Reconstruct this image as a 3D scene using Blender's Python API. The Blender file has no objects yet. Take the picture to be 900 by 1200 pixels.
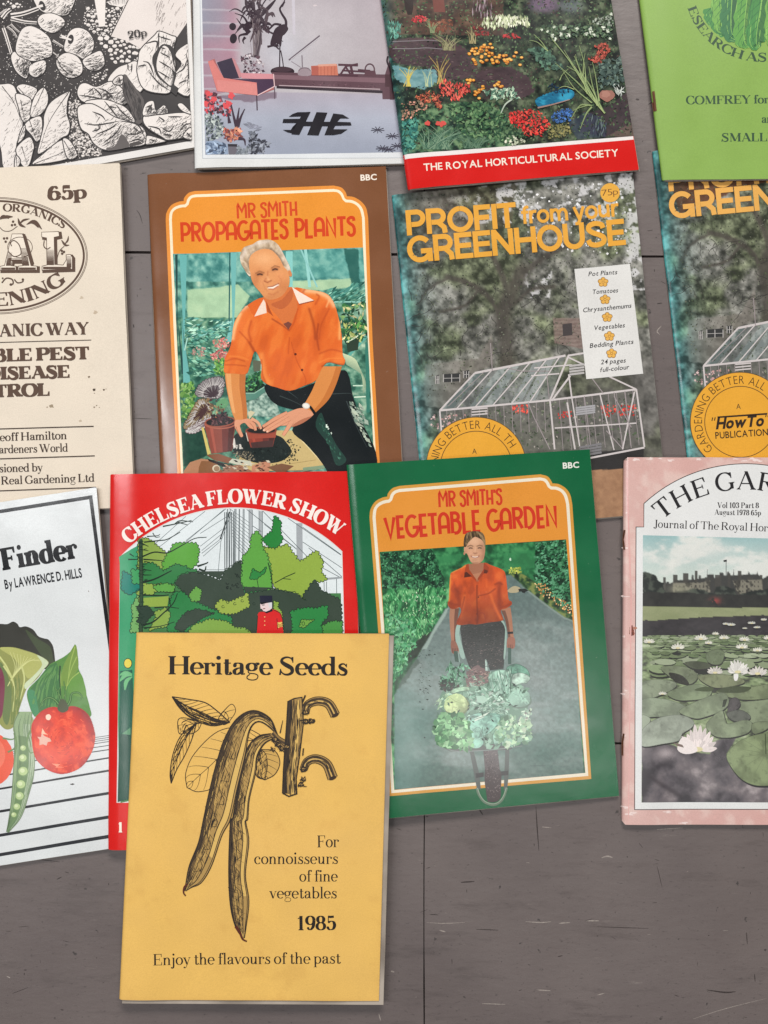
import bpy, math, random
import numpy as np
from mathutils import Vector
from mathutils.geometry import tessellate_polygon

# ------------------------------------------------------------------ scene, camera, light
scn = bpy.context.scene
COL = scn.collection
PX = 0.525e-3            # metres of floor per photograph pixel (300 mm floor tiles)
CAM_H = 0.62             # camera height above the floor

cam_d = bpy.data.cameras.new("camera")
cam = bpy.data.objects.new("camera", cam_d)
COL.objects.link(cam)
cam.location = (0, 0, CAM_H)
cam.rotation_euler = (0, 0, 0)
cam_d.sensor_fit = 'VERTICAL'
cam_d.sensor_height = 36.0
cam_d.lens = 36.0 * CAM_H / (1200 * PX)
cam_d.clip_start = 0.02
cam_d.clip_end = 50
scn.camera = cam

world = bpy.data.worlds.new("World")
scn.world = world
world.use_nodes = True
wb = world.node_tree.nodes["Background"]
wb.inputs[0].default_value = (0.93, 0.96, 1.0, 1)
wb.inputs[1].default_value = 0.2

def area(name, loc, target, sx, sy, power, col):
    d = bpy.data.lights.new(name, 'AREA')
    d.shape = 'RECTANGLE'
    d.size, d.size_y = sx, sy
    d.energy = power
    d.color = col
    o = bpy.data.objects.new(name, d)
    COL.objects.link(o)
    o.location = loc
    o.rotation_euler = (Vector(target) - Vector(loc)).to_track_quat('-Z', 'Y').to_euler()
    return o

area("ceiling_lamp", (0.3, 2.6, 2.3), (0, 0.0, 0), 1.5, 0.8, 110, (1.0, 0.965, 0.92))
area("ceiling_tube", (0.5, -0.7, 2.3), (0.5, -0.7, 0), 0.7, 0.16, 5, (1.0, 0.98, 0.95))
area("ceiling_tube", (-1.5, 0.2, 2.3), (-0.6, 0.1, 0), 0.2, 1.6, 30, (0.97, 0.98, 1.0))
area("ceiling_spot", (-0.86, -0.74, 2.3), (-0.86, -0.74, 0), 0.22, 0.3, 2.4, (1.0, 0.98, 0.95))

scn.view_settings.view_transform = 'Standard'
scn.view_settings.look = 'None'
scn.view_settings.gamma = 1
scn.view_settings.use_curve_mapping = False
scn.view_settings.exposure = 0.0
scn.cycles.use_denoising = True

# ------------------------------------------------------------------ small maths
def lin(c):
    c = np.clip(np.asarray(c, float) / 255.0, 0, 1)
    return np.where(c <= 0.04045, c / 12.92, ((c + 0.055) / 1.055) ** 2.4)

def lerp(a, b, t):
    return a + (b - a) * t

def V(*p):
    return [tuple(q) for q in p]

def spl(pts, closed=True, n=6):
    """Catmull-Rom through the points."""
    P = [np.array(p, float) for p in pts]
    m = len(P)
    out = []
    segs = m if closed else m - 1
    for i in range(segs):
        p1, p2 = P[i % m], P[(i + 1) % m]
        p0 = P[(i - 1) % m] if closed or i > 0 else p1 * 2 - p2
        p3 = P[(i + 2) % m] if closed or i + 2 < m else p2 * 2 - p1
        for k in range(n):
            t = k / n
            out.append(0.5 * (2 * p1 + (p2 - p0) * t + (2 * p0 - 5 * p1 + 4 * p2 - p3) * t * t
                              + (3 * p1 - p0 - 3 * p2 + p3) * t ** 3))
    if not closed:
        out.append(P[-1])
    return [tuple(q) for q in out]

def arc(cx, cy, rx, ry, a0, a1, n=16):
    return [(cx + rx * math.cos(math.radians(lerp(a0, a1, i / n))),
             cy + ry * math.sin(math.radians(lerp(a0, a1, i / n)))) for i in range(n + 1)]

def vnoise(x, y, seed=0):
    xi, yi = np.floor(x).astype(np.int64), np.floor(y).astype(np.int64)
    fx, fy = x - xi, y - yi
    fx, fy = fx * fx * (3 - 2 * fx), fy * fy * (3 - 2 * fy)
    def h(a, b):
        n = (a * 374761393 + b * 668265263 + seed * 974634777) & 0x7fffffff
        n = ((n ^ (n >> 13)) * 1274126177) & 0x7fffffff
        return ((n ^ (n >> 16)) & 0xffff) / 65535.0
    return lerp(lerp(h(xi, yi), h(xi + 1, yi), fx), lerp(h(xi, yi + 1), h(xi + 1, yi + 1), fx), fy)

def fbm(x, y, sc, oct=4, seed=0):
    v, a, t = 0, 1.0, 0
    x, y = np.asarray(x, float), np.asarray(y, float)
    for o in range(oct):
        v = v + a * vnoise(x / sc + 17.3 * o + 500, y / sc + 9.1 * o + 500, seed + o)
        t += a
        a *= 0.55
        sc *= 0.5
    return v / t

def sstep(a, b, x):
    t = np.clip((x - a) / (b - a), 0, 1)
    return t * t * (3 - 2 * t)

def ramp(t, *stops):
    """stops: (pos, (r,g,b) in 0..255) -> array (...,3) still 0..255"""
    t = np.asarray(t, float)
    xs = [s[0] for s in stops]
    return np.stack([np.interp(t, xs, [s[1][k] for s in stops]) for k in range(3)], -1)

def mixc(a, b, f):
    f = np.asarray(f, float)[..., None]
    return np.asarray(a, float) * (1 - f) + np.asarray(b, float) * f

# ------------------------------------------------------------------ materials
MATS = {}
def print_mat(name, rough=0.36, spec=0.5, bump=0.25, grain=0.06, wear=0.25, coat=0.0):
    """Printed paper: ink colour comes from the printed mesh, sheet gets grain, scuffs, waviness."""
    if name in MATS:
        return MATS[name]
    m = bpy.data.materials.new(name)
    m.use_nodes = True
    nt = m.node_tree
    N, L = nt.nodes, nt.links
    bs = N["Principled BSDF"]
    at = N.new("ShaderNodeAttribute"); at.attribute_name = "ink"
    tc = N.new("ShaderNodeTexCoord")
    n1 = N.new("ShaderNodeTexNoise"); n1.inputs["Scale"].default_value = 1500; n1.inputs["Detail"].default_value = 2
    n2 = N.new("ShaderNodeTexNoise"); n2.inputs["Scale"].default_value = 34; n2.inputs["Detail"].default_value = 6
    n3 = N.new("ShaderNodeTexNoise"); n3.inputs["Scale"].default_value = 420; n3.inputs["Detail"].default_value = 5
    n3.inputs["Roughness"].default_value = 0.7
    for n in (n1, n2, n3):
        L.new(tc.outputs["Object"], n.inputs["Vector"])
    # grain + blotches -> value factor
    a1 = N.new("ShaderNodeMapRange"); a1.inputs[1].default_value = 0.3; a1.inputs[2].default_value = 0.7
    a1.inputs[3].default_value = 1 - grain; a1.inputs[4].default_value = 1 + grain
    L.new(n1.outputs["Fac"], a1.inputs[0])
    a2 = N.new("ShaderNodeMapRange"); a2.inputs[1].default_value = 0.3; a2.inputs[2].default_value = 0.7
    a2.inputs[3].default_value = 1 - grain * 0.7; a2.inputs[4].default_value = 1 + grain * 0.6
    L.new(n2.outputs["Fac"], a2.inputs[0])
    mu = N.new("ShaderNodeMath"); mu.operation = 'MULTIPLY'
    L.new(a1.outputs[0], mu.inputs[0]); L.new(a2.outputs[0], mu.inputs[1])
    sc = N.new("ShaderNodeVectorMath"); sc.operation = 'SCALE'
    L.new(at.outputs["Color"], sc.inputs[0]); L.new(mu.outputs[0], sc.inputs["Scale"])
    # scuffs: tiny specks where the ink has rubbed away
    w = N.new("ShaderNodeMapRange"); w.inputs[1].default_value = 0.68; w.inputs[2].default_value = 0.76
    w.inputs[3].default_value = 0; w.inputs[4].default_value = wear
    L.new(n3.outputs["Fac"], w.inputs[0])
    mx = N.new("ShaderNodeMix"); mx.data_type = 'RGBA'
    L.new(w.outputs[0], mx.inputs["Factor"]); L.new(sc.outputs[0], mx.inputs["A"])
    mx.inputs["B"].default_value = (0.62, 0.59, 0.54, 1)
    L.new(mx.outputs["Result"], bs.inputs["Base Color"])
    r = N.new("ShaderNodeMapRange"); r.inputs[1].default_value = 0.3; r.inputs[2].default_value = 0.7
    r.inputs[3].default_value = rough - 0.05; r.inputs[4].default_value = rough + 0.07
    L.new(n2.outputs["Fac"], r.inputs[0]); L.new(r.outputs[0], bs.inputs["Roughness"])
    bs.inputs["Specular IOR Level"].default_value = spec
    bs.inputs["Coat Weight"].default_value = coat
    bs.inputs["Coat Roughness"].default_value = 0.22
    b1 = N.new("ShaderNodeBump"); b1.inputs["Strength"].default_value = bump; b1.inputs["Distance"].default_value = 0.0004
    n4 = N.new("ShaderNodeTexNoise"); n4.inputs["Scale"].default_value = 60; n4.inputs["Detail"].default_value = 5
    L.new(tc.outputs["Object"], n4.inputs["Vector"])
    L.new(n4.outputs["Fac"], b1.inputs["Height"])
    L.new(b1.outputs["Normal"], bs.inputs["Normal"])
    MATS[name] = m
    return m

def paper_mat():
    if "page_paper" in MATS:
        return MATS["page_paper"]
    m = bpy.data.materials.new("page_paper")
    m.use_nodes = True
    N, L = m.node_tree.nodes, m.node_tree.links
    bs = N["Principled BSDF"]
    tc = N.new("ShaderNodeTexCoord")
    mp = N.new("ShaderNodeMapping"); mp.inputs["Scale"].default_value = (30, 30, 4000)
    nz = N.new("ShaderNodeTexNoise"); nz.inputs["Scale"].default_value = 1.0; nz.inputs["Detail"].default_value = 3
    L.new(tc.outputs["Object"], mp.inputs[0]); L.new(mp.outputs[0], nz.inputs["Vector"])
    cr = N.new("ShaderNodeValToRGB")
    cr.color_ramp.elements[0].position = 0.3; cr.color_ramp.elements[0].color = (0.2, 0.165, 0.135, 1)
    cr.color_ramp.elements[1].position = 0.65; cr.color_ramp.elements[1].color = (0.42, 0.36, 0.3, 1)
    L.new(nz.outputs["Fac"], cr.inputs[0]); L.new(cr.outputs[0], bs.inputs["Base Color"])
    bs.inputs["Roughness"].default_value = 0.8
    MATS["page_paper"] = m
    return m

def plain_mat(name, col, rough=0.5, metal=0.0, var=0.2, scale=200):
    if name in MATS:
        return MATS[name]
    m = bpy.data.materials.new(name)
    m.use_nodes = True
    N, L = m.node_tree.nodes, m.node_tree.links
    bs = N["Principled BSDF"]
    tc = N.new("ShaderNodeTexCoord")
    nz = N.new("ShaderNodeTexNoise"); nz.inputs["Scale"].default_value = scale; nz.inputs["Detail"].default_value = 5
    L.new(tc.outputs["Object"], nz.inputs["Vector"])
    cr = N.new("ShaderNodeValToRGB")
    c = lin(col)
    cr.color_ramp.elements[0].position = 0.3; cr.color_ramp.elements[0].color = (*(c * (1 - var)), 1)
    cr.color_ramp.elements[1].position = 0.7; cr.color_ramp.elements[1].color = (*(c * (1 + var)), 1)
    L.new(nz.outputs["Fac"], cr.inputs[0]); L.new(cr.outputs[0], bs.inputs["Base Color"])
    bs.inputs["Roughness"].default_value = rough
    bs.inputs["Metallic"].default_value = metal
    MATS[name] = m
    return m

# ------------------------------------------------------------------ mesh helpers
def link_mesh(name, me, mat, parent=None):
    o = bpy.data.objects.new(name, me)
    COL.objects.link(o)
    if mat:
        me.materials.append(mat)
    if parent:
        o.parent = parent
    return o

def px2w(x, y, z=0.0):
    """photograph pixel -> world point on the horizontal plane at height z (the floor plan of the layout)"""
    k = (CAM_H - z) / CAM_H * PX
    return np.stack([(np.asarray(x, float) - 450) * k, (600 - np.asarray(y, float)) * k], -1)

# ------------------------------------------------------------------ a booklet
STACK = []               # booklets laid so far, lowest first

DLINES = np.array([0, .12, .4, .8, 1.3, 2, 2.8, 3.7, 4.7, 5.6, 7, 9, 11.5, 14, 17, 20, 24, 29, 36, 44, 60, 500]) * 1e-3
class Booklet:
    def __init__(self, name, label, quad, t, rough=0.36, spec=0.5, coat=0.0, corner=3.0, bulge=0.0006,
                 seed=1, pages_out=(0.4, 0.5), cat="booklet", group=None, wear=0.25, wave=0.0001, bump=0.25,
                 roll=5.0):
        self.t, self.seed = t, seed
        self.quad_px = [np.array(q, float) for q in quad]          # TL TR BR BL in floor-plan pixels
        # ---- rest the booklet on the floor and on what already lies there
        zt = t
        for it in range(2):
            W = [px2w(q[0], q[1], zt) for q in self.quad_px]
            a, b, c = self.rest(W)
            cen = sum(W) / 4
            zt = a + b * cen[0] + c * cen[1] + t
        self.ztop = zt
        TL, TR, BR, BL = W
        self.cen = cen
        d = (TR - TL) + (BR - BL)
        self.ang = math.atan2(d[1], d[0])
        self.plane = (a, b, c)
        self.W = W
        e = bpy.data.objects.new(name, None)
        COL.objects.link(e)
        e.empty_display_size = 0.05
        e.location = (cen[0], cen[1], a + b * cen[0] + c * cen[1] + 0.0001)
        n = Vector((-b, -c, 1)).normalized()
        q = Vector((0, 0, 1)).rotation_difference(n)
        from mathutils import Quaternion
        e.rotation_mode = 'QUATERNION'
        e.rotation_quaternion = q @ Quaternion((0, 0, 1), self.ang)
        e["label"] = label
        e["category"] = cat
        if group:
            e["group"] = group
        self.e = e
        L = [self.to_local_w(p) for p in W]
        self.L = L
        self.width = np.linalg.norm(L[1] - L[0])
        self.height = np.linalg.norm(L[0] - L[3])
        self.bulge, self.wave, self.roll = bulge, wave, roll * 1e-3
        self.mat = print_mat("printed_cover_" + name + str(seed), rough, spec, bump, coat=coat, wear=wear)
        # ---- outline with rounded corners
        self.outline = self.round_quad(self.quad_px, corner)
        STACK.append(self)
        self.build_pages(pages_out)
        self.zacc = 0.0

    # --- geometry of the layout
    def to_local_w(self, p):
        d = np.asarray(p) - self.cen
        c, s = math.cos(-self.ang), math.sin(-self.ang)
        return np.stack([d[..., 0] * c - d[..., 1] * s, d[..., 0] * s + d[..., 1] * c], -1)

    def loc(self, P):
        P = np.asarray(P, float)
        return self.to_local_w(px2w(P[..., 0], P[..., 1], self.ztop))

    def top_at(self, p):
        a, b, c = self.plane
        return a + b * p[0] + c * p[1] + self.t

    def inside(self, p):
        W = self.W
        sgn = []
        for i in range(4):
            e, f = W[(i + 1) % 4] - W[i], p - W[i]
            sgn.append(e[0] * f[1] - e[1] * f[0])
        return all(s <= 1e-9 for s in sgn) or all(s >= -1e-9 for s in sgn)

    def rest(self, W):
        pts = [(p[0], p[1], 0.0) for p in W]
        tmp = Booklet.__new__(Booklet); tmp.W = W
        for b in STACK:
            cand = [q for q in b.W if tmp.inside(q)]
            cand += [q for q in W if b.inside(q)]
            for i in range(4):
                for j in range(4):
                    p, r = W[i], W[(i + 1) % 4] - W[i]
                    q, s = b.W[j], b.W[(j + 1) % 4] - b.W[j]
                    den = r[0] * s[1] - r[1] * s[0]
                    if abs(den) < 1e-12:
                        continue
                    u = ((q - p)[0] * s[1] - (q - p)[1] * s[0]) / den
                    v = ((q - p)[0] * r[1] - (q - p)[1] * r[0]) / den
                    if 0 <= u <= 1 and 0 <= v <= 1:
                        cand.append(p + u * r)
            pts += [(c[0], c[1], b.top_at(c) + 0.0005) for c in cand]
        P = np.array(pts)
        cen = sum(W) / 4
        best = None
        n = len(P)
        for i in range(n):
            for j in range(i + 1, n):
                for k in range(j + 1, n):
                    M = np.array([[1, *P[q][:2]] for q in (i, j, k)])
                    if abs(np.linalg.det(M)) < 1e-6:
                        continue
                    s = np.linalg.solve(M, P[[i, j, k], 2])
                    if np.all(s[0] + P[:, :2] @ s[1:] >= P[:, 2] - 1e-7):
                        zc = s[0] + s[1:] @ cen
                        if best is None or zc < best[0] - 1e-9:
                            best = (zc, s)
        return tuple(best[1]) if best else (0, 0, 0)

    def round_quad(self, Q, r, n=4):
        out, rg = [], random.Random(self.seed * 31)
        for i in range(4):
            p, a, b = Q[i], Q[i - 1], Q[(i + 1) % 4]
            da, db = (a - p) / np.linalg.norm(a - p), (b - p) / np.linalg.norm(b - p)
            s, e = p + da * r, p + db * r
            for k in range(n + 1):
                t = k / n
                out.append((1 - t) ** 2 * s + 2 * t * (1 - t) * p + t * t * e)
            f = b - db * r                      # edges are a little bowed and uneven
            nn, bow = np.array([-db[1], db[0]]), rg.uniform(-.7, .7)
            for k in range(1, 14):
                out.append(e + (f - e) * k / 14 + nn * (bow * math.sin(math.pi * k / 14) + rg.uniform(-.16, .16)))
        return out

    def prof(self, d):
        k = np.clip(1 - d / self.roll, 0, 1)
        return self.t - 0.75 * self.t * (1 - np.sqrt(np.clip(1 - k * k, 0, 1))) + self.bulge * np.exp(-((d - 0.014) / 0.012) ** 2)

    def ztop_local(self, p, smooth=False):
        """height of the front cover in local space: spine roll-off, fold swell, slight waves; facets end on the slicing lines"""
        L0, L3 = self.L[0], self.L[3]
        ax = (L3 - L0) / np.linalg.norm(L3 - L0)
        nrm = np.array([-ax[1], ax[0]])
        d = (p - L0) @ nrm
        if (self.L[1] - L0) @ nrm < 0:
            d = -d
        d = np.clip(d, 0, None)
        s = self.seed * 1.7
        fx = lambda x: self.wave * 1.2 * (np.sin(x * 61 + s) + .6 * np.sin(x * 103 + 3 * s))
        fy = lambda y: self.wave * 1.2 * np.sin(y * 53 + 2 * s)
        if smooth:
            return self.prof(d) + fx(p[..., 0]) + fy(p[..., 1])
        kd, kx, ky = DLINES, self.width / 2 + 0.03, self.height / 2 + 0.03
        kx, ky = np.arange(-kx, kx, 0.008), np.arange(-ky, ky, 0.009)
        return np.interp(d, kd, self.prof(kd)) + np.interp(p[..., 0], kx, fx(kx)) + np.interp(p[..., 1], ky, fy(ky))

    def normals(self, p):
        h = 1e-4
        f = lambda q: self.ztop_local(q, True)
        dx = (f(p + [h, 0]) - f(p - [h, 0])) / (2 * h)
        dy = (f(p + [0, h]) - f(p - [0, h])) / (2 * h)
        n = np.stack([-dx, -dy, np.ones_like(dx)], -1)
        return n / np.linalg.norm(n, axis=-1, keepdims=True)

    def build_pages(self, out):
        """the block of folded sheets between the covers, in a few slightly shifted bundles"""
        V_, F_ = [], []
        rng = random.Random(self.seed)
        TL, TR, BR, BL = self.L
        nb = 7
        z0, z1 = 0.00025, self.t - 0.00075
        for k in range(nb):
            ox = (out[0] - 0.9 * abs(k - (nb - 1) / 2) / nb + rng.uniform(-0.25, 0.25)) * 1e-3
            oy = (out[1] + rng.uniform(-0.25, 0.3)) * 1e-3
            q = [TL + [0.002, -0.0012], TR + [ox, -0.0012], BR + [ox, -oy], BL + [0.002, -oy]]
            za, zb = lerp(z0, z1, k / nb), lerp(z0, z1, (k + 1) / nb) - 0.00001
            i = len(V_)
            V_ += [(p[0], p[1], za) for p in q] + [(p[0], p[1], zb) for p in q]
            F_ += [(i + 4, i + 7, i + 6, i + 5), (i, i + 1, i + 2, i + 3)]
            F_ += [(i + a, i + 4 + a, i + 4 + (a + 1) % 4, i + (a + 1) % 4) for a in range(4)]
        me = bpy.data.meshes.new("pages")
        me.from_pydata(V_, [], F_)
        link_mesh("pages", me, paper_mat(), self.e)

    def cover(self, col, back=None, draw=None):
        """front and back sheets with the rounded spine; draw(P) may add colour areas to the sheet itself"""
        P = Print(self, "cover", 0.0)
        if callable(col):
            q = self.quad_px
            P.grid(q, 90, 120, col, mask=self.outline)
        else:
            P.poly(self.outline, col)
        if draw:
            draw(P)
        o = P.build(self.e, rim=lin(back if back is not None else (215, 208, 196)))
        self.cov = o
        return o

    def part(self, name, base=0):
        return Print(self, name, base)

# ------------------------------------------------------------------ printing: flat inked shapes laid on a cover
EPS = 1.3e-6
class Print:
    def __init__(self, book, name, layer):
        self.b, self.name = book, name
        self.base = 0.0 if name == "cover" else book.zacc + 8e-6     # each print lies just above the last one
        self.z = 0.0
        self.zmax = 0.0
        self.cyc = 0
        self.remap = None
        self.clip = None
        self.T, self.C, self.Z = [], [], []  # triangles in pixels, colours (linear), height

    def add(self, tri, col, z=None):
        tri = np.asarray(tri, float)
        col = np.asarray(col, float)
        if col.ndim == 1:
            col = np.broadcast_to(col, tri.shape[:2] + (3,))
        self.T.append(tri); self.C.append(col)
        if self.remap is not None:
            tri = self.remap(tri)
            self.T[-1] = tri
        zz = self.z if z is None else z
        self.zmax = max(self.zmax, float(np.max(zz)))
        self.Z.append(np.broadcast_to(np.asarray(zz, float), (len(tri),)))

    def up(self, n=1):
        if self.cyc:
            self.cnt += n
            self.z = self.z0 + (self.cnt % self.cyc) * EPS
        else:
            self.z += EPS * n

    def begin(self, k):
        """until end(), the strokes share k thin levels instead of piling up"""
        if not self.cyc:
            self.z0, self.cnt, self.cyc = self.z + EPS, 0, k
            return True
        return False

    def end(self):
        self.cyc = 0
        self.z = self.z0 + EPS * 40 if False else max(self.z0, self.zmax)

    def strip(self, left, right, col, n=60):
        """fill between two edges"""
        A, B = resample(left, n), resample(right, n)
        self.up()
        self.add(np.concatenate([np.stack([A[:-1], B[:-1], B[1:]], 1), np.stack([A[:-1], B[1:], A[1:]], 1)]), lin(col))

    def poly(self, pts, col, col2=None, ax=None, hold=False):
        """filled polygon; col2 with ax=((x0,y0),(x1,y1)) grades the ink"""
        pts = [np.asarray(p, float)[:2] for p in pts]
        tris = tessellate_polygon([[Vector((p[0], p[1], 0)) for p in pts]])
        if not tris:
            return
        A = np.array(pts)[np.array(tris)]
        if not hold:
            self.up()
        if col2 is None:
            self.add(A, lin(col))
        else:
            a, b = np.array(ax[0], float), np.array(ax[1], float)
            t = np.clip(((A - a) @ (b - a)) / ((b - a) @ (b - a)), 0, 1)
            self.add(A, lin(mixc(col, col2, t)))

    def ell(self, cx, cy, rx, ry, col, rot=0, n=24, **k):
        c, s = math.cos(math.radians(rot)), math.sin(math.radians(rot))
        self.poly([(cx + rx * math.cos(t) * c - ry * math.sin(t) * s, cy + rx * math.cos(t) * s + ry * math.sin(t) * c)
                   for t in [2 * math.pi * i / n for i in range(n)]], col, **k)

    def blob(self, cx, cy, rx, ry, col, amp=0.25, n=22, seed=0, **k):
        r = random.Random(seed * 7919 + int(cx * 13 + cy * 7))
        ph = [r.uniform(0, 6.3) for _ in range(4)]
        pts = []
        for i in range(n):
            t = 2 * math.pi * i / n
            f = 1 + amp * (0.5 * math.sin(3 * t + ph[0]) + 0.35 * math.sin(5 * t + ph[1]) + 0.5 * r.uniform(-1, 1))
            pts.append((cx + rx * f * math.cos(t), cy + ry * f * math.sin(t)))
        self.poly(pts, col, **k)

    def stroke(self, pts, w, col, w2=None, prof=None, hold=False, close=False):
        """line of width w (to w2, or a profile function of 0..1)"""
        P = np.array(pts, float)
        if len(P) > 1:
            keep = [0] + [i for i in range(1, len(P)) if np.linalg.norm(P[i] - P[i - 1]) > 1e-6]
            P = P[keep]
            if np.ndim(w) == 1: w = np.asarray(w)[keep]
        if len(P) < 2:
            return
        if close:
            P = np.vstack([P, P[:1]])
        d = np.diff(P, axis=0)
        ln = np.linalg.norm(d, axis=1)
        d = d / ln[:, None]
        t = np.vstack([d[:1], d[:-1] + d[1:], d[-1:]])
        if close:
            t[0] = t[-1] = d[0] + d[-1]
        t = t / np.maximum(np.linalg.norm(t, axis=1), 1e-6)[:, None]
        n = np.stack([-t[:, 1], t[:, 0]], 1)
        s = np.concatenate([[0], np.cumsum(ln)]) / ln.sum()
        if np.ndim(w) == 1:
            ww = np.asarray(w, float)
        elif prof is not None:
            ww = np.array([prof(x) for x in s]) * w
        else:
            ww = lerp(w, w if w2 is None else w2, s)
        cosm = np.ones(len(P))
        cosm[1:-1] = np.clip((n[1:-1] * np.stack([-d[1:, 1], d[1:, 0]], 1)).sum(1), 0.5, 1)
        h = (ww / 2 / cosm)[:, None]
        A, B = P + n * h, P - n * h
        T = np.concatenate([np.stack([A[:-1], B[:-1], B[1:]], 1), np.stack([A[:-1], B[1:], A[1:]], 1)])
        if not hold:
            self.up()
        c = np.asarray(col, float)
        if c.ndim == 2:
            cc = lin(c)
            cols = np.concatenate([np.stack([cc[:-1], cc[:-1], cc[1:]], 1), np.stack([cc[:-1], cc[1:], cc[1:]], 1)])
            self.add(T, cols)
        else:
            self.add(T, lin(col))

    def leaves(self, n, area, size, cols, ang=(0, 360), aspect=0.4, seed=0, band=4, pts=None, bend=0.0):
        """n small pointed leaves scattered in a polygon (or at given pts); heights spread over a thin band"""
        r = np.random.RandomState(seed + 11)
        if pts is None:
            A = np.array(area, float)
            lo, hi = A.min(0), A.max(0)
            got = []
            while sum(len(g) for g in got) < n:
                q = lo + r.rand(n * 2, 2) * (hi - lo)
                ins = np.zeros(len(q), bool)
                for i in range(len(A)):
                    p1, p2 = A[i], A[(i + 1) % len(A)]
                    c = (p1[1] > q[:, 1]) != (p2[1] > q[:, 1])
                    xi = (p2[0] - p1[0]) * (q[:, 1] - p1[1]) / (p2[1] - p1[1] + 1e-12) + p1[0]
                    ins ^= c & (q[:, 0] < xi)
                got.append(q[ins])
            pts = np.concatenate(got)[:n]
        pts = np.asarray(pts, float)
        n = len(pts)
        s = r.uniform(size[0], size[1], n)
        a = np.radians(r.uniform(ang[0], ang[1], n))
        u = np.stack([np.cos(a), np.sin(a)], 1) * s[:, None]
        v = np.stack([-np.sin(a), np.cos(a)], 1) * (s * aspect * r.uniform(0.7, 1.3, n))[:, None]
        bb = v * bend
        p0, p1, p2, p3 = pts - u, pts + v + bb, pts + u, pts - v + bb
        T = np.concatenate([np.stack([p0, p1, p2], 1), np.stack([p0, p2, p3], 1)])
        cols = np.asarray(cols, float)
        k = r.randint(0, len(cols), n)
        c = lin(np.clip(cols[k] * r.uniform(0.85, 1.15, (n, 1)), 0, 255))
        z = r.rand(n) * band * EPS
        self.up()
        self.add(T, np.repeat(np.concatenate([c, c])[:, None], 3, 1), self.z + np.concatenate([z, z]))
        self.up(1)

    def grid(self, quad, nx, ny, fn, mask=None, hold=False):
        """a printed halftone picture: fn(u, v, x, y) -> rgb 0..255 on a fine grid over the quad"""
        q = [np.array(p, float) for p in quad]
        u, v = np.meshgrid(np.linspace(0, 1, nx + 1), np.linspace(0, 1, ny + 1))
        U, W = u[..., None], v[..., None]
        P = (q[0] * (1 - U) + q[1] * U) * (1 - W) + (q[3] * (1 - U) + q[2] * U) * W
        c = lin(np.clip(fn(u, v, P[..., 0], P[..., 1]), 0, 255))
        def tri(a):
            A, B, C, D = a[:-1, :-1], a[:-1, 1:], a[1:, 1:], a[1:, :-1]
            k = a.shape[-1]
            return np.concatenate([np.stack([A, B, C], 2).reshape(-1, 3, k), np.stack([A, C, D], 2).reshape(-1, 3, k)])
        T, CC = tri(P), tri(c)
        if mask is not None:
            cen = T.mean(1)
            k = inpoly(mask, cen[:, 0], cen[:, 1])
            T, CC = T[k], CC[k]
        if not hold:
            self.up()
        self.add(T, CC)

    # --- turn the collected shapes into one mesh that follows the cover's surface
    def build(self, parent, rim=None, label=None, mat=None):
        b = self.b
        T = np.concatenate(self.T); C = np.concatenate(self.C); Z = np.concatenate(self.Z)
        X = b.loc(T)
        w, h = b.width / 2 + 0.03, b.height / 2 + 0.03
        # local frame of the spine: slice along lines parallel to it
        L0, L3 = b.L[0], b.L[3]
        ax = (L3 - L0) / np.linalg.norm(L3 - L0)
        nr = np.array([-ax[1], ax[0]])
        if (b.L[1] - L0) @ nr < 0:
            nr = -nr
        lines = [(nr, L0 @ nr + d) for d in DLINES[1:-1]]
        lines += [(np.array([1.0, 0]), x) for x in np.arange(-w, w, 0.008)]
        lines += [(np.array([0, 1.0]), y) for y in np.arange(-h, h, 0.009)]
        cuts = []
        if self.clip is not None:
            K = b.loc(np.array(self.clip, float)); kc = K.mean(0)
            for i in range(len(K)):
                ed = K[(i + 1) % len(K)] - K[i]
                nn = np.array([-ed[1], ed[0]]) / np.linalg.norm(ed)
                if (kc - K[i]) @ nn < 0: nn = -nn
                cuts.append((nn, K[i] @ nn))
            lines = cuts + lines
        for nrm, c in lines:
            s = X @ nrm - c
            cr = (s.min(1) < -1e-8) & (s.max(1) > 1e-8)
            if not cr.any():
                continue
            Xc, Cc, Zc, sc = X[cr], C[cr], Z[cr], s[cr]
            pos = sc > 0
            lone_pos = pos.sum(1) == 1
            lone = np.where(lone_pos[:, None], pos, ~pos)
            i = lone.argmax(1)
            r_ = np.arange(len(i))
            j, k = (i + 1) % 3, (i + 2) % 3
            t1 = (sc[r_, i] / (sc[r_, i] - sc[r_, j]))[:, None]
            t2 = (sc[r_, i] / (sc[r_, i] - sc[r_, k]))[:, None]
            def sp(A):
                a, bb, cc = A[r_, i], A[r_, j], A[r_, k]
                m1, m2 = a + (bb - a) * t1, a + (cc - a) * t2
                return np.concatenate([np.stack([a, m1, m2], 1), np.stack([m1, bb, cc], 1), np.stack([m1, cc, m2], 1)])
            X = np.concatenate([X[~cr], sp(Xc)])
            C = np.concatenate([C[~cr], sp(Cc)])
            Z = np.concatenate([Z[~cr], Zc, Zc, Zc])
        if cuts:
            m = X.mean(1)
            ok = np.all([m @ nn >= c for nn, c in cuts], axis=0)
            X, C, Z = X[ok], C[ok], Z[ok]
        # orient upwards
        e1, e2 = X[:, 1] - X[:, 0], X[:, 2] - X[:, 0]
        ar = e1[:, 0] * e2[:, 1] - e1[:, 1] * e2[:, 0]
        good = np.abs(ar) > 1e-13
        X, C, Z, ar = X[good], C[good], Z[good], ar[good]
        fl = ar < 0
        X[fl] = X[fl][:, ::-1]; C[fl] = C[fl][:, ::-1]
        n = len(X)
        flat = X.reshape(-1, 2)
        z = b.ztop_local(flat) + self.base + np.repeat(Z, 3)
        co = np.concatenate([flat, z[:, None]], 1)
        nor = b.normals(flat)
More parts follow.
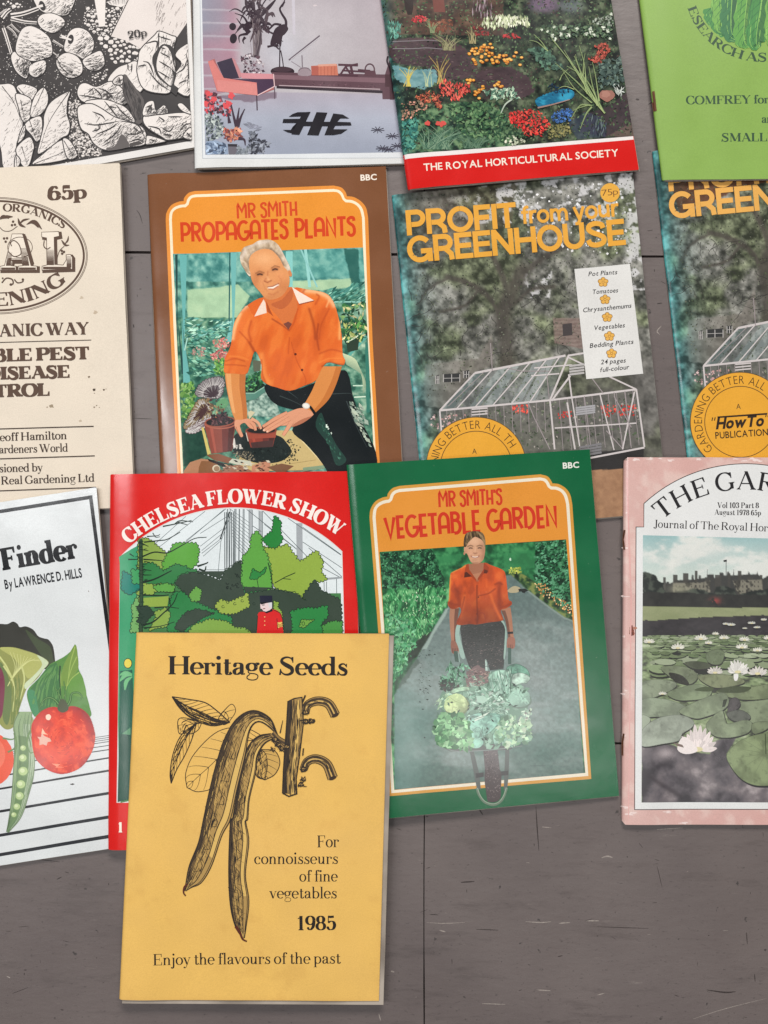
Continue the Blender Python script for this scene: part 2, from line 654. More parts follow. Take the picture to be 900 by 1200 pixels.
        col = C.reshape(-1, 3)
        tri = np.arange(n * 3).reshape(-1, 3)
        if rim is not None:                       # sheet thickness, spine wall and the back sheet
            O = np.array(b.outline)
            O2 = []
            for i in range(len(O)):
                p, q = O[i], O[(i + 1) % len(O)]
                m = max(1, int(np.linalg.norm(q - p) / 22))
                O2 += [p + (q - p) * k / m for k in range(m)]
            Lo = b.loc(np.array(O2))
            zt = b.ztop_local(Lo)
            L0_ = (Lo - b.L[0]) @ nr
            sheet = np.where(L0_ < b.roll * 0.6, zt - 0.0002, 0.00022)   # near the spine the sheet wraps down
            add_co, add_n, add_c = [], [], []
            m = len(Lo)
            for i in range(m):
                j = (i + 1) % m
                for za, zb_ in (((zt[i], zt[j]), (zt[i] - sheet[i], zt[j] - sheet[j])),
                                ((0.0002, 0.0002), (0.0, 0.0))):
                    a0 = (*Lo[i], za[0]); a1 = (*Lo[j], za[1]); b0 = (*Lo[i], zb_[0]); b1 = (*Lo[j], zb_[1])
                    ed = Lo[j] - Lo[i]
                    nn = np.array([ed[1], -ed[0], 0]); nn = nn / (np.linalg.norm(nn) + 1e-12)
                    if nn[:2] @ Lo[i] < 0:
                        nn = -nn
                    for tr in ((a0, b0, b1), (a0, b1, a1)):
                        tr = list(tr)
                        f = np.cross(np.array(tr[1]) - tr[0], np.array(tr[2]) - tr[0])
                        if f @ nn < 0:
                            tr.reverse()
                        add_co += tr
                        add_n += [nn] * 3
                        isp = L0_[i] < b.roll * 0.6
                        add_c += [col[0] * 0.9 if isp else rim] * 3
            # the back sheet (fans from the middle)
            for zz, up in ((0.0002, True), (0.0, False)):
                cz = zz
                for i in range(m):
                    j = (i + 1) % m
                    zi = zj = zz
                    tr = [(0, 0, cz), (*Lo[i], zi), (*Lo[j], zj)]
                    f = np.cross(np.array(tr[1]) - tr[0], np.array(tr[2]) - tr[0])
                    if (f[2] > 0) != up:
                        tr.reverse()
                    add_co += tr
                    add_n += [(0, 0, 1 if up else -1)] * 3
                    add_c += [rim] * 3
            k = len(add_co)
            tri = np.concatenate([tri, np.arange(len(co), len(co) + k).reshape(-1, 3)])
            co = np.concatenate([co, np.array(add_co)])
            nor = np.concatenate([nor, np.array(add_n)])
            col = np.concatenate([col, np.array(add_c)])
        me = bpy.data.meshes.new(self.name)
        nv, nt_ = len(co), len(tri)
        me.vertices.add(nv); me.loops.add(nt_ * 3); me.polygons.add(nt_)
        me.vertices.foreach_set("co", co.astype(np.float32).ravel())
        me.loops.foreach_set("vertex_index", tri.astype(np.int32).ravel())
        me.polygons.foreach_set("loop_start", np.arange(0, nt_ * 3, 3, dtype=np.int32))
        me.update(calc_edges=True)
        at = me.attributes.new("ink", 'FLOAT_COLOR', 'POINT')
        at.data.foreach_set("color", np.concatenate([np.clip(col, 0, 1), np.ones((nv, 1))], 1).astype(np.float32).ravel())
        me.polygons.foreach_set("use_smooth", np.ones(nt_, bool))
        me.normals_split_custom_set_from_vertices(nor.astype(np.float32))
        if rim is None:
            b.zacc = self.base + self.zmax
        o = link_mesh(self.name, me, mat or b.mat, parent)
        if label:
            o["label"] = label
        return o
# ------------------------------------------------------------------ lettering
# Serif letters are drawn as pen strokes: cap height 7, x-height 4.6, baseline 0.
# ('S',x,y0,y1,bottom,top[,w])  upright: serifs b(oth) l(eft) r(ight) or '' ; w: k thick, n thin
# ('D',x0,y0,x1,y1,w,start,end) diagonal ; ('H',x0,x1,y) thin bar ; ('A',x,y0,y1) arm serif
# ('P',[points],mode) pen path: c contrast by direction, s thick middle, k, n ; ('B',x,y,r) ball
def A_(cx, cy, rx, ry, a0, a1, n=14):
    return arc(cx, cy, rx, ry, a0, a1, n)
SP = lambda *p: spl(p, False, 6)
SERIF = {
 'A': (7.3, [('D',1.0,0,3.55,7,'n','b',''),('D',3.45,7,6.2,0,'k','','b'),('H',1.8,5.2,2.3)]),
 'B': (6.9, [('S',1.6,0,7,'l','l'),('P',[(1.5,6.8)]+[(3.2,6.8)]+A_(3.4,5.3,1.6,1.5,90,-90)+[(1.6,3.8)],'c'),('P',[(1.6,3.8)]+A_(3.6,2.0,2.0,1.8,90,-90)+[(1.5,.2)],'c')]),
 'C': (6.9, [('P',A_(3.8,3.5,2.95,3.4,40,335,26),'c'),('A',6.15,4.6,6.8)]),
 'D': (7.5, [('S',1.6,0,7,'l','l'),('P',[(1.5,6.8),(3,6.8)]+A_(3.2,3.5,3.2,3.3,90,-90,20)+[(1.5,.2)],'c')]),
 'E': (6.4, [('S',1.6,0,7,'l','l'),('H',1.6,5.6,6.8),('A',5.5,5,7),('H',1.6,4.3,3.6),('A',4.3,2.8,4.4),('H',1.6,5.8,.2),('A',5.7,0,2)]),
 'F': (6.0, [('S',1.6,0,7,'b','l'),('H',1.6,5.5,6.8),('A',5.4,5,7),('H',1.6,4.2,3.5),('A',4.2,2.7,4.3)]),
 'G': (7.5, [('P',A_(3.8,3.5,2.95,3.4,40,325,26),'c'),('A',6.15,4.6,6.8),('S',6.1,.5,3,'','b')]),
 'H': (7.9, [('S',1.6,0,7,'b','b'),('S',6.3,0,7,'b','b'),('H',1.6,6.3,3.6)]),
 'I': (3.4, [('S',1.7,0,7,'b','b')]),
 'J': (4.4, [('S',2.9,.8,7,'','b'),('P',[(2.9,1.2)]+A_(1.9,.9,1.0,1.6,0,-120),'c'),('B',1.0,-.1,.6)]),
 'K': (7.4, [('S',1.6,0,7,'b','b'),('D',5.7,7,1.8,2.8,'n','b',''),('D',3.0,4.1,6.2,0,'k','','b')]),
 'L': (6.2, [('S',1.6,0,7,'l','b'),('H',1.6,5.6,.2),('A',5.6,0,2.4)]),
 'M': (9.1, [('S',1.4,0,7,'b','l','n'),('D',1.6,7,4.4,.4,'k','',''),('D',4.4,.4,7.3,7,'n','',''),('S',7.4,0,7,'b','r')]),
 'N': (7.9, [('S',1.4,0,7,'b','l','n'),('D',1.5,7,6.3,.3,'k','',''),('S',6.4,0,7,'','b','n')]),
 'O': (7.6, [('P',A_(3.8,3.5,3.0,3.4,90,450,32),'c')]),
 'P': (6.6, [('S',1.6,0,7,'b','l'),('P',[(1.5,6.8),(3.2,6.8)]+A_(3.5,5.1,2.0,1.7,90,-90)+[(1.6,3.4)],'c')]),
 'R': (7.4, [('S',1.6,0,7,'b','l'),('P',[(1.5,6.8),(3.2,6.8)]+A_(3.5,5.2,1.9,1.6,90,-90)+[(1.6,3.6)],'c'),('D',3.5,3.6,6.0,.1,'k','','r')]),
 'S': (6.2, [('P',SP((5.1,5.4),(4.5,6.4),(3.1,6.8),(1.7,6.2),(1.4,5.1),(2.3,4.2),(3.6,3.4),(4.8,2.5),(4.9,1.1),(3.8,.25),(2.4,.25),(1.4,1.0),(1.0,1.9)),'s'),('A',5.2,4.7,6.9),('A',1.0,.1,2.4)]),
 'T': (6.8, [('S',3.4,0,7,'b',''),('H',.6,6.2,6.8),('A',.7,5,7),('A',6.1,5,7)]),
 'U': (7.6, [('S',1.7,2.2,7,'','b'),('P',[(1.7,2.3)]+A_(3.8,2.3,2.1,2.1,180,360)+[(5.9,2.3)],'c'),('S',5.9,2.2,7,'','b','n')]),
 'V': (7.2, [('D',1.1,7,3.6,.1,'k','b',''),('D',3.6,.1,6.1,7,'n','','b')]),
 'W': (10.4, [('D',1.1,7,3.3,.1,'k','b',''),('D',3.3,.1,5.2,6.5,'n','',''),('D',4.8,7,7.0,.1,'k','b',''),('D',7.0,.1,9.2,7,'n','','b')]),
 'Y': (7.2, [('D',1.1,7,3.6,3.2,'k','b',''),('D',6.1,7,3.6,3.2,'n','b',''),('S',3.6,0,3.4,'b','')]),
 'a': (4.9, [('P',SP((1.0,3.5),(1.5,4.3),(2.5,4.4),(3.3,3.9),(3.45,2.6),(3.45,1.2),(3.8,.3),(4.6,.4)),'c'),('P',SP((3.4,2.7),(1.9,2.35),(1.0,1.5),(1.2,.5),(2.0,.2),(3.4,1.1)),'c'),('B',1.1,3.45,.55)]),
 'b': (5.3, [('S',1.3,0,7.2,'','l'),('P',A_(2.8,2.25,1.75,2.1,160,-160,24),'c')]),
 'c': (4.6, [('P',A_(2.5,2.3,1.75,2.2,48,318,22),'c'),('B',3.6,3.4,.55)]),
 'd': (5.4, [('S',4.0,0,7.2,'r','l'),('P',A_(2.45,2.25,1.75,2.1,20,340,24),'c')]),
 'e': (4.7, [('P',A_(2.4,2.3,1.75,2.2,0,318,24),'c'),('H',.8,4.1,2.4)]),
 'f': (3.4, [('S',1.7,0,5.7,'b',''),('P',SP((1.7,5.6),(1.95,6.7),(2.8,7.1),(3.4,6.8)),'c'),('B',3.3,6.5,.55),('H',.5,3.1,4.4)]),
 'g': (5.0, [('P',A_(2.2,3.0,1.45,1.4,0,360,24),'c'),('P',SP((1.4,1.8),(1.0,1.2),(1.5,.6),(3.2,.4),(4.3,-.3),(3.9,-1.6),(2.3,-2.0),(.8,-1.5),(.7,-.6),(1.6,.2)),'n'),('P',SP((3.2,3.9),(3.8,4.5),(4.4,4.4)),'n'),('B',4.4,4.2,.45)]),
 'h': (5.6, [('S',1.3,0,7.2,'b','l'),('P',SP((1.3,3.0),(2.1,4.2),(3.2,4.4),(4.0,3.4),(4.05,2.2)),'c'),('S',4.05,0,2.8,'b','')]),
 'i': (2.8, [('S',1.4,0,4.5,'b','l'),('B',1.35,6.4,.68)]),
 'j': (2.8, [('S',1.5,-.9,4.5,'','l'),('P',SP((1.5,-.8),(1.2,-1.8),(.4,-2.1)),'c'),('B',.3,-1.7,.5),('B',1.45,6.4,.68)]),
 'k': (5.5, [('S',1.3,0,7.2,'b','l'),('D',4.2,4.4,1.4,1.8,'n','b',''),('D',2.4,2.8,4.5,0,'k','','b')]),
 'l': (2.8, [('S',1.4,0,7.2,'b','l')]),
 'm': (8.3, [('S',1.3,0,4.5,'b','l'),('P',SP((1.3,3.0),(2.1,4.2),(3.1,4.4),(3.9,3.4),(3.95,2.2)),'c'),('S',3.95,0,2.8,'b',''),('P',SP((4.0,3.0),(4.8,4.2),(5.8,4.4),(6.7,3.4),(6.75,2.2)),'c'),('S',6.75,0,2.8,'b','')]),
 'n': (5.6, [('S',1.3,0,4.5,'b','l'),('P',SP((1.3,3.0),(2.1,4.2),(3.2,4.4),(4.0,3.4),(4.05,2.2)),'c'),('S',4.05,0,2.8,'b','')]),
 'o': (5.0, [('P',A_(2.5,2.3,1.8,2.2,90,450,26),'c')]),
 'p': (5.4, [('S',1.3,-2.1,4.5,'b','l'),('P',A_(2.8,2.3,1.75,2.1,160,-160,24),'c')]),
 'r': (4.2, [('S',1.3,0,4.5,'b','l'),('P',SP((1.3,2.9),(2.0,4.0),(2.9,4.4),(3.5,4.1)),'n'),('B',3.5,3.7,.6)]),
 's': (4.2, [('P',SP((3.4,3.5),(2.8,4.3),(1.9,4.35),(1.2,3.7),(1.5,2.9),(2.5,2.3),(3.3,1.6),(3.1,.5),(2.2,.2),(1.3,.4),(.8,1.3)),'s'),('A',3.5,3.1,4.5),('A',.7,.1,1.6)]),
 't': (3.5, [('S',1.6,.9,5.9,'',''),('P',SP((1.6,1.2),(1.75,.3),(2.5,.15),(3.2,.9)),'c'),('H',.5,3.0,4.4)]),
 'u': (5.6, [('S',1.4,1.4,4.5,'','l'),('P',SP((1.4,1.8),(1.6,.6),(2.5,.2),(3.5,.9),(4.05,1.9)),'c'),('S',4.05,0,4.5,'r','l')]),
 'v': (4.9, [('D',.9,4.5,2.5,.1,'k','b',''),('D',2.5,.1,4.0,4.5,'n','','b')]),
 'w': (7.2, [('D',.9,4.5,2.4,.1,'k','b',''),('D',2.4,.1,3.7,4.2,'n','',''),('D',3.3,4.5,4.8,.1,'k','b',''),('D',4.8,.1,6.3,4.5,'n','','b')]),
 'x': (5.0, [('D',.9,4.5,4.0,0,'k','b','b'),('D',.9,0,4.0,4.5,'n','b','b')]),
 'y': (4.9, [('D',.9,4.5,2.6,.2,'k','b',''),('P',[(4.1,4.5),(2.5,.1),(1.9,-1.4),(1.3,-2.0),(.8,-1.9)],'n'),('H',3.4,4.7,4.45),('B',.8,-1.6,.5)]),
 '0': (5.2, [('P',A_(2.6,3.5,1.8,3.4,90,450,28),'c')]),
 '1': (4.4, [('S',2.3,0,7,'b',''),('P',[(2.3,6.8),(1.6,6.0),(.8,5.7)],'n')]),
 '2': (5.2, [('P',SP((.9,5.3),(1.2,6.5),(2.6,6.8),(4.0,6.0),(4.0,4.6),(2.8,2.8),(1.0,.7)),'c'),('P',[(.8,.4),(2,.5),(4.3,.4)],'k'),('B',1.1,5.3,.6)]),
 '3': (5.2, [('P',SP((1.0,5.6),(1.6,6.6),(2.8,6.8),(3.9,5.9),(3.7,4.4),(2.2,3.7)),'c'),('P',SP((2.2,3.7),(3.9,3.2),(4.2,1.6),(3.2,.3),(1.8,.2),(.9,1.2)),'c'),('B',1.1,5.4,.55),('B',1.0,1.4,.55)]),
 '5': (5.2, [('P',[(1.3,6.9),(1.2,3.6)],'n'),('P',[(1.2,6.6),(2.4,6.4),(3.9,6.7)],'k'),('P',SP((1.2,3.6),(2.4,4.3),(3.7,3.9),(4.2,2.3),(3.5,.6),(2.0,.2),(.9,1.0)),'c'),('B',1.0,1.2,.55)]),
 '6': (5.2, [('P',A_(2.6,2.2,1.75,2.05,0,360,26),'c'),('P',SP((3.9,6.2),(2.6,6.7),(1.3,5.2),(.9,2.6)),'c'),('B',3.7,6.0,.5)]),
 '7': (5.0, [('P',[(.8,6.5),(4.3,6.5)],'k'),('P',SP((4.3,6.4),(2.9,3.6),(2.2,0)),'c'),('A',.8,5.2,6.9)]),
 '8': (5.2, [('P',A_(2.6,5.2,1.45,1.6,90,450,24),'c'),('P',A_(2.6,1.9,1.8,1.75,90,450,24),'c')]),
 '9': (5.2, [('P',A_(2.6,4.8,1.75,2.05,0,360,26),'c'),('P',SP((1.3,.8),(2.6,.3),(3.9,1.8),(4.3,4.4)),'c'),('B',1.5,1.0,.5)]),
 "'": (2.0, [('P',[(1,7),(.9,5.2)],'k')]), '.': (2.4, [('B',1.2,.6,.65)]), ' ': (2.1, []), ',': (2.4, [('B',1.2,.6,.65)]),
}
# rounded display letters of even stroke with low waists
DECO = {
 'M': (6.6, [[(1,0),(1,6.2),(1.4,7),(3.3,3.4),(5.2,7),(5.6,6.2),(5.6,0)]]),
 'R': (5.0, [[(1,0),(1,7),(2.4,7)]+A_(2.5,5.3,1.7,1.7,80,-80)+[(1.65,3.6)],[(2.2,3.6),(4.2,0)]]),
 'S': (4.4, [SP((3.5,5.6),(3.3,6.7),(2.2,7),(1.1,6.4),(1.0,5.4),(1.8,4.6),(2.9,3.9),(3.5,2.6),(3.4,.9),(2.3,0),(1.1,.5),(.8,1.6))]),
 'I': (2.1, [[(1,0),(1,7)]]), 'L': (4.3, [[(1,7),(1,0),(3.7,0)]]),
 'T': (4.4, [[(.3,7),(4.1,7)],[(2.2,7),(2.2,0)]]),
 'H': (5.0, [[(1,0),(1,7)],[(4,0),(4,7)],[(1,2.8),(4,2.8)]]),
 'P': (4.8, [[(1,0),(1,7),(2.4,7)]+A_(2.4,4.9,1.8,2.1,80,-80)+[(1.65,2.8)]]),
 'O': (6.2, [A_(3.1,3.5,2.4,3.5,90,450,28)]),
 'A': (5.2, [[(.8,0),(.8,4.6)]+A_(2.6,4.6,1.8,2.4,180,0)+[(4.4,0)],[(.8,2.4),(4.4,2.4)]]),
 'G': (5.8, [A_(3.1,3.5,2.4,3.5,50,352,24),[(5.95,3.0),(3.2,3.0)]]),
 'E': (4.0, [[(3.5,7),(1,7),(1,0),(3.5,0)],[(1,2.8),(3.2,2.8)]]),
 'N': (5.4, [[(1,0),(1,7),(4.4,0),(4.4,7)]]),
 'V': (5.0, [[(.6,7),(2.5,0),(4.4,7)]]),
 'B': (5.0, [[(1,0),(1,7),(2.2,7)]+A_(2.3,5.7,1.4,1.3,80,-80)+[(1.65,4.4)],[(2.2,4.4)]+A_(2.4,2.2,1.8,2.2,80,-80)+[(1.65,0)]]),
 'D': (5.4, [[(1,0),(1,7),(2.0,7)]+A_(2.0,3.5,2.5,3.5,85,-85)+[(1.65,0)]]),
 "'": (1.6, [[(.8,7),(.8,5.4)]]), ' ': (2.6, []),
}

GROT = {
 'P': (5.6, [[(1,0),(1,6.35),(3,6.35)]+A_(3.1,4.65,1.7,1.7,90,-90)+[(1.7,2.95)]]),
 'R': (6.0, [[(1,0),(1,6.35),(3.2,6.35)]+A_(3.3,4.75,1.6,1.6,90,-90)+[(1.7,3.15)],[(3.3,3.2),(4.9,1.6),(5.1,0)]]),
 'O': (7.2, [A_(3.6,3.5,2.75,2.95,90,450,30)]),
 'F': (5.0, [[(1,0),(1,6.35),(4.7,6.35)],[(1,3.5),(4.3,3.5)]]),
 'I': (2.0, [[(1,0),(1,7)]]), 'T': (5.2, [[(.1,6.35),(5.1,6.35)],[(2.6,0),(2.6,6.4)]]),
 'G': (7.2, [A_(3.6,3.5,2.75,2.95,40,335,26),[(6.2,2.9),(3.8,2.9)],[(6.2,0),(6.2,3.55)]]),
 'E': (5.3, [[(5,6.35),(1,6.35),(1,.65),(5.1,.65)],[(1,3.5),(4.7,3.5)]]),
 'N': (6.4, [[(1,0),(1,7)],[(1,6.6),(5.4,.4)],[(5.4,0),(5.4,7)]]),
 'H': (6.4, [[(1,0),(1,7)],[(5.4,0),(5.4,7)],[(1,3.6),(5.4,3.6)]]),
 'U': (6.4, [[(1,7),(1,2.9)]+A_(3.2,2.8,2.2,2.2,180,360)+[(5.4,7)]]),
 'S': (6.0, [SP((5.0,5.0),(4.6,6.0),(3.0,6.4),(1.5,5.9),(1.2,4.9),(2.2,4.0),(3.8,3.3),(5.0,2.4),(4.7,1.1),(3.0,.6),(1.4,1.0),(.9,2.1))]),
 'f': (3.4, [[(1.7,0),(1.7,5.4)]+A_(2.9,5.4,1.2,1.1,180,95,6)+[(3.5,6.45)],[(.4,4.5),(3.3,4.5)]]),
 'r': (3.6, [[(1,0),(1,5.1)],SP((1,2.8),(1.6,4.2),(2.6,4.6),(3.4,4.5))]),
 'o': (5.4, [A_(2.7,2.5,1.95,2.1,90,450,24)]),
 'm': (8.0, [[(1,0),(1,5.1)],SP((1,3.2),(1.9,4.4),(3.2,4.4),(3.9,3.2))+[(3.95,0)],SP((4,3.2),(4.9,4.4),(6.2,4.4),(6.9,3.2))+[(6.95,0)]]),
 'y': (5.2, [[(.7,5.1),(2.6,.3)],[(4.5,5.1),(2.4,-.8),(1.7,-1.5),(.8,-1.5)]]),
 'u': (5.4, [[(1,5.1),(1,1.9)]+A_(2.4,1.9,1.4,1.3,180,300,8)+[(4.3,1.6)],[(4.3,0),(4.3,5.1)]]), ' ': (2.0, []),
}

def glyph_polys(ch, font, K, N, SL, ST, BR):
    """-> advance, list of ('poly', pts) / ('stroke', pts, widths) in letter units"""
    if font in ('deco', 'grot'):
        w, items = (DECO if font == 'deco' else GROT)[ch]
        return w, [('stroke', p, np.full(len(p), K)) for p in items]
    w, items = SERIF[ch]
    if ch.isupper() or ch.isdigit(): K, N = K * 1.15, N * 1.05
    out = []
    def serif(x, y, half, side, up):
        s = 1 if up else -1          # direction from the serif into the stem
        l = SL if side in 'bl' else -half * 0.0
        r = SL if side in 'br' else -half * 0.0
        xl, xr = x - half - l, x + half + r
        P = [(xl, y), (xr, y), (xr, y + s * ST)]
        if side in 'br':
            P += [(x + half + SL * .35, y + s * (ST + BR * .25)), (x + half, y + s * (ST + BR))]
        P += [(x - half, y + s * (ST + BR))] if side in 'bl' else [(xl, y + s * ST)]
        if side in 'bl':
            P += [(x - half - SL * .35, y + s * (ST + BR * .25)), (xl, y + s * ST)]
        out.append(('poly', P))
    for it in items:
        k = it[0]
        if k == 'S':
            _, x, y0, y1, bs, ts = it[:6]
            h = (N if len(it) > 6 and it[6] == 'n' else K) / 2
            out.append(('poly', [(x - h, y0), (x + h, y0), (x + h, y1), (x - h, y1)]))
            if bs: serif(x, y0, h, bs, True)
            if ts:
                serif(x, y1, h, ts, False)
        elif k == 'D':
            _, x0, y0, x1, y1, wt, s0, s1 = it
            ww = K if wt == 'k' else N
            ln = math.hypot(x1 - x0, y1 - y0)
            h = ww / 2 * ln / abs(y1 - y0)
            h = min(h, ww)
            out.append(('poly', [(x0 - h, y0), (x0 + h, y0), (x1 + h, y1), (x1 - h, y1)]))
            for (sx, sy, sd, oth) in ((x0, y0, s0, y1), (x1, y1, s1, y0)):
                if sd: serif(sx, sy, ww / 2, sd, oth > sy)
        elif k == 'H':
            _, x0, x1, y = it
            n = max(N, ST)
            yy = min(max(y, n / 2), 7 - n / 2) if y > 6 or y < 1 else y
            out.append(('poly', [(x0, yy - n / 2), (x1, yy - n / 2), (x1, yy + n / 2), (x0, yy + n / 2)]))
        elif k == 'A':
            _, x, y0, y1 = it
            a = max(N * .8, ST * .8)
            b = a + BR * .6
            if y0 < .3: P = [(x - b, 0), (x + a / 2, 0), (x + a / 2, y1), (x - a / 2, y1)]
            elif y1 > 6.6: P = [(x - a / 2, y0), (x + a / 2, y0), (x + a / 2, y1), (x - b, y1)]
            else: P = [(x - a / 2, y0), (x + a / 2, y0), (x + a / 2, y1), (x - a / 2, y1)]
            out.append(('poly', P))
        elif k == 'P':
            P = np.array(it[1], float)
            d = np.gradient(P, axis=0)
            t = np.abs(d[:, 1]) / np.maximum(np.hypot(d[:, 0], d[:, 1]), 1e-9)
            m = it[2]
            if m == 'c': ww = N + (K * 1.04 - N) * t ** 1.6
            elif m == 's':
                s = np.linspace(0, 1, len(P))
                ww = N + (K - N) * np.exp(-((s - .5) / .26) ** 2)
            elif m == 'k': ww = np.full(len(P), K * .75)
            else: ww = np.full(len(P), N)
            P[:, 1] = np.where(P[:, 1] > 6.5, np.minimum(P[:, 1], 7.1 - ww / 2), P[:, 1])
            out.append(('stroke', P, ww))
        elif k == 'B':
            _, x, y, r = it
            r = max(r * min(1.2, (.55 + .45 * K)), N * .6)
            out.append(('poly', arc(x, y, r, r, 0, 330, 11)))
    return w, out

SANS = {}
def sans_mesh(ch, off):
    key = (ch, round(off, 3))
    if key in SANS:
        return SANS[key]
    cu = bpy.data.curves.new("letter", 'FONT')
    cu.body = ch
    cu.size = 1
    cu.offset = off
    cu.resolution_u = 3
    cu.fill_mode = 'FRONT'
    ob = bpy.data.objects.new("letter", cu)
    COL.objects.link(ob)
    dg = bpy.context.evaluated_depsgraph_get()
    me = ob.evaluated_get(dg).to_mesh()
    me.calc_loop_triangles()
    co = np.array([v.co[:2] for v in me.vertices], float).reshape(-1, 2)
    tr = np.array([t.vertices[:] for t in me.loop_triangles], int).reshape(-1, 3)
    ob.evaluated_get(dg).to_mesh_clear()
    bpy.data.objects.remove(ob)
    bpy.data.curves.remove(cu)
    T = co[tr] if len(tr) else np.zeros((0, 3, 2))
    SANS[key] = T
    return T

def sans_cap():
    T = sans_mesh('H', 0)
    return T[..., 1].max()

def letters(text, font, K, N, SL, ST, BR, off, track):
    """-> list of (x offset, advance, pieces) in units of cap height 7"""
    out, x = [], 0
    if font == 'sans':
        s = 7 / sans_cap()
        for ch in text:
            if ch == ' ':
                x += 2.6 + track
                continue
            T = sans_mesh(ch, off) * s
            lo, hi = T[..., 0].min(), T[..., 0].max()
            out.append((x, hi - lo, [('tri', T - [lo, 0])]))
            x += hi - lo + 0.75 + track
        return out, x - 0.75 - track
    for ch in text:
        w, pc = glyph_polys(ch, font, K, N, SL, ST, BR)
        if ch != ' ':
            out.append((x, w, pc))
        x += w + track
    return out, x - track

STYLES = {
 'modern': dict(font='serif', K=.95, N=.32, SL=.55, ST=.2, BR=.25, off=0),       # high-contrast text
 'modernb': dict(font='serif', K=1.38, N=.42, SL=.5, ST=.36, BR=.3, off=0),
 'times': dict(font='serif', K=.95, N=.34, SL=.5, ST=.28, BR=.4, off=0),
 'timesb': dict(font='serif', K=1.35, N=.42, SL=.5, ST=.34, BR=.5, off=0),
 'slab': dict(font='serif', K=1.55, N=.6, SL=.5, ST=.62, BR=.35, off=0),
 'fat': dict(font='serif', K=1.85, N=.62, SL=.45, ST=.62, BR=.6, off=0),
 'deco': dict(font='deco', K=.95, N=.9, SL=0, ST=0, BR=0, off=0),
 'grot': dict(font='grot', K=1.35, N=1.35, SL=0, ST=0, BR=0, off=0),
 'sans': dict(font='sans', K=0, N=0, SL=0, ST=0, BR=0, off=0.0),
 'sansm': dict(font='sans', K=0, N=0, SL=0, ST=0, BR=0, off=0.014),
 'sansb': dict(font='sans', K=0, N=0, SL=0, ST=0, BR=0, off=0.028),
 'sanst': dict(font='sans', K=0, N=0, SL=0, ST=0, BR=0, off=-0.012),
}

def put_glyph(P, pieces, f, col, scale):
    own = P.begin(18)
    if own:
        P.cnt = -1
    for pc in pieces:
        if pc[0] == 'poly':
            P.poly(f(np.array(pc[1], float)), col)
        elif pc[0] == 'stroke':
            P.stroke(f(np.array(pc[1], float)), pc[2] * scale, col)
        else:
            T = pc[1]
            P.up()
            P.add(f(T.reshape(-1, 2)).reshape(-1, 3, 2), lin(col))
    if own:
        P.cyc = 0
        P.z = P.z0 - EPS

def text(P, s, p0, p1, cap, col, style='times', track=-0.25, slant=0.0, p_up=None, shear=0.0, **over):
    """set s on the line p0->p1 (start of first to end of last letter), capital height cap, all in plan pixels"""
    st = dict(STYLES[style]); st.update(over)
    gl, w = letters(s, track=track, **st)
    p0, p1 = np.array(p0, float), np.array(p1, float)
    d = p1 - p0
    L = np.linalg.norm(d)
    d /= L
    u = np.array([d[1], -d[0]]) if p_up is None else np.array(p_up, float) / np.linalg.norm(p_up)
    sx, sy = L / w, cap / 7
    for x, adv, pcs in gl:
        def f(q):
            return p0 + d * ((q[:, :1] + x + slant * q[:, 1:]) * sx) + u * (q[:, 1:] * sy)
        put_glyph(P, pcs, f, col, (sx + sy) / 2)

def text_arc(P, s, path, cap, col, style='times', track=-0.25, flip=False, fit=True, **over):
    """set s along a polyline baseline (fits its whole length)"""
    st = dict(STYLES[style]); st.update(over)
    gl, w = letters(s, track=track, **st)
    Q = np.array(path, float)
    ln = np.concatenate([[0], np.cumsum(np.linalg.norm(np.diff(Q, axis=0), axis=1))])
    L = ln[-1]
    sx, sy = L / w, cap / 7
    def at(t):
        return np.array([np.interp(t, ln, Q[:, 0]), np.interp(t, ln, Q[:, 1])])
    for x, adv, pcs in gl:
        c = (x + adv / 2) * sx
        a, b = at(max(0, c - adv * sx * .5)), at(min(L, c + adv * sx * .5))
        d = (b - a) / np.linalg.norm(b - a)
        u = np.array([d[1], -d[0]])
        m = at(c)
        m = m * 0.65 + (a + b) / 2 * 0.35
        def f(q):
            return m + d * ((q[:, :1] - adv / 2) * sx) + u * (q[:, 1:] * sy)
        put_glyph(P, pcs, f, col, (sx + sy) / 2)
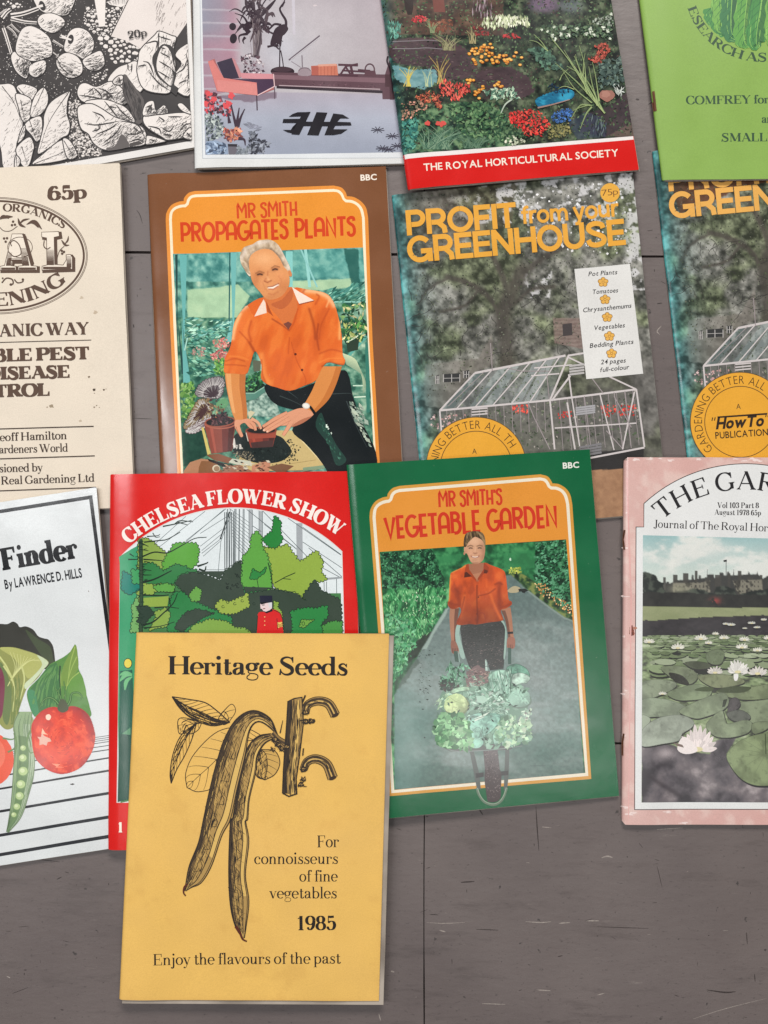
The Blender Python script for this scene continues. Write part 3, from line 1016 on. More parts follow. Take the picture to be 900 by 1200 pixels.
# ------------------------------------------------------------------ the floor: painted vinyl tiles with open joints
def floor_mat():
    m = bpy.data.materials.new("grey_floor_paint")
    m.use_nodes = True
    N, L = m.node_tree.nodes, m.node_tree.links
    bs = N["Principled BSDF"]
    tc = N.new("ShaderNodeTexCoord")
    def noise(scale, det, stretch=(1, 1, 1), rough=0.5):
        mp = N.new("ShaderNodeMapping"); mp.inputs["Scale"].default_value = stretch
        L.new(tc.outputs["Object"], mp.inputs[0])
        n = N.new("ShaderNodeTexNoise"); n.inputs["Scale"].default_value = scale
        n.inputs["Detail"].default_value = det; n.inputs["Roughness"].default_value = rough
        L.new(mp.outputs[0], n.inputs["Vector"])
        return n.outputs["Fac"]
    def mr(src, a, b, c, d):
        r = N.new("ShaderNodeMapRange")
        for i, v in enumerate((a, b, c, d)):
            r.inputs[i + 1].default_value = v
        L.new(src, r.inputs[0])
        return r.outputs[0]
    def mix(f, a, b):
        x = N.new("ShaderNodeMix"); x.data_type = 'RGBA'
        L.new(f, x.inputs["Factor"])
        for s, v in (("A", a), ("B", b)):
            if isinstance(v, tuple): x.inputs[s].default_value = (*v, 1)
            else: L.new(v, x.inputs[s])
        return x.outputs["Result"]
    big = noise(9, 6, rough=0.6)
    c = mix(mr(big, .35, .65, 0, 1), tuple(lin((92, 81, 79))), tuple(lin((106, 95, 92))))
    streak = noise(40, 8, (0.35, 1.8, 1), 0.75)
    c = mix(mr(streak, .54, .66, 0, .55), c, tuple(lin((66, 56, 54))))
    fine = noise(420, 4, (0.6, 1.4, 1), 0.75)
    c = mix(mr(fine, .6, .68, 0, .75), c, tuple(lin((48, 41, 40))))
    pale = noise(90, 8, (0.3, 2.2, 1), 0.8)
    c = mix(mr(pale, .62, .7, 0, .55), c, tuple(lin((150, 139, 132))))
    warm = noise(5, 3)
    c = mix(mr(warm, .4, .7, 0, .3), c, tuple(lin((108, 96, 90))))
    grit = noise(1500, 2, rough=0.8)
    c = mix(mr(grit, .3, .7, .0, .28), c, tuple(lin((70, 61, 58))))
    spec = noise(150, 3, rough=0.5)
    c = mix(mr(spec, .7, .735, 0, .85), c, tuple(lin((44, 37, 35))))
    L.new(c, bs.inputs["Base Color"])
    L.new(mr(streak, .3, .75, .38, .55), bs.inputs["Roughness"])
    bs.inputs["Specular IOR Level"].default_value = 0.75
    bp = N.new("ShaderNodeBump"); bp.inputs["Strength"].default_value = 0.3; bp.inputs["Distance"].default_value = 0.0006
    L.new(noise(120, 6, (0.6, 1.4, 1), 0.6), bp.inputs["Height"])
    L.new(bp.outputs["Normal"], bs.inputs["Normal"])
    return m

def make_floor():
    T = 571.0
    xs = [497 - T * k for k in (3, 2, 1, 0, -1, -2, -3)]
    ys = [298 + T * k for k in (-2, -1, 0, 1, 2, 3)]
    V_, F_ = [], []
    g = 1.5
    D = -0.003
    rng = random.Random(4)
    for i in range(len(xs) - 1):
        for j in range(len(ys) - 1):
            x0, x1, y0, y1 = xs[i] + g * .45, xs[i + 1] - g * .45, ys[j] + g, ys[j + 1] - g
            j2 = lambda: rng.uniform(-.35, .35)
            q = []
            n = 12
            C = [(x0, y0), (x1, y0), (x1, y1), (x0, y1)]
            for k in range(4):                       # slightly worn, uneven tile edges
                a, b = C[k], C[(k + 1) % 4]
                for m_ in range(n):
                    t = m_ / n
                    q.append((lerp(a[0], b[0], t) + j2(), lerp(a[1], b[1], t) + j2()))
            tilt = 0.008
            q = [(x, y + tilt * (x - 450)) for x, y in q]
            W = px2w(np.array([p[0] for p in q]), np.array([p[1] for p in q]))
            b0 = len(V_)
            V_ += [(p[0], p[1], 0) for p in W]
            V_ += [(p[0], p[1], D) for p in W]
            m_ = len(q)
            F_.append(tuple(b0 + k for k in reversed(range(m_))))
            F_ += [(b0 + k, b0 + (k + 1) % m_, b0 + m_ + (k + 1) % m_, b0 + m_ + k) for k in range(m_)]
    me = bpy.data.meshes.new("floor")
    me.from_pydata(V_, [], F_)
    o = link_mesh("floor", me, floor_mat())
    o["kind"] = "structure"
    W = px2w(np.array([xs[0], xs[-1]]), np.array([ys[0], ys[-1]]))
    me = bpy.data.meshes.new("floor_joints")
    me.from_pydata([(W[0][0], W[0][1], D), (W[1][0], W[0][1], D), (W[1][0], W[1][1], D), (W[0][0], W[1][1], D)], [], [(3, 2, 1, 0)])
    s = link_mesh("floor_bed", me, plain_mat("joint_dirt", (46, 38, 36), 0.9))
    s["kind"] = "structure"

def floor_marks():
    """scratches, drips and scuffs on the paint, each a thin mark lying on the floor"""
    rng = random.Random(9)
    V_, F_ = [], []
    def mark(pts, w, z=4e-5):
        A = px2w(np.array([p[0] for p in pts], float), np.array([p[1] for p in pts], float))
        d = np.gradient(A, axis=0); d /= np.linalg.norm(d, axis=1)[:, None] + 1e-12
        n = np.stack([-d[:, 1], d[:, 0]], 1) * (w * PX / 2) * np.array([.3 + .7 * math.sin(math.pi * (i + .3) / (len(pts) - .4)) for i in range(len(pts))])[:, None]
        b0 = len(V_)
        for p, q in zip(A + n, A - n):
            V_.extend([(*p, z), (*q, z)])
        F_.extend([(b0 + 2 * i, b0 + 2 * i + 1, b0 + 2 * i + 3, b0 + 2 * i + 2) for i in range(len(pts) - 1)])
    def run(items, name, col):
        V_.clear(); F_.clear()
        for pts, w in items: mark(spl(pts, False, 4), w)
        me = bpy.data.meshes.new(name)
        me.from_pydata(V_, [], F_); me.update()
        o = link_mesh(name, me, plain_mat(name + "_paint", col, .6, var=.3, scale=900))
        o["kind"] = "structure"
    dark = [([(628, 945), (629.5, 970), (631.5, 997)], 1.3), ([(770, 1015), (776, 1040)], .7), ([(560, 946), (566, 955)], 1.6), ([(540, 1034), (556, 1033)], 1.6), ([(558, 1089), (584, 1090)], 1.0), ([(700, 1086), (760, 1088)], .8), ([(828, 1160), (850, 1163), (862, 1162)], 1.8), ([(20, 1004), (70, 1010)], 1.0), ([(156, 380), (157, 384)], 1.6), ([(160, 246), (164, 252), (167, 262)], 1.0), ([(155, 490), (178, 491)], .8), ([(745, 116), (749, 117)], 2.2), ([(770, 356), (776, 355)], 1.4)]
    for k in range(84):
        x, y = rng.uniform(455, 895), rng.uniform(945, 1195)
        if k > 50: x, y = rng.uniform(2, 132), rng.uniform(1020, 1195)
        if k > 66: x, y = rng.choice([(rng.uniform(153, 172), rng.uniform(200, 540)), (rng.uniform(752, 776), rng.uniform(40, 330))])
        l = rng.expovariate(1 / 3.5) + .8; a = rng.gauss(0, .35) if rng.random() < .75 else 1.5
        dark.append(([(x, y), (x + l * math.cos(a), y + l * math.sin(a))], rng.uniform(.4, 1.2)))
    pale = [([(616, 1080), (634, 1081), (646, 1080)], 1.2), ([(655, 1082), (668, 1081)], 1.4), ([(686, 1079), (702, 1079)], 1.6), ([(705, 1005), (712, 1003.4), (718, 1005)], 1.8), ([(812, 1194), (850, 1182), (898, 1170)], .7), ([(500, 1081), (520, 1082), (545, 1081)], .8), ([(515, 1090), (522, 1092)], 1.6), ([(630, 1160), (645, 1161)], 1.5), ([(700, 1166), (708, 1164)], 1.2), ([(635, 969), (646, 970)], .9), ([(770, 972), (800, 970)], 1.2), ([(565, 1176), (592, 1177)], 1.0), ([(775, 382), (770, 388), (773, 392)], 1.2), ([(458, 1138), (462, 1139)], 2.0), ([(444, 1188), (446, 1196)], 1.2), ([(8, 1144), (12, 1146)], 1.2)]
    for k in range(9):
        x, y = rng.uniform(455, 895), rng.uniform(960, 1190)
        l = rng.expovariate(1 / 5) + 1; a = rng.gauss(0, .2)
        pale.append(([(x, y), (x + l * math.cos(a), y + l * math.sin(a))], rng.uniform(.25, .6)))
    run(dark, "dark_scuffs", (52, 43, 41)); run(pale, "pale_scratches", (146, 136, 129))
make_floor()
floor_marks()
GROUP = "gardening booklets laid out on the floor"
# ------------------------------------------------------------------ drawing helpers
def ZM(ox, oy, s):
    """tracing window: window coordinates -> plan pixels"""
    return lambda *p: [(ox + x / s, oy + y / s) for x, y in p]

def circ3(a, b, c, n=40, ext=0.0):
    (ax, ay), (bx, by), (cx, cy) = a, b, c
    d = 2 * (ax * (by - cy) + bx * (cy - ay) + cx * (ay - by))
    ux = ((ax * ax + ay * ay) * (by - cy) + (bx * bx + by * by) * (cy - ay) + (cx * cx + cy * cy) * (ay - by)) / d
    uy = ((ax * ax + ay * ay) * (cx - bx) + (bx * bx + by * by) * (ax - cx) + (cx * cx + cy * cy) * (bx - ax)) / d
    r = math.hypot(ax - ux, ay - uy)
    t0, t1, t2 = (math.atan2(q[1] - uy, q[0] - ux) for q in (a, b, c))
    def un(t, ref):
        while t - ref > math.pi: t -= 2 * math.pi
        while t - ref < -math.pi: t += 2 * math.pi
        return t
    t1 = un(t1, t0); t2 = un(t2, t1)
    e = (t2 - t0) * ext
    return [(ux + r * math.cos(lerp(t0 - e, t2 + e, i / n)), uy + r * math.sin(lerp(t0 - e, t2 + e, i / n))) for i in range(n + 1)]

def resample(pts, n):
    Q = np.array(pts, float)
    ln = np.concatenate([[0], np.cumsum(np.linalg.norm(np.diff(Q, axis=0), axis=1))])
    t = np.linspace(0, ln[-1], n)
    return np.stack([np.interp(t, ln, Q[:, 0]), np.interp(t, ln, Q[:, 1])], 1)

def between(left, right, n=60):
    """two edges of a long shape -> function (t, s) -> point"""
    A, B = resample(left, n), resample(right, n)
    def f(t, s):
        i = np.clip(np.asarray(t) * (n - 1), 0, n - 1)
        k = np.arange(n)
        a = np.stack([np.interp(i, k, A[:, 0]), np.interp(i, k, A[:, 1])], -1)
        b = np.stack([np.interp(i, k, B[:, 0]), np.interp(i, k, B[:, 1])], -1)
        return a + (b - a) * np.asarray(s)[..., None]
    return f

def hatch_along(P, f, n, col, w, srange, ln, seed=0, trange=(0, 1), wob=0.0):
    r = random.Random(seed)
    own = P.begin(5)
    for _ in range(n):
        s = r.uniform(*srange)
        t0 = r.uniform(*trange)
        t1 = min(trange[1], t0 + r.uniform(*ln))
        if t1 - t0 < .004:
            continue
        tt = np.linspace(t0, t1, 5)
        P.stroke(f(tt, s + wob * np.sin(tt * 40)), w * r.uniform(.6, 1.3), col, prof=lambda x: .35 + .65 * math.sin(math.pi * min(max(x, .02), .98)))
    if own: P.end()

def hatch_across(P, f, n, col, w, s0, s1, seed=0, trange=(0, 1), skew=0.03):
    r = random.Random(seed)
    own = P.begin(5)
    for i in range(n):
        t = lerp(trange[0], trange[1], (i + r.uniform(0, 1)) / n)
        a, b = s0 + r.uniform(-.06, .06), s1 + r.uniform(-.12, .12)
        ss = np.linspace(a, b, 4)
        tt = np.clip(t + skew * np.linspace(0, 1, 4), 0, 1)
        P.stroke(f(tt, ss), w * r.uniform(.6, 1.3), col, w2=w * .3)
    if own: P.end()

def jag(pts, amp=2.0, step=4.0, seed=0, closed=True):
    """coarse outline -> scalloped foliage outline: a row of lobes with notches between"""
    r = random.Random(seed)
    Q = list(pts) + ([pts[0]] if closed else [])
    out = []
    for i in range(len(Q) - 1):
        a, b = np.array(Q[i], float), np.array(Q[i + 1], float)
        L = np.linalg.norm(b - a)
        m = max(1, int(round(L / step)))
        nrm = np.array([b[1] - a[1], a[0] - b[0]]) / (L + 1e-9)
        for k in range(m):
            o = r.uniform(-.5, .5) * amp if k else 0
            for f, h in ((0, -.5), (.25, .35), (.5, .6), (.75, .3)):
                t = (k + f + r.uniform(-.08, .08)) / m
                out.append(tuple(a + (b - a) * t + nrm * (o + h * amp * r.uniform(.6, 1.3))))
    if not closed:
        out.append(tuple(Q[-1]))
    return out

def bush(P, pts, col, seed=0, amp=2.2, step=5, line=(28, 48, 34), lw=.7):
    A = np.array(pts, float)
    if ((A[:, 0] * np.roll(A[:, 1], -1)).sum() - (A[:, 1] * np.roll(A[:, 0], -1)).sum()) > 0:
        pass
    else:
        pts = list(pts)[::-1]
    o = jag(pts, amp, step, seed)
    P.poly(pts, col)
    P.poly(o, col)
    if line is not None:
        P.stroke(o, lw, line, close=True)

def inpoly(A, x, y):
    A = np.array(A, float)
    ins = np.zeros(np.shape(x), bool)
    for i in range(len(A)):
        p1, p2 = A[i], A[(i + 1) % len(A)]
        c = (p1[1] > y) != (p2[1] > y)
        xi = (p2[0] - p1[0]) * (y - p1[1]) / (p2[1] - p1[1] + 1e-12) + p1[0]
        ins ^= c & (x < xi)
    return ins

def foliage(x, y, sc, cols, seed=0, contrast=1.0, oct=5):
    """mottled leaf mass: dark gaps to bright leaf tips"""
    n = fbm(x, y, sc, oct, seed)
    t = np.clip((n - 0.5) * 2.6 * contrast + 0.5, 0, 1)
    st = np.linspace(0, 1, len(cols))
    return ramp(t, *[(s, c) for s, c in zip(st, cols)])

def soft(poly, x, y, wob=0.0, sc=6.0, seed=0, blur=0.5):
    """antialiased coverage of a polygon on a picture grid, edge optionally ragged"""
    if wob:
        x = x + (fbm(x, y, sc, 3, seed + 50) - .5) * 4 * wob
        y = y + (fbm(x, y, sc, 3, seed + 80) - .5) * 4 * wob
    m = 0
    for dx, dy in ((-.35, -.15), (.15, -.35), (.35, .15), (-.15, .35)):
        m = m + inpoly(poly, x + dx * 2 * blur, y + dy * 2 * blur).astype(float)
    return m / 4

def engrave(P, outline, ang=60, n=60, ln=5, w=.55, seed=0, fill=(222, 214, 206), ink=(46, 42, 42), power=1.5, line=1.0, curve=.3, flow=None):
    """pen-and-ink shape: paper fill, outline and shading strokes gathering on the side facing ang"""
    r = random.Random(seed)
    P.poly(outline, fill)
    A = np.array(outline, float)
    c, hs = A.mean(0), (A.max(0) - A.min(0)) / 2
    d = np.array([math.cos(math.radians(ang)), math.sin(math.radians(ang))])
    fl = math.radians(flow if flow is not None else ang + 90)
    P.begin(5)
    k = tries = 0
    while k < n and tries < n * 30:
        tries += 1
        p = c + (np.array([r.random(), r.random()]) * 2 - 1) * hs
        if not inpoly(A, p[:1], p[1:2])[0]:
            continue
        s = ((p - c) / hs) @ d
        if r.random() > max(0, .5 + .6 * s) ** power:
            continue
        a = fl + r.uniform(-.2, .2)
        u = np.array([math.cos(a), math.sin(a)]) * ln * r.uniform(.5, 1.2) / 2
        q = np.array([u[1], -u[0]]) * curve
        pts = [p - u, p + q, p + u]
        if not all(inpoly(A, np.array([t[0]]), np.array([t[1]]))[0] for t in pts):
            continue
        P.stroke(spl(pts, False, 3), w * r.uniform(.6, 1.4), ink, w2=.15)
        k += 1
    P.end()
    if line:
        P.stroke(outline, line, ink, close=True)

def dab(c, x, y, pts, w, col, a=.85):
    """soft brush line on a picture grid"""
    A = np.array(pts, float)
    d2 = np.full(np.shape(x), 1e9)
    for p, q in zip(A[:-1], A[1:]):
        e = q - p
        t = np.clip(((x - p[0]) * e[0] + (y - p[1]) * e[1]) / (e @ e + 1e-9), 0, 1)
        d2 = np.minimum(d2, (x - p[0] - t * e[0]) ** 2 + (y - p[1] - t * e[1]) ** 2)
    return mixc(c, col, a * np.exp(-d2 / (w * .62) ** 2))

def spot(c, x, y, p, rx, ry, col, a=.85, rot=0):
    u, v = x - p[0], y - p[1]
    k, s = math.cos(math.radians(rot)), math.sin(math.radians(rot))
    u, v = u * k + v * s, v * k - u * s
    return mixc(c, col, a * np.exp(-(u / rx) ** 2 - (v / ry) ** 2))

def boxof(o, m=1.0):
    A = np.array(o); x0, y0 = A.min(0) - m; x1, y1 = A.max(0) + m
    return [(x0, y0), (x1, y0), (x1, y1), (x0, y1)], x1 - x0, y1 - y0

def paint(P, outline, fn, cell=.5):
    """shape filled from a soft picture function fn(x, y)"""
    q, w, h = boxof(outline)
    P.grid(q, int(w / cell), int(h / cell), lambda u, v, x, y: fn(x, y), mask=outline)
# ------------------------------------------------------------------ black and white engraved vegetable booklet
def ink_booklet():
    b = Booklet("ink_booklet", "white booklet with a black ink drawing of radishes and cabbages priced 20p",
                [(-74,-196),(214,-244),(229,172.6),(-60,224)],0.0026, rough=.45, spec=.4, corner=1.5, seed=91, wear=.05, group=GROUP, roll=3.5)
    b.cover((216,212,208), back=(206,200,192))
    za, zb, zc, zd = ZM(0,0,6.923), ZM(100,0,6.923), ZM(0,90,6.923), ZM(90,80,6.4286)
    W, K = (220,212,206),(48,44,44)
    P = b.part("ink_drawing")
    Q = [(-66,-186),(208,-232),(225,165),(-52,214)]
    P.clip = Q
    P.grid(Q, 60,80, lambda u, v, x, y: mixc((44,40,40),(62,57,56), fbm(x, y, 12,4,3)))
    rr = random.Random(2)
    # soil crumbs: dots, then the larger pebbles
    soil = [(-60,-180),(200,-180),(222,160),(-50,212)]
    P.leaves(1500,[(0,0),(120,0),(130,60),(110,190),(60,200),(0,110)],(.25,.9),[(206,198,192),(150,142,138),(226,220,214),(110,104,102)],(0,360),.7,1)
    P.leaves(420, zc((560,200),(640,180),(720,480),(830,570),(820,640),(600,650),(560,480)),(.4,1.6),[(216,208,202),(180,172,166)],(0,360),.7,2)
    def peb(poly, n, r0, r1, sd):
        A = np.array(poly); q = random.Random(sd); done = []; t = 0
        P.begin(10)
        while len(done) < n and t < 4000:
            t += 1
            p = A.min(0) + np.array([q.random(), q.random()]) * (A.max(0) - A.min(0)); r = q.uniform(r0, r1)
            if inpoly(A, p[:1], p[1:])[0] and all(math.hypot(p[0] - d[0], p[1] - d[1]) > (r + d[2]) * .86 for d in done):
                done.append((p[0], p[1], r))
                P.poly([(p[0] + r * q.uniform(.6,1.2) * math.cos(a), p[1] + r * q.uniform(.45,.9) * math.sin(a)) for a in np.linspace(0,6.28,8)[:-1]], W)
                if r > 1.8: P.stroke([(p[0] - r * .4, p[1] + r * .3),(p[0] + r * .3, p[1] + r * .35)],.3, K)
        P.end()
    peb(zb((90,290),(200,300),(350,340),(470,400),(440,490),(220,520),(200,400),(120,350)),46,2.2,4.6,3)
    peb(zb((160,60),(320,60),(210,290),(150,270),(165,150)),40,.8,3.2,4)
    peb(zb((0,60),(80,80),(110,210),(180,300),(60,270),(-20,180)),44,.7,3.2,5)
    peb(zc((580,560),(680,470),(820,580),(800,640),(620,650)),40,.6,2.4,6)
    peb(za((740,600),(870,560),(860,640),(740,680)),20,.6,2,7); peb(za((0,20),(130,10),(200,60),(60,60)),8,.8,3,8)
    # label, big pale blade
    P.poly(zb((66,-60),(166,-60),(160,215),(112,218)), W)
    P.poly(zb((355,-40),(460,-300),(860,-300),(840,170),(740,310),(600,250),(450,395),(330,330),(205,295)),(214,204,198))
    P.stroke(zb((350,0),(205,295)),1.1, K)
    P.poly(zb((840,165),(740,310),(720,390),(860,380)),(52,47,47))
    for k in range(60):
        x, y = rr.uniform(580,850), rr.uniform(-10,250)
        if k < 24: x, y = rr.uniform(570,650), rr.uniform(0,150)
        P.stroke(zb((x, y),(x - 14, y + 34)),.5,(130,120,116), w2=.2)
    P.poly(zb((170,20),(250,-10),(350,-60),(330,40),(290,60),(200,40)), W); hatch_across(P, between(zb((170,20),(340,-40)), zb((190,40),(325,45))),14, K, .7,.1,.9,3)
    # leaf stalks
    for q, w in (([(90,130),(200,110),(350,55)],5.4),([(90,155),(200,180),(300,188)],4.2),([(60,220),(110,260),(140,310)],2.4),([(90,200),(130,240),(160,265)],2.4),([(30,230),(60,320),(95,440)],4),([(430,330),(520,385)],2.6),([(430,425),(475,460)],1.4),([(20,150),(60,100),(90,80)],5),([(490,295),(590,325)],4),([(0,120),(40,90),(60,80)],2.4)):
        P.stroke(spl(za(*q), False, 4), w, W, w2=w * .8); P.stroke(spl(za(*q), False, 4), w * .22, K); P.stroke(spl(za(*[(x, y + 6) for x, y in q]), False, 4), w * .14, K)
    # radishes
    for q, ang, n, sd in (([(280,-40),(420,-90),(600,-40),(590,60),(540,125),(430,120),(340,95),(285,30)],60,120,1),([(305,170),(340,120),(420,108),(500,140),(530,190),(480,250),(420,270),(340,235)],70,60,2),([(530,330),(570,250),(640,225),(720,260),(765,350),(740,440),(690,485),(620,450),(525,415)],60,150,3),
                          ([(670,490),(760,430),(825,418),(850,520),(790,575),(710,560)],80,110,4),([(90,470),(120,420),(160,460),(250,500),(240,580),(210,640),(130,580)],45,170,5),([(240,540),(280,510),(360,490),(378,540),(350,600),(290,630),(240,600)],60,50,6),([(140,330),(180,240),(250,212),(340,250),(410,320),(425,440),(360,480),(270,500),(180,470),(130,420)],95,170,7),([(455,510),(490,450),(550,428),(630,460),(670,530),(660,600),(580,635),(500,600)],110,120,8)):
        engrave(P, spl(za(*q), True, 4), ang, n, 6,.6, sd, W, K, 1.4)
    P.ell(*za((345,50))[0],3.4,6, K, -20); P.ell(*za((575,320))[0],3.4,5.6, K, 10); P.stroke(spl(za((300,60),(350,48)), False),3, W); P.stroke(spl(za((500,300),(580,325)), False),3, W, w2=2)
    P.stroke(spl(za((465,480),(500,550),(550,600)), False),1, K); P.stroke(za((500,190),(530,185)),1.2, K)
    # leaves at lower left
    def leaf(q, z, rib, n=50, ang=60, sd=0):
        o = spl(z(*q), True, 4)
        engrave(P, o, ang, n, 5,.5, sd, W, K, 1.2,1.2)
        r = spl(z(*rib), False, 6)
        P.stroke(r, 1.0, K, w2=.4)
        c = np.array(o); cc = c.mean(0)
        for k in range(2, len(r) - 2,4):
            for s in (-1,1):
                e = np.array(r[k]) + (c[(k * 7 * (1 if s > 0 else 3)) % len(c)] - np.array(r[k])) * .35
                P.stroke([r[k], tuple(e)],.5,(90,84,82), w2=.2)
    leaf([(-150,60),(0,62),(90,60),(140,130),(190,400),(140,540),(120,740),(30,740),(0,560),(-120,300)], zc, [(20,80),(120,220),(185,400)],50,40,11)
    leaf([(135,90),(190,60),(290,90),(300,130),(250,200),(190,160)], zc, [(150,90),(230,180)],24,60,12)
    leaf([(130,140),(240,170),(260,230),(250,330),(190,370),(150,250)], zc, [(170,190),(200,350)],70,80,13)
    leaf([(358,88),(392,150),(386,230),(330,310),(250,325),(260,220),(300,130)], zc, [(358,95),(255,320)],34,50,14)
    leaf([(200,400),(260,340),(340,330),(340,480),(300,530),(260,480)], zc, [(240,350),(300,520)],90,60,22)
    leaf([(145,540),(180,420),(208,400),(200,490)], zc, [(200,410),(150,530)],8,60,15)
    leaf([(565,118),(550,200),(545,300),(570,390),(555,470),(500,500),(420,570),(310,630),(330,510),(355,400),(360,310),(420,200)], zc, [(560,125),(400,370),(318,620)],90,60,16)
    leaf([(140,570),(240,490),(280,560),(270,620),(240,720),(190,730),(140,640)], zc, [(180,570),(220,700)],30,50,17)
    leaf([(270,715),(350,630),(500,515),(545,600),(550,670)], zc, [(280,710),(530,610)],30,60,18)
    leaf([(510,510),(570,520),(630,640),(550,665)], zc, [(520,520),(600,650)],60,60,19)
    leaf([(130,640),(170,680),(150,735),(120,735)], zc, [(135,650),(140,730)],6,60,20)
    # cabbages at lower right
    def cab(q, z, folds, n=80, ang=60, sd=0, lw=1.2):
        engrave(P, spl(z(*q), True, 4), ang, n, 7,.6, sd, W, K, 1.6, lw)
        for f in folds:
            w = 1.6 if len(f) < 4 else 1.0
            P.stroke(spl(z(*f), False, 5), w, K, prof=lambda x: .2 + .9 * math.sin(math.pi * min(1, x * .9 + .08)))
            for k in range(5):
                t = rr.uniform(.1,.8); p = np.array(z(*f)[0]) * (1 - t) + np.array(z(*f)[-1]) * t
                P.stroke([tuple(p),(p[0] + rr.uniform(-5,5), p[1] + rr.uniform(1,7))],.6,(70,64,62), w2=.2)
    cab([(180,670),(250,560),(340,520),(420,500),(500,620),(440,760),(300,760)], zb, [[(380,520),(375,590)],[(345,520),(350,570)]],16,60,30)
    cab([(430,480),(450,400),(560,290),(600,255),(700,290),(740,310),(720,400),(735,560),(700,740),(600,760),(470,720),(420,590)], zb, [[(600,262),(590,400),(560,500)],[(480,360),(580,340),(570,420)],[(470,500),(520,520),(560,620)],[(520,590),(600,680),(690,740)],[(430,540),(500,530)],[(600,300),(700,330)]],150,20,31)
    P.poly(spl(zb((545,470),(590,400),(640,360),(720,400),(720,540),(690,600),(720,720),(600,640),(560,560)), True, 4), K)
    cab([(600,420),(640,370),(690,410),(720,520),(735,600),(700,700),(640,660),(590,600),(575,520)], zb, [[(610,430),(690,470)],[(600,500),(700,560)],[(590,580),(690,640)],[(620,390),(650,400)]],60,30,32)
    cab([(730,450),(790,380),(860,390),(860,760),(740,740),(720,620),(780,520)], zb, [[(740,600),(800,560),(830,480)],[(760,680),(830,650)],[(820,440),(840,560),(830,700)]],60,40,33)
    P.poly(zd((500,200),(600,210),(720,280),(780,290),(860,340),(640,420),(500,430),(380,200),(440,150)), K)
    P.poly(zb((700,560),(745,600),(720,690),(760,720),(740,780),(690,740),(720,640)), K)
    cab([(5,200),(20,130),(70,112),(150,140),(260,100),(350,160),(400,230),(340,280),(200,240),(60,260)], zd, [[(20,205),(120,220),(220,240)],[(130,150),(180,200),(190,240)],[(160,150),(230,180),(290,250)],[(90,180),(130,150)],[(200,200),(280,190)]],170,60,34)
    P.poly(spl(zd((345,70),(370,50),(400,90),(480,200),(510,260),(500,400),(440,420),(400,300),(350,200)), True, 4),(84,78,76)); hatch_along(P, between(spl(zd((350,90),(360,220),(430,400)), False), spl(zd((395,90),(480,230),(500,390)), False)),160, K, .7,(0,1),(.06,.25),5)
    cab([(270,105),(310,62),(350,60),(345,120),(300,130)], zd, [[(320,70),(330,120)]],20,60,35)
    cab([(60,260),(200,235),(340,280),(400,330),(440,410),(330,400),(220,340)], zd, [[(210,250),(260,310),(330,400)],[(300,280),(340,330),(420,400)],[(240,290),(300,300)]],70,70,36)
    cab([(8,300),(100,268),(180,300),(290,370),(420,410),(500,450),(530,520),(510,580),(380,600),(220,620),(130,570),(90,500),(30,450)], zd, [[(120,330),(190,360),(220,400)],[(60,420),(160,430),(330,400)],[(330,400),(460,430),(520,540)],[(150,500),(250,460),(320,410)],[(210,560),(290,500),(340,430)],[(120,480),(170,460),(180,420)],[(380,500),(450,500),(500,480)],[(400,560),(460,540),(510,560)],[(430,450),(470,480)]],260,60,37)
    P.poly(spl(zd((230,600),(290,590),(340,500),(390,560),(385,600),(240,625)), True, 3),(90,84,82)); P.poly(zd((400,570),(470,550),(500,575),(400,595)),(70,64,62))
    cab([(510,360),(640,350),(860,350),(875,520),(800,530),(690,545),(640,520),(520,440)], zd, [[(620,370),(660,400),(640,410)],[(690,370),(800,370)],[(640,450),(700,480),(740,430)],[(780,470),(820,430),(870,420)],[(540,440),(620,460),(640,510)],[(650,500),(720,510)]],160,60,38)
    cab([(500,360),(520,270),(580,250),(600,320),(660,280),(690,340),(600,355)], zd, [[(520,300),(560,290),(560,350)],[(530,340),(570,270)]],70,60,39)
    cab([(525,545),(540,510),(660,545),(660,560),(530,580)], zd, [[(550,540),(600,555)]],12,60,40)
    cab([(760,280),(800,270),(870,350),(800,330)], zd, [],4,60,41); cab([(800,520),(860,450),(880,540)], zd, [[(830,490),(860,520)]],10,60,42)
    P.build(b.cov)
    P = b.part("price_lettering")
    text(P, "20p", (150.6,46.2),(173.4,42.6),8.6,(40,36,36), 'timesb', K=1.25, N=.5)
    P.build(b.cov)
ink_booklet()
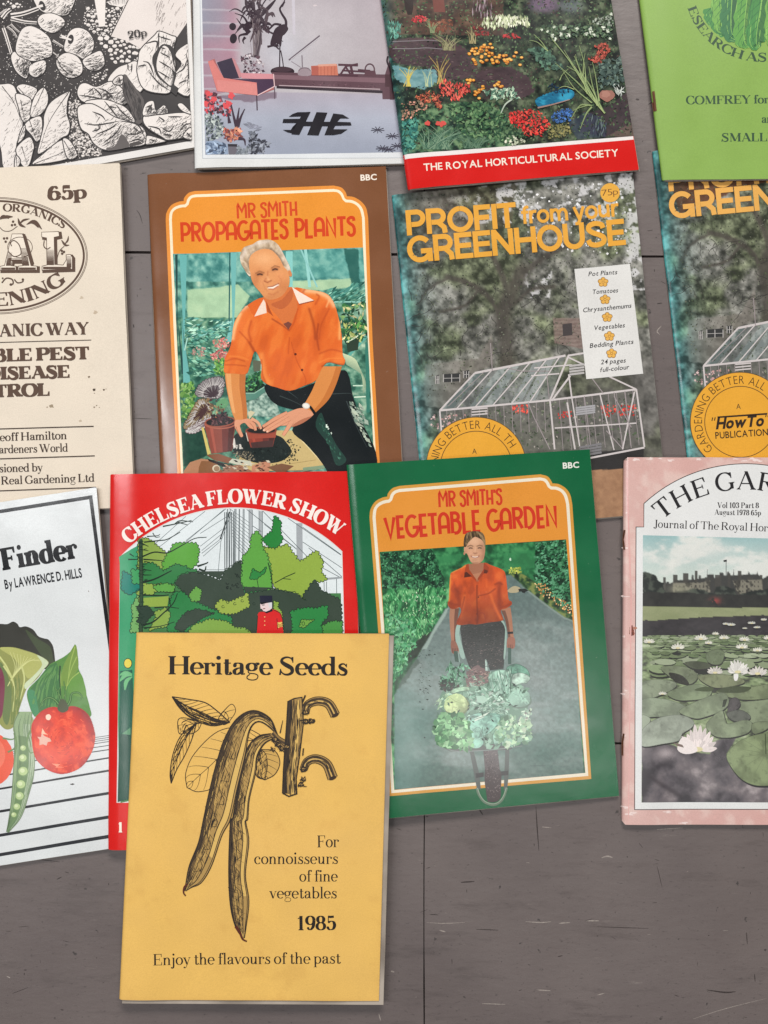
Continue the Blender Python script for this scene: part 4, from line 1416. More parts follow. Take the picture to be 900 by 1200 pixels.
# ------------------------------------------------------------------ white-edged booklet with the garden room
def room_booklet():
    b = Booklet("room_booklet", "white edged booklet showing a pink armchair, bird statue and black emblem on a pale floor",
                [(224,-205),(508,-213),(513,189.6),(228,198)],0.0028, rough=.26, spec=.3, corner=1.5, seed=95, wear=.05, group=GROUP, roll=3.5)
    b.cover((212,212,210), back=(206,200,192))
    ra, rb, rc, r2 = ZM(228,0,7.377), ZM(228,90,7.377), ZM(340,0,6.4286), ZM(220,0,3.4615)
    P = b.part("grey_rule")
    P.poly([(231.4,-198),(503,-206),(506,184.2),(237.6,187.2)],(160,166,172)); P.poly([(232,-197.4),(502.4,-205.4),(505.4,183.7),(238.2,186.6)],(212,214,216))
    P.build(b.cov)
    P = b.part("room_photograph")
    Q = [(233,-194),(500,-202),(503,177),(241,182.8)]
    P.clip = Q
    wall_l = [(230,-200),(316,-200),(316,70),(296,100),(230,120)]
    def fn(u, v, x, y):
        c = ramp((x - 300) / 170,(0,(180,173,178)),(.25,(190,184,187)),(1,(168,158,163)))
        c = mixc(c, (150,136,146), sstep(60,-60, y) * .5 * (x > 330))
        c = mixc(c, (190,190,200), np.exp(-(((x - 330) / 26) ** 2 + ((y - 60) / 30) ** 2)) * .6)
        lw = soft(wall_l, x, y, .3,9,2)
        tl = ramp((x - 236) / 44,(0,(142,142,156)),(.5,(150,138,152)),(1,(176,132,146)))
        tl = mixc(tl, (172,130,144), sstep(30,60, y) * .7)
        tl = mixc(tl, (184,178,186), np.exp(-((((y - 12 + (x - 236) * -.02) % 15.4) - 1) / 1.2) ** 2) * .8)
        c = mixc(c, tl, lw * sstep(286,270, x))
        fl = soft(r2((50,400),(350,375),(800,380),(1200,380),(1200,800),(50,800)), x, y)
        fc = ramp((y - 108) / 76,(0,(172,164,176)),(.4,(168,172,186)),(1,(148,154,170)))
        fc = mixc(fc, (122,104,118), soft(r2((110,370),(360,370),(360,400),(250,420),(110,400)), x, y, .8,9,3) * .8)
        c = mixc(c, fc, fl)
        c = mixc(c, (140,124,138), np.exp(-(((x - 300) / 16) ** 2 + ((y - 88) / 12) ** 2)) * .5)
        return mixc(c, c * .94, fbm(x, y, 14,4,5))
    P.grid(Q, 250,360, fn)
    D, DB = (48,34,44),(84,56,66)
    P.strip(ra((836,-200),(840,0),(850,300)), ra((862,-200),(866,0),(872,300)),(190,184,192),6); P.blob(*rc((185,42))[0],2.4,1,(196,184,186),.3,10)
    # palm
    q = random.Random(3)
    P.begin(30)
    for k in range(22):
        x0 = q.uniform(505,580); x1 = x0 + q.uniform(-70,60)
        P.stroke(spl(ra((q.uniform(500,560),500),(x0,300),(x1,90)), False, 4),1.5, q.choice([(66,56,62),(96,84,90),(120,108,110)]), w2=.6)
    for k in range(64):
        bx, by = q.uniform(440,640), q.uniform(-60,300); a = q.uniform(-2.8,-.2) if k < 44 else q.uniform(.2,2.9)
        L = q.uniform(60,170)
        P.stroke(spl(ra((bx, by),(bx + L * .6 * math.cos(a), by + L * .6 * math.sin(a)),(bx + L * math.cos(a), by + L * .8 * math.sin(a) + 40)), False, 4), q.uniform(1.4,3.4), q.choice([D, (60,48,56),(78,64,70)]), prof=lambda x: .3 + .8 * math.sin(math.pi * min(1, x + .05)))
    for p0, m, p1 in (((480,260),(430,160),(350,125)),((470,300),(410,230),(365,170)),((480,290),(420,220),(370,270)),((460,300),(390,320),(390,380)),((560,150),(640,60),(720,-20)),((560,160),(660,60),(740,-60)),((560,250),(620,230),(650,290)),((440,330),(420,360),(430,390))):
        P.stroke(spl(ra(p0, m, p1), False, 5),3.6, D, w2=.7)
    for k in range(5): P.stroke(ra((480 + k * 22,320),(500 + k * 14,510)),.8,(150,140,146))
    P.end()
    P.ell(*ra((332,242))[0],4,4.3,(40,30,40)); P.ell(*ra((338,345))[0],4.1,5.8,(40,30,40),10)
    P.leaves(120, ra((400,500),(480,470),(560,500),(610,560),(600,640),(430,640)),(.8,2.6),[(60,46,56),(200,190,192),(96,70,80),(150,132,140)],(0,360),.6,4)
    # bird statue on its plinth
    P.poly(spl(ra((655,390),(670,320),(700,250),(760,215),(790,220),(810,255),(780,300),(760,320),(748,400),(735,400),(720,370),(690,390)), True, 4), D)
    P.stroke(spl(ra((790,235),(788,180),(752,120),(738,80),(760,45),(780,20)), False, 5),3.2, D, w2=1.8); P.stroke(spl(ra((752,60),(770,30),(780,0)), False),3.2, D, w2=1)
    P.stroke(ra((738,390),(735,580)),1.4, D); P.stroke(spl(ra((745,440),(760,520),(768,580)), False),1.2, D); P.stroke(spl(ra((750,220),(690,215),(640,260),(600,240)), False),3, D, w2=1.4); P.stroke(spl(ra((730,430),(690,400),(630,410)), False),1.6, D, w2=2.6)
    P.leaves(30, ra((590,230),(660,230),(640,300),(600,270)),(.8,2.4),[D, (70,54,62)],(0,360),.4,5); P.leaves(20, ra((660,380),(740,370),(720,410),(670,400)),(.8,2.2),[D],(60,120),.4,6)
    P.ell(*ra((760,620))[0],14,5.6,(44,30,38)); P.ell(*ra((760,604))[0],11,3,(66,48,56))
    # sideboard
    P.poly(r2((340,295),(800,300),(820,235),(840,235),(845,400),(790,400),(788,365),(350,350)),(92,66,74)); P.poly(r2((345,305),(835,315),(835,335),(345,322)),(122,92,100)); P.poly(r2((360,350),(790,366),(790,376),(360,360)),(50,38,46))
    P.stroke(r2((370,348),(780,360)),1.1,(176,156,160)); P.poly(r2((800,300),(835,300),(838,402),(820,402),(818,350),(800,350)),(72,48,54)); P.stroke(spl(rc((735,420),(730,460),(752,520),(765,600),(775,700)), False),2,(44,32,40)); P.leaves(60, r2((380,330),(780,338),(780,356),(380,346)),(.6,1.8),[(110,80,88),(70,48,56)],(-10,10),.3,7)
    P.poly(r2((500,268),(605,260),(610,305),(502,306)),(190,112,90)); P.poly(r2((500,268),(530,270),(530,306),(502,306)),(166,88,76)); P.poly(r2((528,262),(600,258),(605,266),(530,270)),(206,150,130))
    for k in range(5): P.stroke(r2((540 + k * 14,270),(540 + k * 14,305)),.6,(160,86,70))
    P.stroke(r2((410,245),(535,145)),1.6,(96,84,94)); P.stroke(r2((418,243),(537,150)),1.0,(190,184,188)); P.stroke(r2((463,225),(465,280)),1.2,(120,108,116)); P.stroke(r2((420,250),(460,275)),.7,(140,128,136)); P.poly(spl(r2((448,306),(455,278),(490,276),(500,306)), True, 3),(150,134,140)); P.stroke(arc(*r2((474,292))[0],7,4.6,190,350,12),1,(110,96,104))
    for qq, w in (([(610,262),(690,264)],2.4),([(620,300),(640,270),(660,300)],2.2),([(660,262),(668,300)],3),([(625,285),(720,290),(760,290)],2),([(690,282),(740,285)],1.8),([(640,268),(690,258)],2),([(610,304),(690,306)],2)): P.stroke(r2(*qq), w, (78,50,60))
    P.stroke(arc(*r2((738,280))[0],5.4,6.4,0,360,20),1.5,(84,58,66)); P.poly(r2((715,305),(720,285),(760,285),(765,308)),(90,62,70))
    # armchair
    P.poly(r2((85,255),(110,245),(145,325),(345,335),(350,365),(283,390),(120,375)),(164,98,96))
    P.poly(r2((120,260),(180,240),(215,320),(150,328)),(58,50,66)); P.poly(r2((180,240),(192,246),(222,312),(210,322)),(186,128,132))
    P.poly(r2((215,300),(345,302),(347,325),(220,322)),(200,136,142)); P.poly(r2((150,326),(345,322),(352,352),(283,390),(278,340)),(70,50,72)); P.poly(r2((84,256),(104,250),(148,322),(280,338),(284,390),(122,376)),(204,122,116)); P.poly(r2((120,330),(280,344),(283,389),(124,375)),(208,132,126)); P.stroke(r2((283,390),(352,352),(348,302)),1,(224,190,190))
    P.stroke(r2((280,390),(282,450)),1.4,(70,54,66)); P.stroke(r2((352,355),(353,402)),1.1,(90,74,86))
    # plants in the corner
    P.leaves(150, rb((90,130),(180,150),(330,250),(300,380),(240,330),(90,330)),(1,3),[(190,72,82),(84,52,62),(60,50,56),(206,92,96),(110,70,80)],(0,360),.6,8)
    for x, y in ((320,165),(300,240),(270,260),(130,160),(170,205),(100,240),(320,180)): P.blob(*rb((x, y))[0],3.6,3,(214,84,88),.4,14, x)
    P.leaves(220, rb((90,330),(220,350),(260,430),(240,540),(110,560)),(1,3),[(150,160,158),(84,92,96),(120,130,134),(60,66,72),(176,184,178)],(0,360),.6,9)
    P.leaves(90, rb((250,460),(400,450),(410,520),(320,570),(260,540)),(1.2,3.4),[(190,110,92),(150,76,72),(214,150,120),(110,66,66)],(0,360),.5,10)
    P.poly(rb((105,570),(190,560),(290,600),(290,680),(105,680)),(140,156,178)); P.leaves(50, rb((110,570),(280,600),(250,680),(110,670)),(2,5),[(96,112,136),(160,176,196),(64,74,92)],(0,360),.4,11)
    P.poly(rb((290,595),(370,595),(365,680),(300,680)),(104,100,108)); P.poly(rb((290,590),(372,590),(368,612),(294,612)),(50,46,52)); P.leaves(40, rb((370,620),(480,620),(480,680),(370,680)),(1.5,4),[(110,116,124),(140,146,152)],(0,360),.5,12)
    for p0, m, p1 in (((365,440),(340,350),(320,250)),((365,440),(375,360),(388,275)),((375,440),(400,360),(435,285)),((305,410),(298,370),(290,320)),((380,540),(430,550),(440,600))): P.stroke(spl(rb(p0, m, p1), False),4,(64,50,62), w2=1)
    P.leaves(110, rb((470,480),(520,470),(560,560),(640,560),(640,600),(580,660),(480,660)),(1.4,4),[(70,72,82),(104,108,118),(50,50,60),(140,144,154)],(0,360),.5,13)
    P.poly(rb((490,560),(560,580),(580,650),(490,660)),(60,62,70)); P.leaves(16, rb((440,390),(570,440),(560,480),(440,420)),(2,5),[(140,142,156)],(-20,20),.3,14)
    for c in ((770,525),(830,550),(850,590),(815,605),(790,600)):
        for a in range(-150,200,40): x, y = r2(c)[0]; P.stroke([(x, y),(x + 8 * math.cos(math.radians(a)), y + 4 * math.sin(math.radians(a)))],2.6,(62,58,72), prof=lambda t: .3 + .8 * math.sin(math.pi * t))
    P.build(b.cov)
    # emblem on the pale floor
    P = b.part("floor_emblem")
    K = (30,28,34)
    P.poly(r2((445,456),(494,455),(484,472),(410,475),(424,464)), K) ; P.poly(r2((388,484),(480,482),(472,500),(384,500)), K); P.poly(r2((376,514),(425,516),(418,528),(455,518),(470,500),(494,455),(470,470),(440,545),(405,538),(385,528)), K)
    P.poly(r2((468,456),(498,454),(452,548),(420,546)), K); P.poly(r2((522,455),(566,457),(530,550),(484,548)), K); P.poly(r2((465,494),(580,494),(574,512),(458,512)), K)
    P.poly(r2((590,460),(628,464),(655,480),(618,480),(606,494),(660,495),(664,508),(598,510),(590,524),(648,524),(622,542),(590,548),(554,548)), K)
    P.build(b.cov)
room_booklet()
# ------------------------------------------------------------------ two copies of the greenhouse booklet
def greenhouse_booklet(quad, label, seed, M, warm):
    b = Booklet("greenhouse_booklet", label, quad, 0.0024, rough=.28, spec=.35, corner=1.5, seed=seed, wear=.03, group="two copies of the greenhouse booklet", roll=4.5)
    part0 = b.part
    def part(n):
        p = part0(n); p.remap = M
        return p
    pa, pb = ZM(450,195,2.727), ZM(450,380,2.727)
    b.cover((120,116,110), back=(196,186,172))
    G = (459,228.5),(741,200),(783,600),(500,625)
    P = part("cover_photograph")
    trunk = pb((310,-80),(430,-60),(450,60),(440,110),(350,130),(340,40)); soil = pb((600,460),(1000,420),(1000,700),(500,700))
    house = pb((130,130),(300,110),(345,30),(350,130),(280,160),(180,270),(130,260)); brick = pb((540,-20),(640,-20),(640,80),(545,60))
    def fn(u, v, x, y):
        n = fbm(x, y, 26,5,6) * .42 + fbm(x, y, 6,5,26) * .58
        c = ramp(n, (.34,(50,51,46)),(.45,(86,86,80)),(.55,(116,115,108)),(.68,(158,156,148)))
        gr = fbm(x + 40, y, 40,3,15)
        c = mixc(c, c * [.95,1.04,.8], sstep(.42,.66, gr) * .7)
        br = soft(pa((60,40),(420,50),(400,190),(100,290)), x, y, 3,20,8)
        c = mixc(c, (74,58,46) if not warm else (92,52,32), br * (.35 if not warm else .8))
        sky = sstep(.55,.64, fbm(x, y, 9,5,41)) * (y < 262) * sstep(490,600, x) + sstep(.56,.62, fbm(x, y, 7,5,43)) * soft(pa((450,340),(540,320),(530,420),(440,420)), x, y, 1,8,2) + sstep(.45,.55, fbm(x, y, 8,4,47)) * sstep(725,740, x) * (y < 340)
        c = mixc(c, (206,204,204), np.clip(sky, 0,1) * .85)
        bk = mixc((56,52,48),(92,86,78), fbm(x * 2.4, y * .5,8,4,3))
        tr = np.zeros_like(x)
        for pts, w in ((pb((395,130),(390,60),(380,-20),(400,-90),(440,-170)),15),(pb((385,0),(340,-80),(270,-130),(200,-150)),5),(pb((400,-80),(370,-170),(330,-250)),6),(pb((430,-150),(520,-220),(600,-260)),6),(pb((410,-60),(470,-110),(540,-120)),4),(pb((300,-110),(260,-60),(180,-40)),2.5),(pb((210,-150),(140,-110),(110,-60)),2.5)):
            tr = np.maximum(tr, dab(np.zeros(x.shape + (3,)), x + 4 * (fbm(x, y, 9,3,8) - .5), y, spl(pts, False, 4), w, (1,1,1),1.3)[..., 0])
        c = mixc(c, bk, np.clip(tr, 0,1) * .85)
        c = mixc(c, (84,80,78), sstep(400,440, y) * sstep(640,700, x) * .5)
        c = mixc(c, (132,124,116), soft(house, x, y, .8,7,5) * .6); c = mixc(c, mixc((118,98,92),(146,128,120),((np.floor(y / 2.2) % 2) * .5 + fbm(x * 2, y * 2,4,2,3) * .6)), soft(brick, x, y) * .85)
        c = mixc(c, mixc((72,72,68),(128,124,118), fbm(x, y, 5,4,9)), soft(pb((170,280),(540,240),(830,200),(830,400),(500,430),(180,430)), x, y, .3,6,3) * .8)
        gl = mixc((116,122,124),(152,156,156), fbm(x, y, 10,4,12)); c = mixc(c, gl, soft(pb((180,275),(300,150),(580,100),(530,240)), x, y) * .45)
        c = mixc(c, (44,42,42), soft(pb((540,420),(830,395),(830,450),(660,480)), x, y, .3,5,3) * .9)
        c = mixc(c, mixc((140,104,78),(172,132,100), fbm(x, y, 5,4,5)), soft(pb((600,470),(1000,450),(1000,700),(500,700)), x, y, .3,6,2))
        d = x - (459 + (y - 228.5) * .1035)
        f = np.exp(-np.clip(d, 0, None) / 13); L = c.mean(-1, keepdims=True)
        return mixc(c, np.clip(L * [.5,1.05,1.03] + [0,26,30],0,255), f * .85)
    P.grid(G, 250,330, fn)
    q = random.Random(seed)
    P.begin(30)
    for k in range(46):
        x, y = q.uniform(480,700), q.uniform(330,420); pts = [(x, y)]; a = q.uniform(0,6.3)
        for j in range(5): a += q.uniform(-.6,.6); x += 5 * math.cos(a); y += 4 * math.sin(a); pts.append((x, y))
        P.stroke(spl(pts, False, 3),.8,(52,50,48), w2=.3)
    P.end()
    P.leaves(3200,[(474,230),(738,208),(750,330),(680,400),(600,420),(500,470),(486,330)],(.4,1.3),[(52,54,46),(84,86,74),(110,112,98),(40,42,36),(78,88,62),(104,108,92)],(0,360),.6, seed)
    P.leaves(160,[(600,222),(738,212),(745,300),(620,290)],(.8,2.4),[(196,196,196),(214,212,210),(160,160,158)],(0,360),.7, seed + 1)
    for x, y, w, h in ((165,165,10,26),(190,160,52,26),(255,150,16,22)):
        P.poly(pb((x, y),(x + w, y - 4),(x + w, y + h - 4),(x, y + h)),(56,56,56))
        for k in range(3): P.stroke(pb((x + w * k / 2, y),(x + w * k / 2, y + h)),.9,(176,172,168))
        P.stroke(pb((x, y + h * .5),(x + w, y + h * .45)),.6,(176,172,168))
    P.poly(pb((570,0),(600,-4),(602,34),(572,38)),(70,64,64))
    P.leaves(420, pb((180,290),(540,250),(820,210),(820,370),(540,400),(190,400)),(.8,2.4),[(84,98,74),(58,64,52),(122,126,108),(70,84,62),(150,144,136)],(0,360),.6, seed + 2)
    P.leaves(70, pb((690,260),(805,255),(800,290),(700,295)),(.8,2),[(206,54,46),(176,44,42),(226,90,74)],(0,360),.7,4); P.leaves(40, pb((405,262),(460,256),(460,285),(420,285)),(.8,2),[(206,70,60),(226,100,84)],(0,360),.7,5); P.leaves(26, pb((555,282),(600,278),(600,298),(560,300)),(.7,1.6),[(196,60,54)],(0,360),.7,6); P.leaves(40, pb((150,290),(260,290),(240,330),(150,335)),(.8,2),[(190,150,146),(206,180,176),(130,110,110)],(0,360),.7,7)
    F, Fd = (198,190,188),(150,140,140)
    for k in range(8):                       # panes catching the sky
        t0, t1 = k / 8 + .012,(k + 1) / 8 - .012
        e = [np.array(pb((178,276))[0]), np.array(pb((530,243))[0]), np.array(pb((290,156))[0]), np.array(pb((585,102))[0])]
        lo, hi = lambda t: tuple(e[0] + (e[1] - e[0]) * t), lambda t: tuple(e[2] + (e[3] - e[2]) * t)
        if k % 3 != 1: paint(P, [lo(t0), hi(t0), hi(t1), lo(t1)], lambda x, y: mixc((96 + k * 7,106 + k * 6,104 + k * 6),(150,156,152), sstep(.4,.7, fbm(x + k * 9, y, 8,4,3))),.9)
    P.leaves(200, pb((190,262),(300,160),(560,112),(525,240)),(.6,2),[(90,104,84),(120,128,112),(70,80,66)],(0,360),.5, seed + 8)
    for k in range(13):
        P.stroke(pb((200 + k * 26,274 - k * 2.4),(204 + k * 26,345)),.7, Fd)
    for k in range(10):
        P.stroke(pb((560 + k * 26,240 - k * 3.4),(572 + k * 27,404 - k * 2)),.7, Fd)
    P.begin(40)
    for pts, w in (([(178,276),(530,243),(806,208)],2.3),([(290,156),(580,100)],2.6),([(178,276),(290,156)],2),([(530,243),(590,100),(640,92)],2.2),([(585,104),(806,208)],1.8),([(806,208),(832,392)],2),([(530,243),(545,400)],2),([(178,276),(184,350)],1.8),([(655,428),(832,394)],2.2),([(230,272),(345,146)],1.4),([(290,266),(405,134)],1.4),([(345,262),(465,124)],1.4),([(405,256),(520,112)],1.4),([(465,250),(560,106)],1.4),([(205,262),(320,152)],.9),([(460,250),(480,300),(530,400)],1.2),([(600,236),(625,390)],1.5),([(640,230),(660,388)],1),([(690,224),(735,402)],1.4),([(735,218),(765,398)],1.2),([(800,216),(762,400)],1.7),([(770,214),(790,396)],1),([(545,332),(806,316)],1.6),([(585,250),(610,400)],2),([(590,160),(600,236)],1.8),([(535,245),(595,165)],2.2),([(480,140),(600,130)],1.6),([(470,165),(560,158)],1.6),([(340,60),(346,150)],1),([(655,160),(700,220)],1.2),([(710,340),(760,395)],1.2),([(735,230),(790,330)],1.2),([(395,140),(440,150),(530,150)],1),([(520,160),(528,240)],1)):
        P.stroke(pb(*pts), w, F if w > 1.3 else Fd)
    P.end()
    for k in range(3): P.stroke(pb((280,272 + k * 9),(330,268 + k * 9)),1.6, F)
    for k in range(4): P.stroke(pb((592,134 + k * 9),(640,128 + k * 9)),2.4,(176,172,170)); P.stroke(pb((612,268 + k * 7),(675,260 + k * 7)),2.2,(160,158,160)); P.stroke(pb((625,394 + k * 9),(695,382 + k * 9)),2.6,(120,118,120))
    P.build(b.cov)
    P = part("title_lettering")
    Y = (222,160,60) if not warm else (222,166,84)
    text(P, "PROFIT", (475.5,276.6),(606.5,266.6),29.5, Y, 'grot', track=-.35)
    text(P, "from your", (610.4,263),(726,253.6),21, Y, 'grot', K=1.2, track=-.3)
    text(P, "GREENHOUSE", (477.5,308.6),(734.5,286.8),30.5, Y, 'grot', track=-.35)
    P.stroke(pa((90,262),(112,272),(98,280)),.8,(70,66,60)); P.stroke(spl(pa((92,285),(106,282),(108,292)), False),.8,(70,66,60))
    P.build(b.cov)
    P = part("price_roundel")
    P.ell(714.8,226,11.4,11.2,(220,164,66), n=36)
    text(P, "75p", (705.4,230),(724.4,228),7.4,(92,56,40), 'sanst')
    P.build(b.cov)
    P = part("contents_panel")
    P.poly([(673,315.4),(738,309.4),(753.6,438),(687,444.4)],(214,212,208))
    for i, (s, x0, x1, y0, y1) in enumerate((("Pot Plants", 689.4,723,323.8,321.4),("Tomatoes", 694,724,344.8,342.6),("Chrysanthemums", 683,739.7,366.2,360.6),("Vegetables", 695.7,732,387,383.6),("Bedding Plants", 691,742,407.8,402.9),("24 pages", 704,733,427,424.8),("full-colour", 703,737,436.2,432.6))):
        text(P, s, (x0, y0),(x1, y1),5.2,(44,42,44), 'sansm', slant=.22, track=.1)
    for x, y in ((706.7,330.7),(709,351),(711.5,371.7),(714,394),(716.6,414.2)):
        for k in range(5):
            a = k * 1.2566 - 1.57
            P.ell(x + 3.6 * math.cos(a), y + 3.3 * math.sin(a),2.9,2.7,(130,92,40), n=14); P.ell(x + 3.5 * math.cos(a), y + 3.2 * math.sin(a),2.3,2.2,(220,168,80), n=14)
        P.ell(x, y, 2.6,2.5,(222,172,84), n=12); P.stroke(arc(x, y, 1.5,1.4,0,360,10),.5,(140,84,30))
    P.build(b.cov)
    P = part("publisher_badge")
    c = np.array((558.0,547.0)); BK = (52,40,32)
    P.ell(*c, 59,58.4,(96,74,50), n=72); P.ell(*c, 58.2,57.6,(222,160,54), n=72)
    P.stroke(arc(*c, 42,41.6,0,360,72),.9,(92,66,40))
    text_arc(P, "GARDENING BETTER ALL TH", arc(*c, 45,44.6,136,331,80),9.6, BK, 'sanst', track=.35)
    text(P, "A", (553.4,532),(558.6,531.8),6, BK, 'sans')
    text(P, "HowTo", (529,555),(585,551.6),12.4, BK, 'sansb', slant=.25, off=.04, track=-.5)
    P.poly([(531,540.4),(590,536.8),(589,539),(531,542.4)], BK)
    for x in (524.4,527.4,587.6,590.4): P.stroke([(x + 1,541.6 - (x - 524) * .06),(x, 545.6 - (x - 524) * .06)],1.2, BK)
    text(P, "PUBLICATION", (528.4,566.6),(590.4,563),7.6, BK, 'sansm', track=.2)
    P.build(b.cov)
greenhouse_booklet([(459,228.5),(741,200),(783,600),(500,625)], "greyish greenhouse photograph booklet between the brown booklet and its half-hidden twin", 101, None, False)
def twin(T):
    u = math.radians(.6); d = T - [459,228.5]
    return np.stack([d[..., 0] * math.cos(u) + d[..., 1] * math.sin(u) + 765,-d[..., 0] * math.sin(u) + d[..., 1] * math.cos(u) + 177],-1)
q2 = twin(np.array([(459,228.5),(741,200),(783,600),(500,625)], float))
greenhouse_booklet([tuple(p) for p in q2], "half-hidden greenhouse booklet at the right, under the lime green leaflet and the pink journal", 102, twin, True)
# ------------------------------------------------------------------ red-banded society booklet with a pond garden
def society_book():
    b = Booklet("society_book", "booklet with a red lower band under a photograph of a flowery pond garden",
                [(423,-170),(685,-195),(749,198.6),(478,223.4)],0.0028, rough=.2, spec=.35, corner=2, seed=81, wear=.15, group=GROUP, roll=4)
    b.cover((202,26,22), back=(206,190,184))
    ha, hb = ZM(450,0,6), ZM(590,0,5.806)
    P = b.part("white_rule")
    P.poly([(473.6,182.4),(742,158.4),(742.8,163),(474.4,188)],(226,218,214))
    P.build(b.cov)
    P = b.part("lettering")
    text(P, "THE ROYAL HORTICULTURAL SOCIETY", (496.4,202),(725,182.6),8.2,(232,222,206), 'sansm', track=.1)
    P.build(b.cov)
    P = b.part("garden_photograph")
    left = lambda y: 423.6 + (y + 170) * .1395
    Q = [(422.6,-170),(685.6,-195),(742.9,159),(472,182.8)]
    def blob(x, y, cx, cy, rx, ry): return np.exp(-(((x - cx) / rx) ** 2 + ((y - cy) / ry) ** 2) ** 2)
    def fn(u, v, x, y):
        n = fbm(x, y, 7,5,2)
        c = ramp(n, (.3,(22,26,24)),(.45,(40,50,40)),(.6,(64,74,56)),(.75,(98,108,84)))
        c = mixc(c, ramp(fbm(x, y, 9,4,9),(.3,(62,44,42)),(.6,(104,74,62)),(.8,(128,92,78))),((y < 42) * (x < 590)) * .75)
        c = mixc(c, (92,84,92), blob(x, y, 640,6,22,10) * .9); c = mixc(c, mixc((128,104,124),(86,74,92), fbm(x, y, 3,2,4)), blob(x, y, 637,4,16,9)); c = mixc(c, (92,100,104), blob(x, y, 670,6,14,9) * .8)
        c = mixc(c, mixc((66,50,54),(92,70,72), fbm(x * .4, y, 6,4,13)), soft(ha((30,290),(400,260),(560,330),(640,430),(640,520),(560,560),(420,560),(300,480),(100,460),(40,400)), x, y, .4,8,3))
        c = mixc(c, mixc((58,46,48),(84,66,64), fbm(x, y, 8,4,17)), soft(ha((560,480),(900,470),(1000,640),(900,700),(700,700),(600,560)) + [], x, y, .8,7,5) * .8)
        c = mixc(c, (128,178,180), soft(ha((60,470),(110,480),(250,520),(360,500),(370,590),(280,640),(180,620),(80,560)), x, y, .5,5,6) * .8)
        lf = foliage(x, y, 5.5,[(24,40,34),(44,72,54),(72,104,76),(110,138,100)],21,1.2)
        c = mixc(c, lf, soft(ha((120,820),(300,760),(560,720),(760,740),(880,860),(900,1030),(500,1080),(140,1090)), x, y, .8,7,7))
        c = mixc(c, mixc((46,38,44),(78,60,66), fbm(x, y, 7,4,8)), soft(hb((720,720),(840,620),(900,840),(700,930),(520,900),(560,780)), x, y, .4,7,8) * .85)
        c = mixc(c, (52,62,84), soft(hb((440,840),(560,760),(680,800),(700,930),(500,950)), x, y, .5,7,9) * .6)
        c = mixc(c, (104,84,78), soft(hb((720,920),(870,830),(900,950)), x, y) * .8)
        fade = np.exp(-np.clip(x - left(y),0, None) / 9)
        g = c.mean(-1, keepdims=True)
        return mixc(c, np.clip(g * [.72,1.25,1.2] + [0,18,18],0,255), fade * .75)
    P.clip = Q
    P.grid(Q, 300,400, fn)
    P.leaves(3600,[(446,0),(716,-4),(742,158),(476,180)],(.6,2.2),[(36,54,38),(56,82,54),(24,34,28),(78,102,68),(66,54,48),(96,116,84)],(0,360),.5,60)
    def flow(poly, n, size, cols, sd, asp=.6, ang=(0,360)): P.leaves(n, poly, size, cols, ang, asp, sd)
    wat = lambda x, y: mixc((54,42,46),(86,68,72), fbm(x * .4, y, 6,4,13))
    for poly in (ha((30,330),(120,300),(400,290),(420,350),(570,360),(600,430),(620,510),(560,560),(430,570),(300,480),(100,460),(40,400)), ha((620,520),(880,470),(1010,540),(1060,640),(980,690),(800,640),(680,600))):
        paint(P, jag(poly, 1.5,5,3), wat, .8)
    paint(P, jag(ha((60,470),(110,480),(180,510),(250,500),(360,500),(375,560),(330,620),(180,620),(80,560)),1.5,5,4), lambda x, y: mixc((72,116,122),(136,172,172), fbm(x, y * 2,6,3,5)),.8)
    P.leaves(260, ha((40,330),(400,300),(620,440),(1000,560),(1000,680),(700,640),(440,560),(60,440)),(.6,2.6),[(104,84,84),(60,46,50),(84,92,76),(48,40,44)],(-15,15),.25,61)
    P.strip(ha((135,-20),(145,60),(165,115)), ha((205,-20),(205,60),(195,115)),(44,34,32),8)
    P.poly(ha((340,0),(420,0),(430,90),(350,90)),(112,64,56)); P.leaves(40, ha((610,0),(750,0),(760,120),(620,110)),(1,6),[(132,110,116),(84,62,66),(150,132,138)],(80,100),.15,1)
    for y0, y1 in ((302,290),(352,345)): P.stroke(spl(ha((60, y0),(200, y1 + 8),(300, y1),(410, y1 + 6)), False),.9,(128,120,124))
    flow(ha((190,140),(250,115),(300,130),(290,160),(210,170)),60,(.8,2),[(196,56,64),(216,84,86),(150,44,50)],2)
    flow(ha((300,160),(480,140),(480,220),(340,230)),70,(1,3),[(120,72,56),(92,60,48),(140,90,70)],3)
    flow(ha((20,160),(110,170),(120,270),(40,280)),90,(1,4),[(84,140,124),(56,104,92),(112,164,146)],4,.25,(240,300))
    for c0, sp, h, n, cols, sd in ((ha((340,240))[0],8,16,9,[(128,140,104)],1),(ha((460,360))[0],16,18,22,[(150,146,110),(116,112,84)],2),(ha((620,310))[0],9,22,9,[(140,130,92),(160,150,110)],3),(ha((160,620))[0],9,26,10,[(206,186,84),(188,170,96)],4),(ha((390,600))[0],10,34,8,[(186,158,92),(160,140,84)],5),(ha((310,620))[0],9,24,5,[(176,190,150)],6),(ha((370,1060))[0],34,26,60,[(92,124,100),(64,98,80),(120,146,120)],7),(ha((620,1050))[0],20,18,30,[(70,100,80),(96,124,100)],8),(ha((650,820))[0],14,16,20,[(76,110,74)],9),
                                  (hb((690,780))[0],0,0,0,[],0)):
        q = random.Random(sd * 3)
        P.begin(24)
        for k in range(n):
            x = c0[0] + q.uniform(-sp, sp) * .5; tx = c0[0] + q.uniform(-sp, sp); hh = h * q.uniform(.6,1.1)
            P.stroke(spl([(x, c0[1]),((x + tx) / 2, c0[1] - hh * .6),(tx + (tx - c0[0]) * .3, c0[1] - hh)], False, 3),1.2, q.choice(cols), w2=.4)
        P.end()
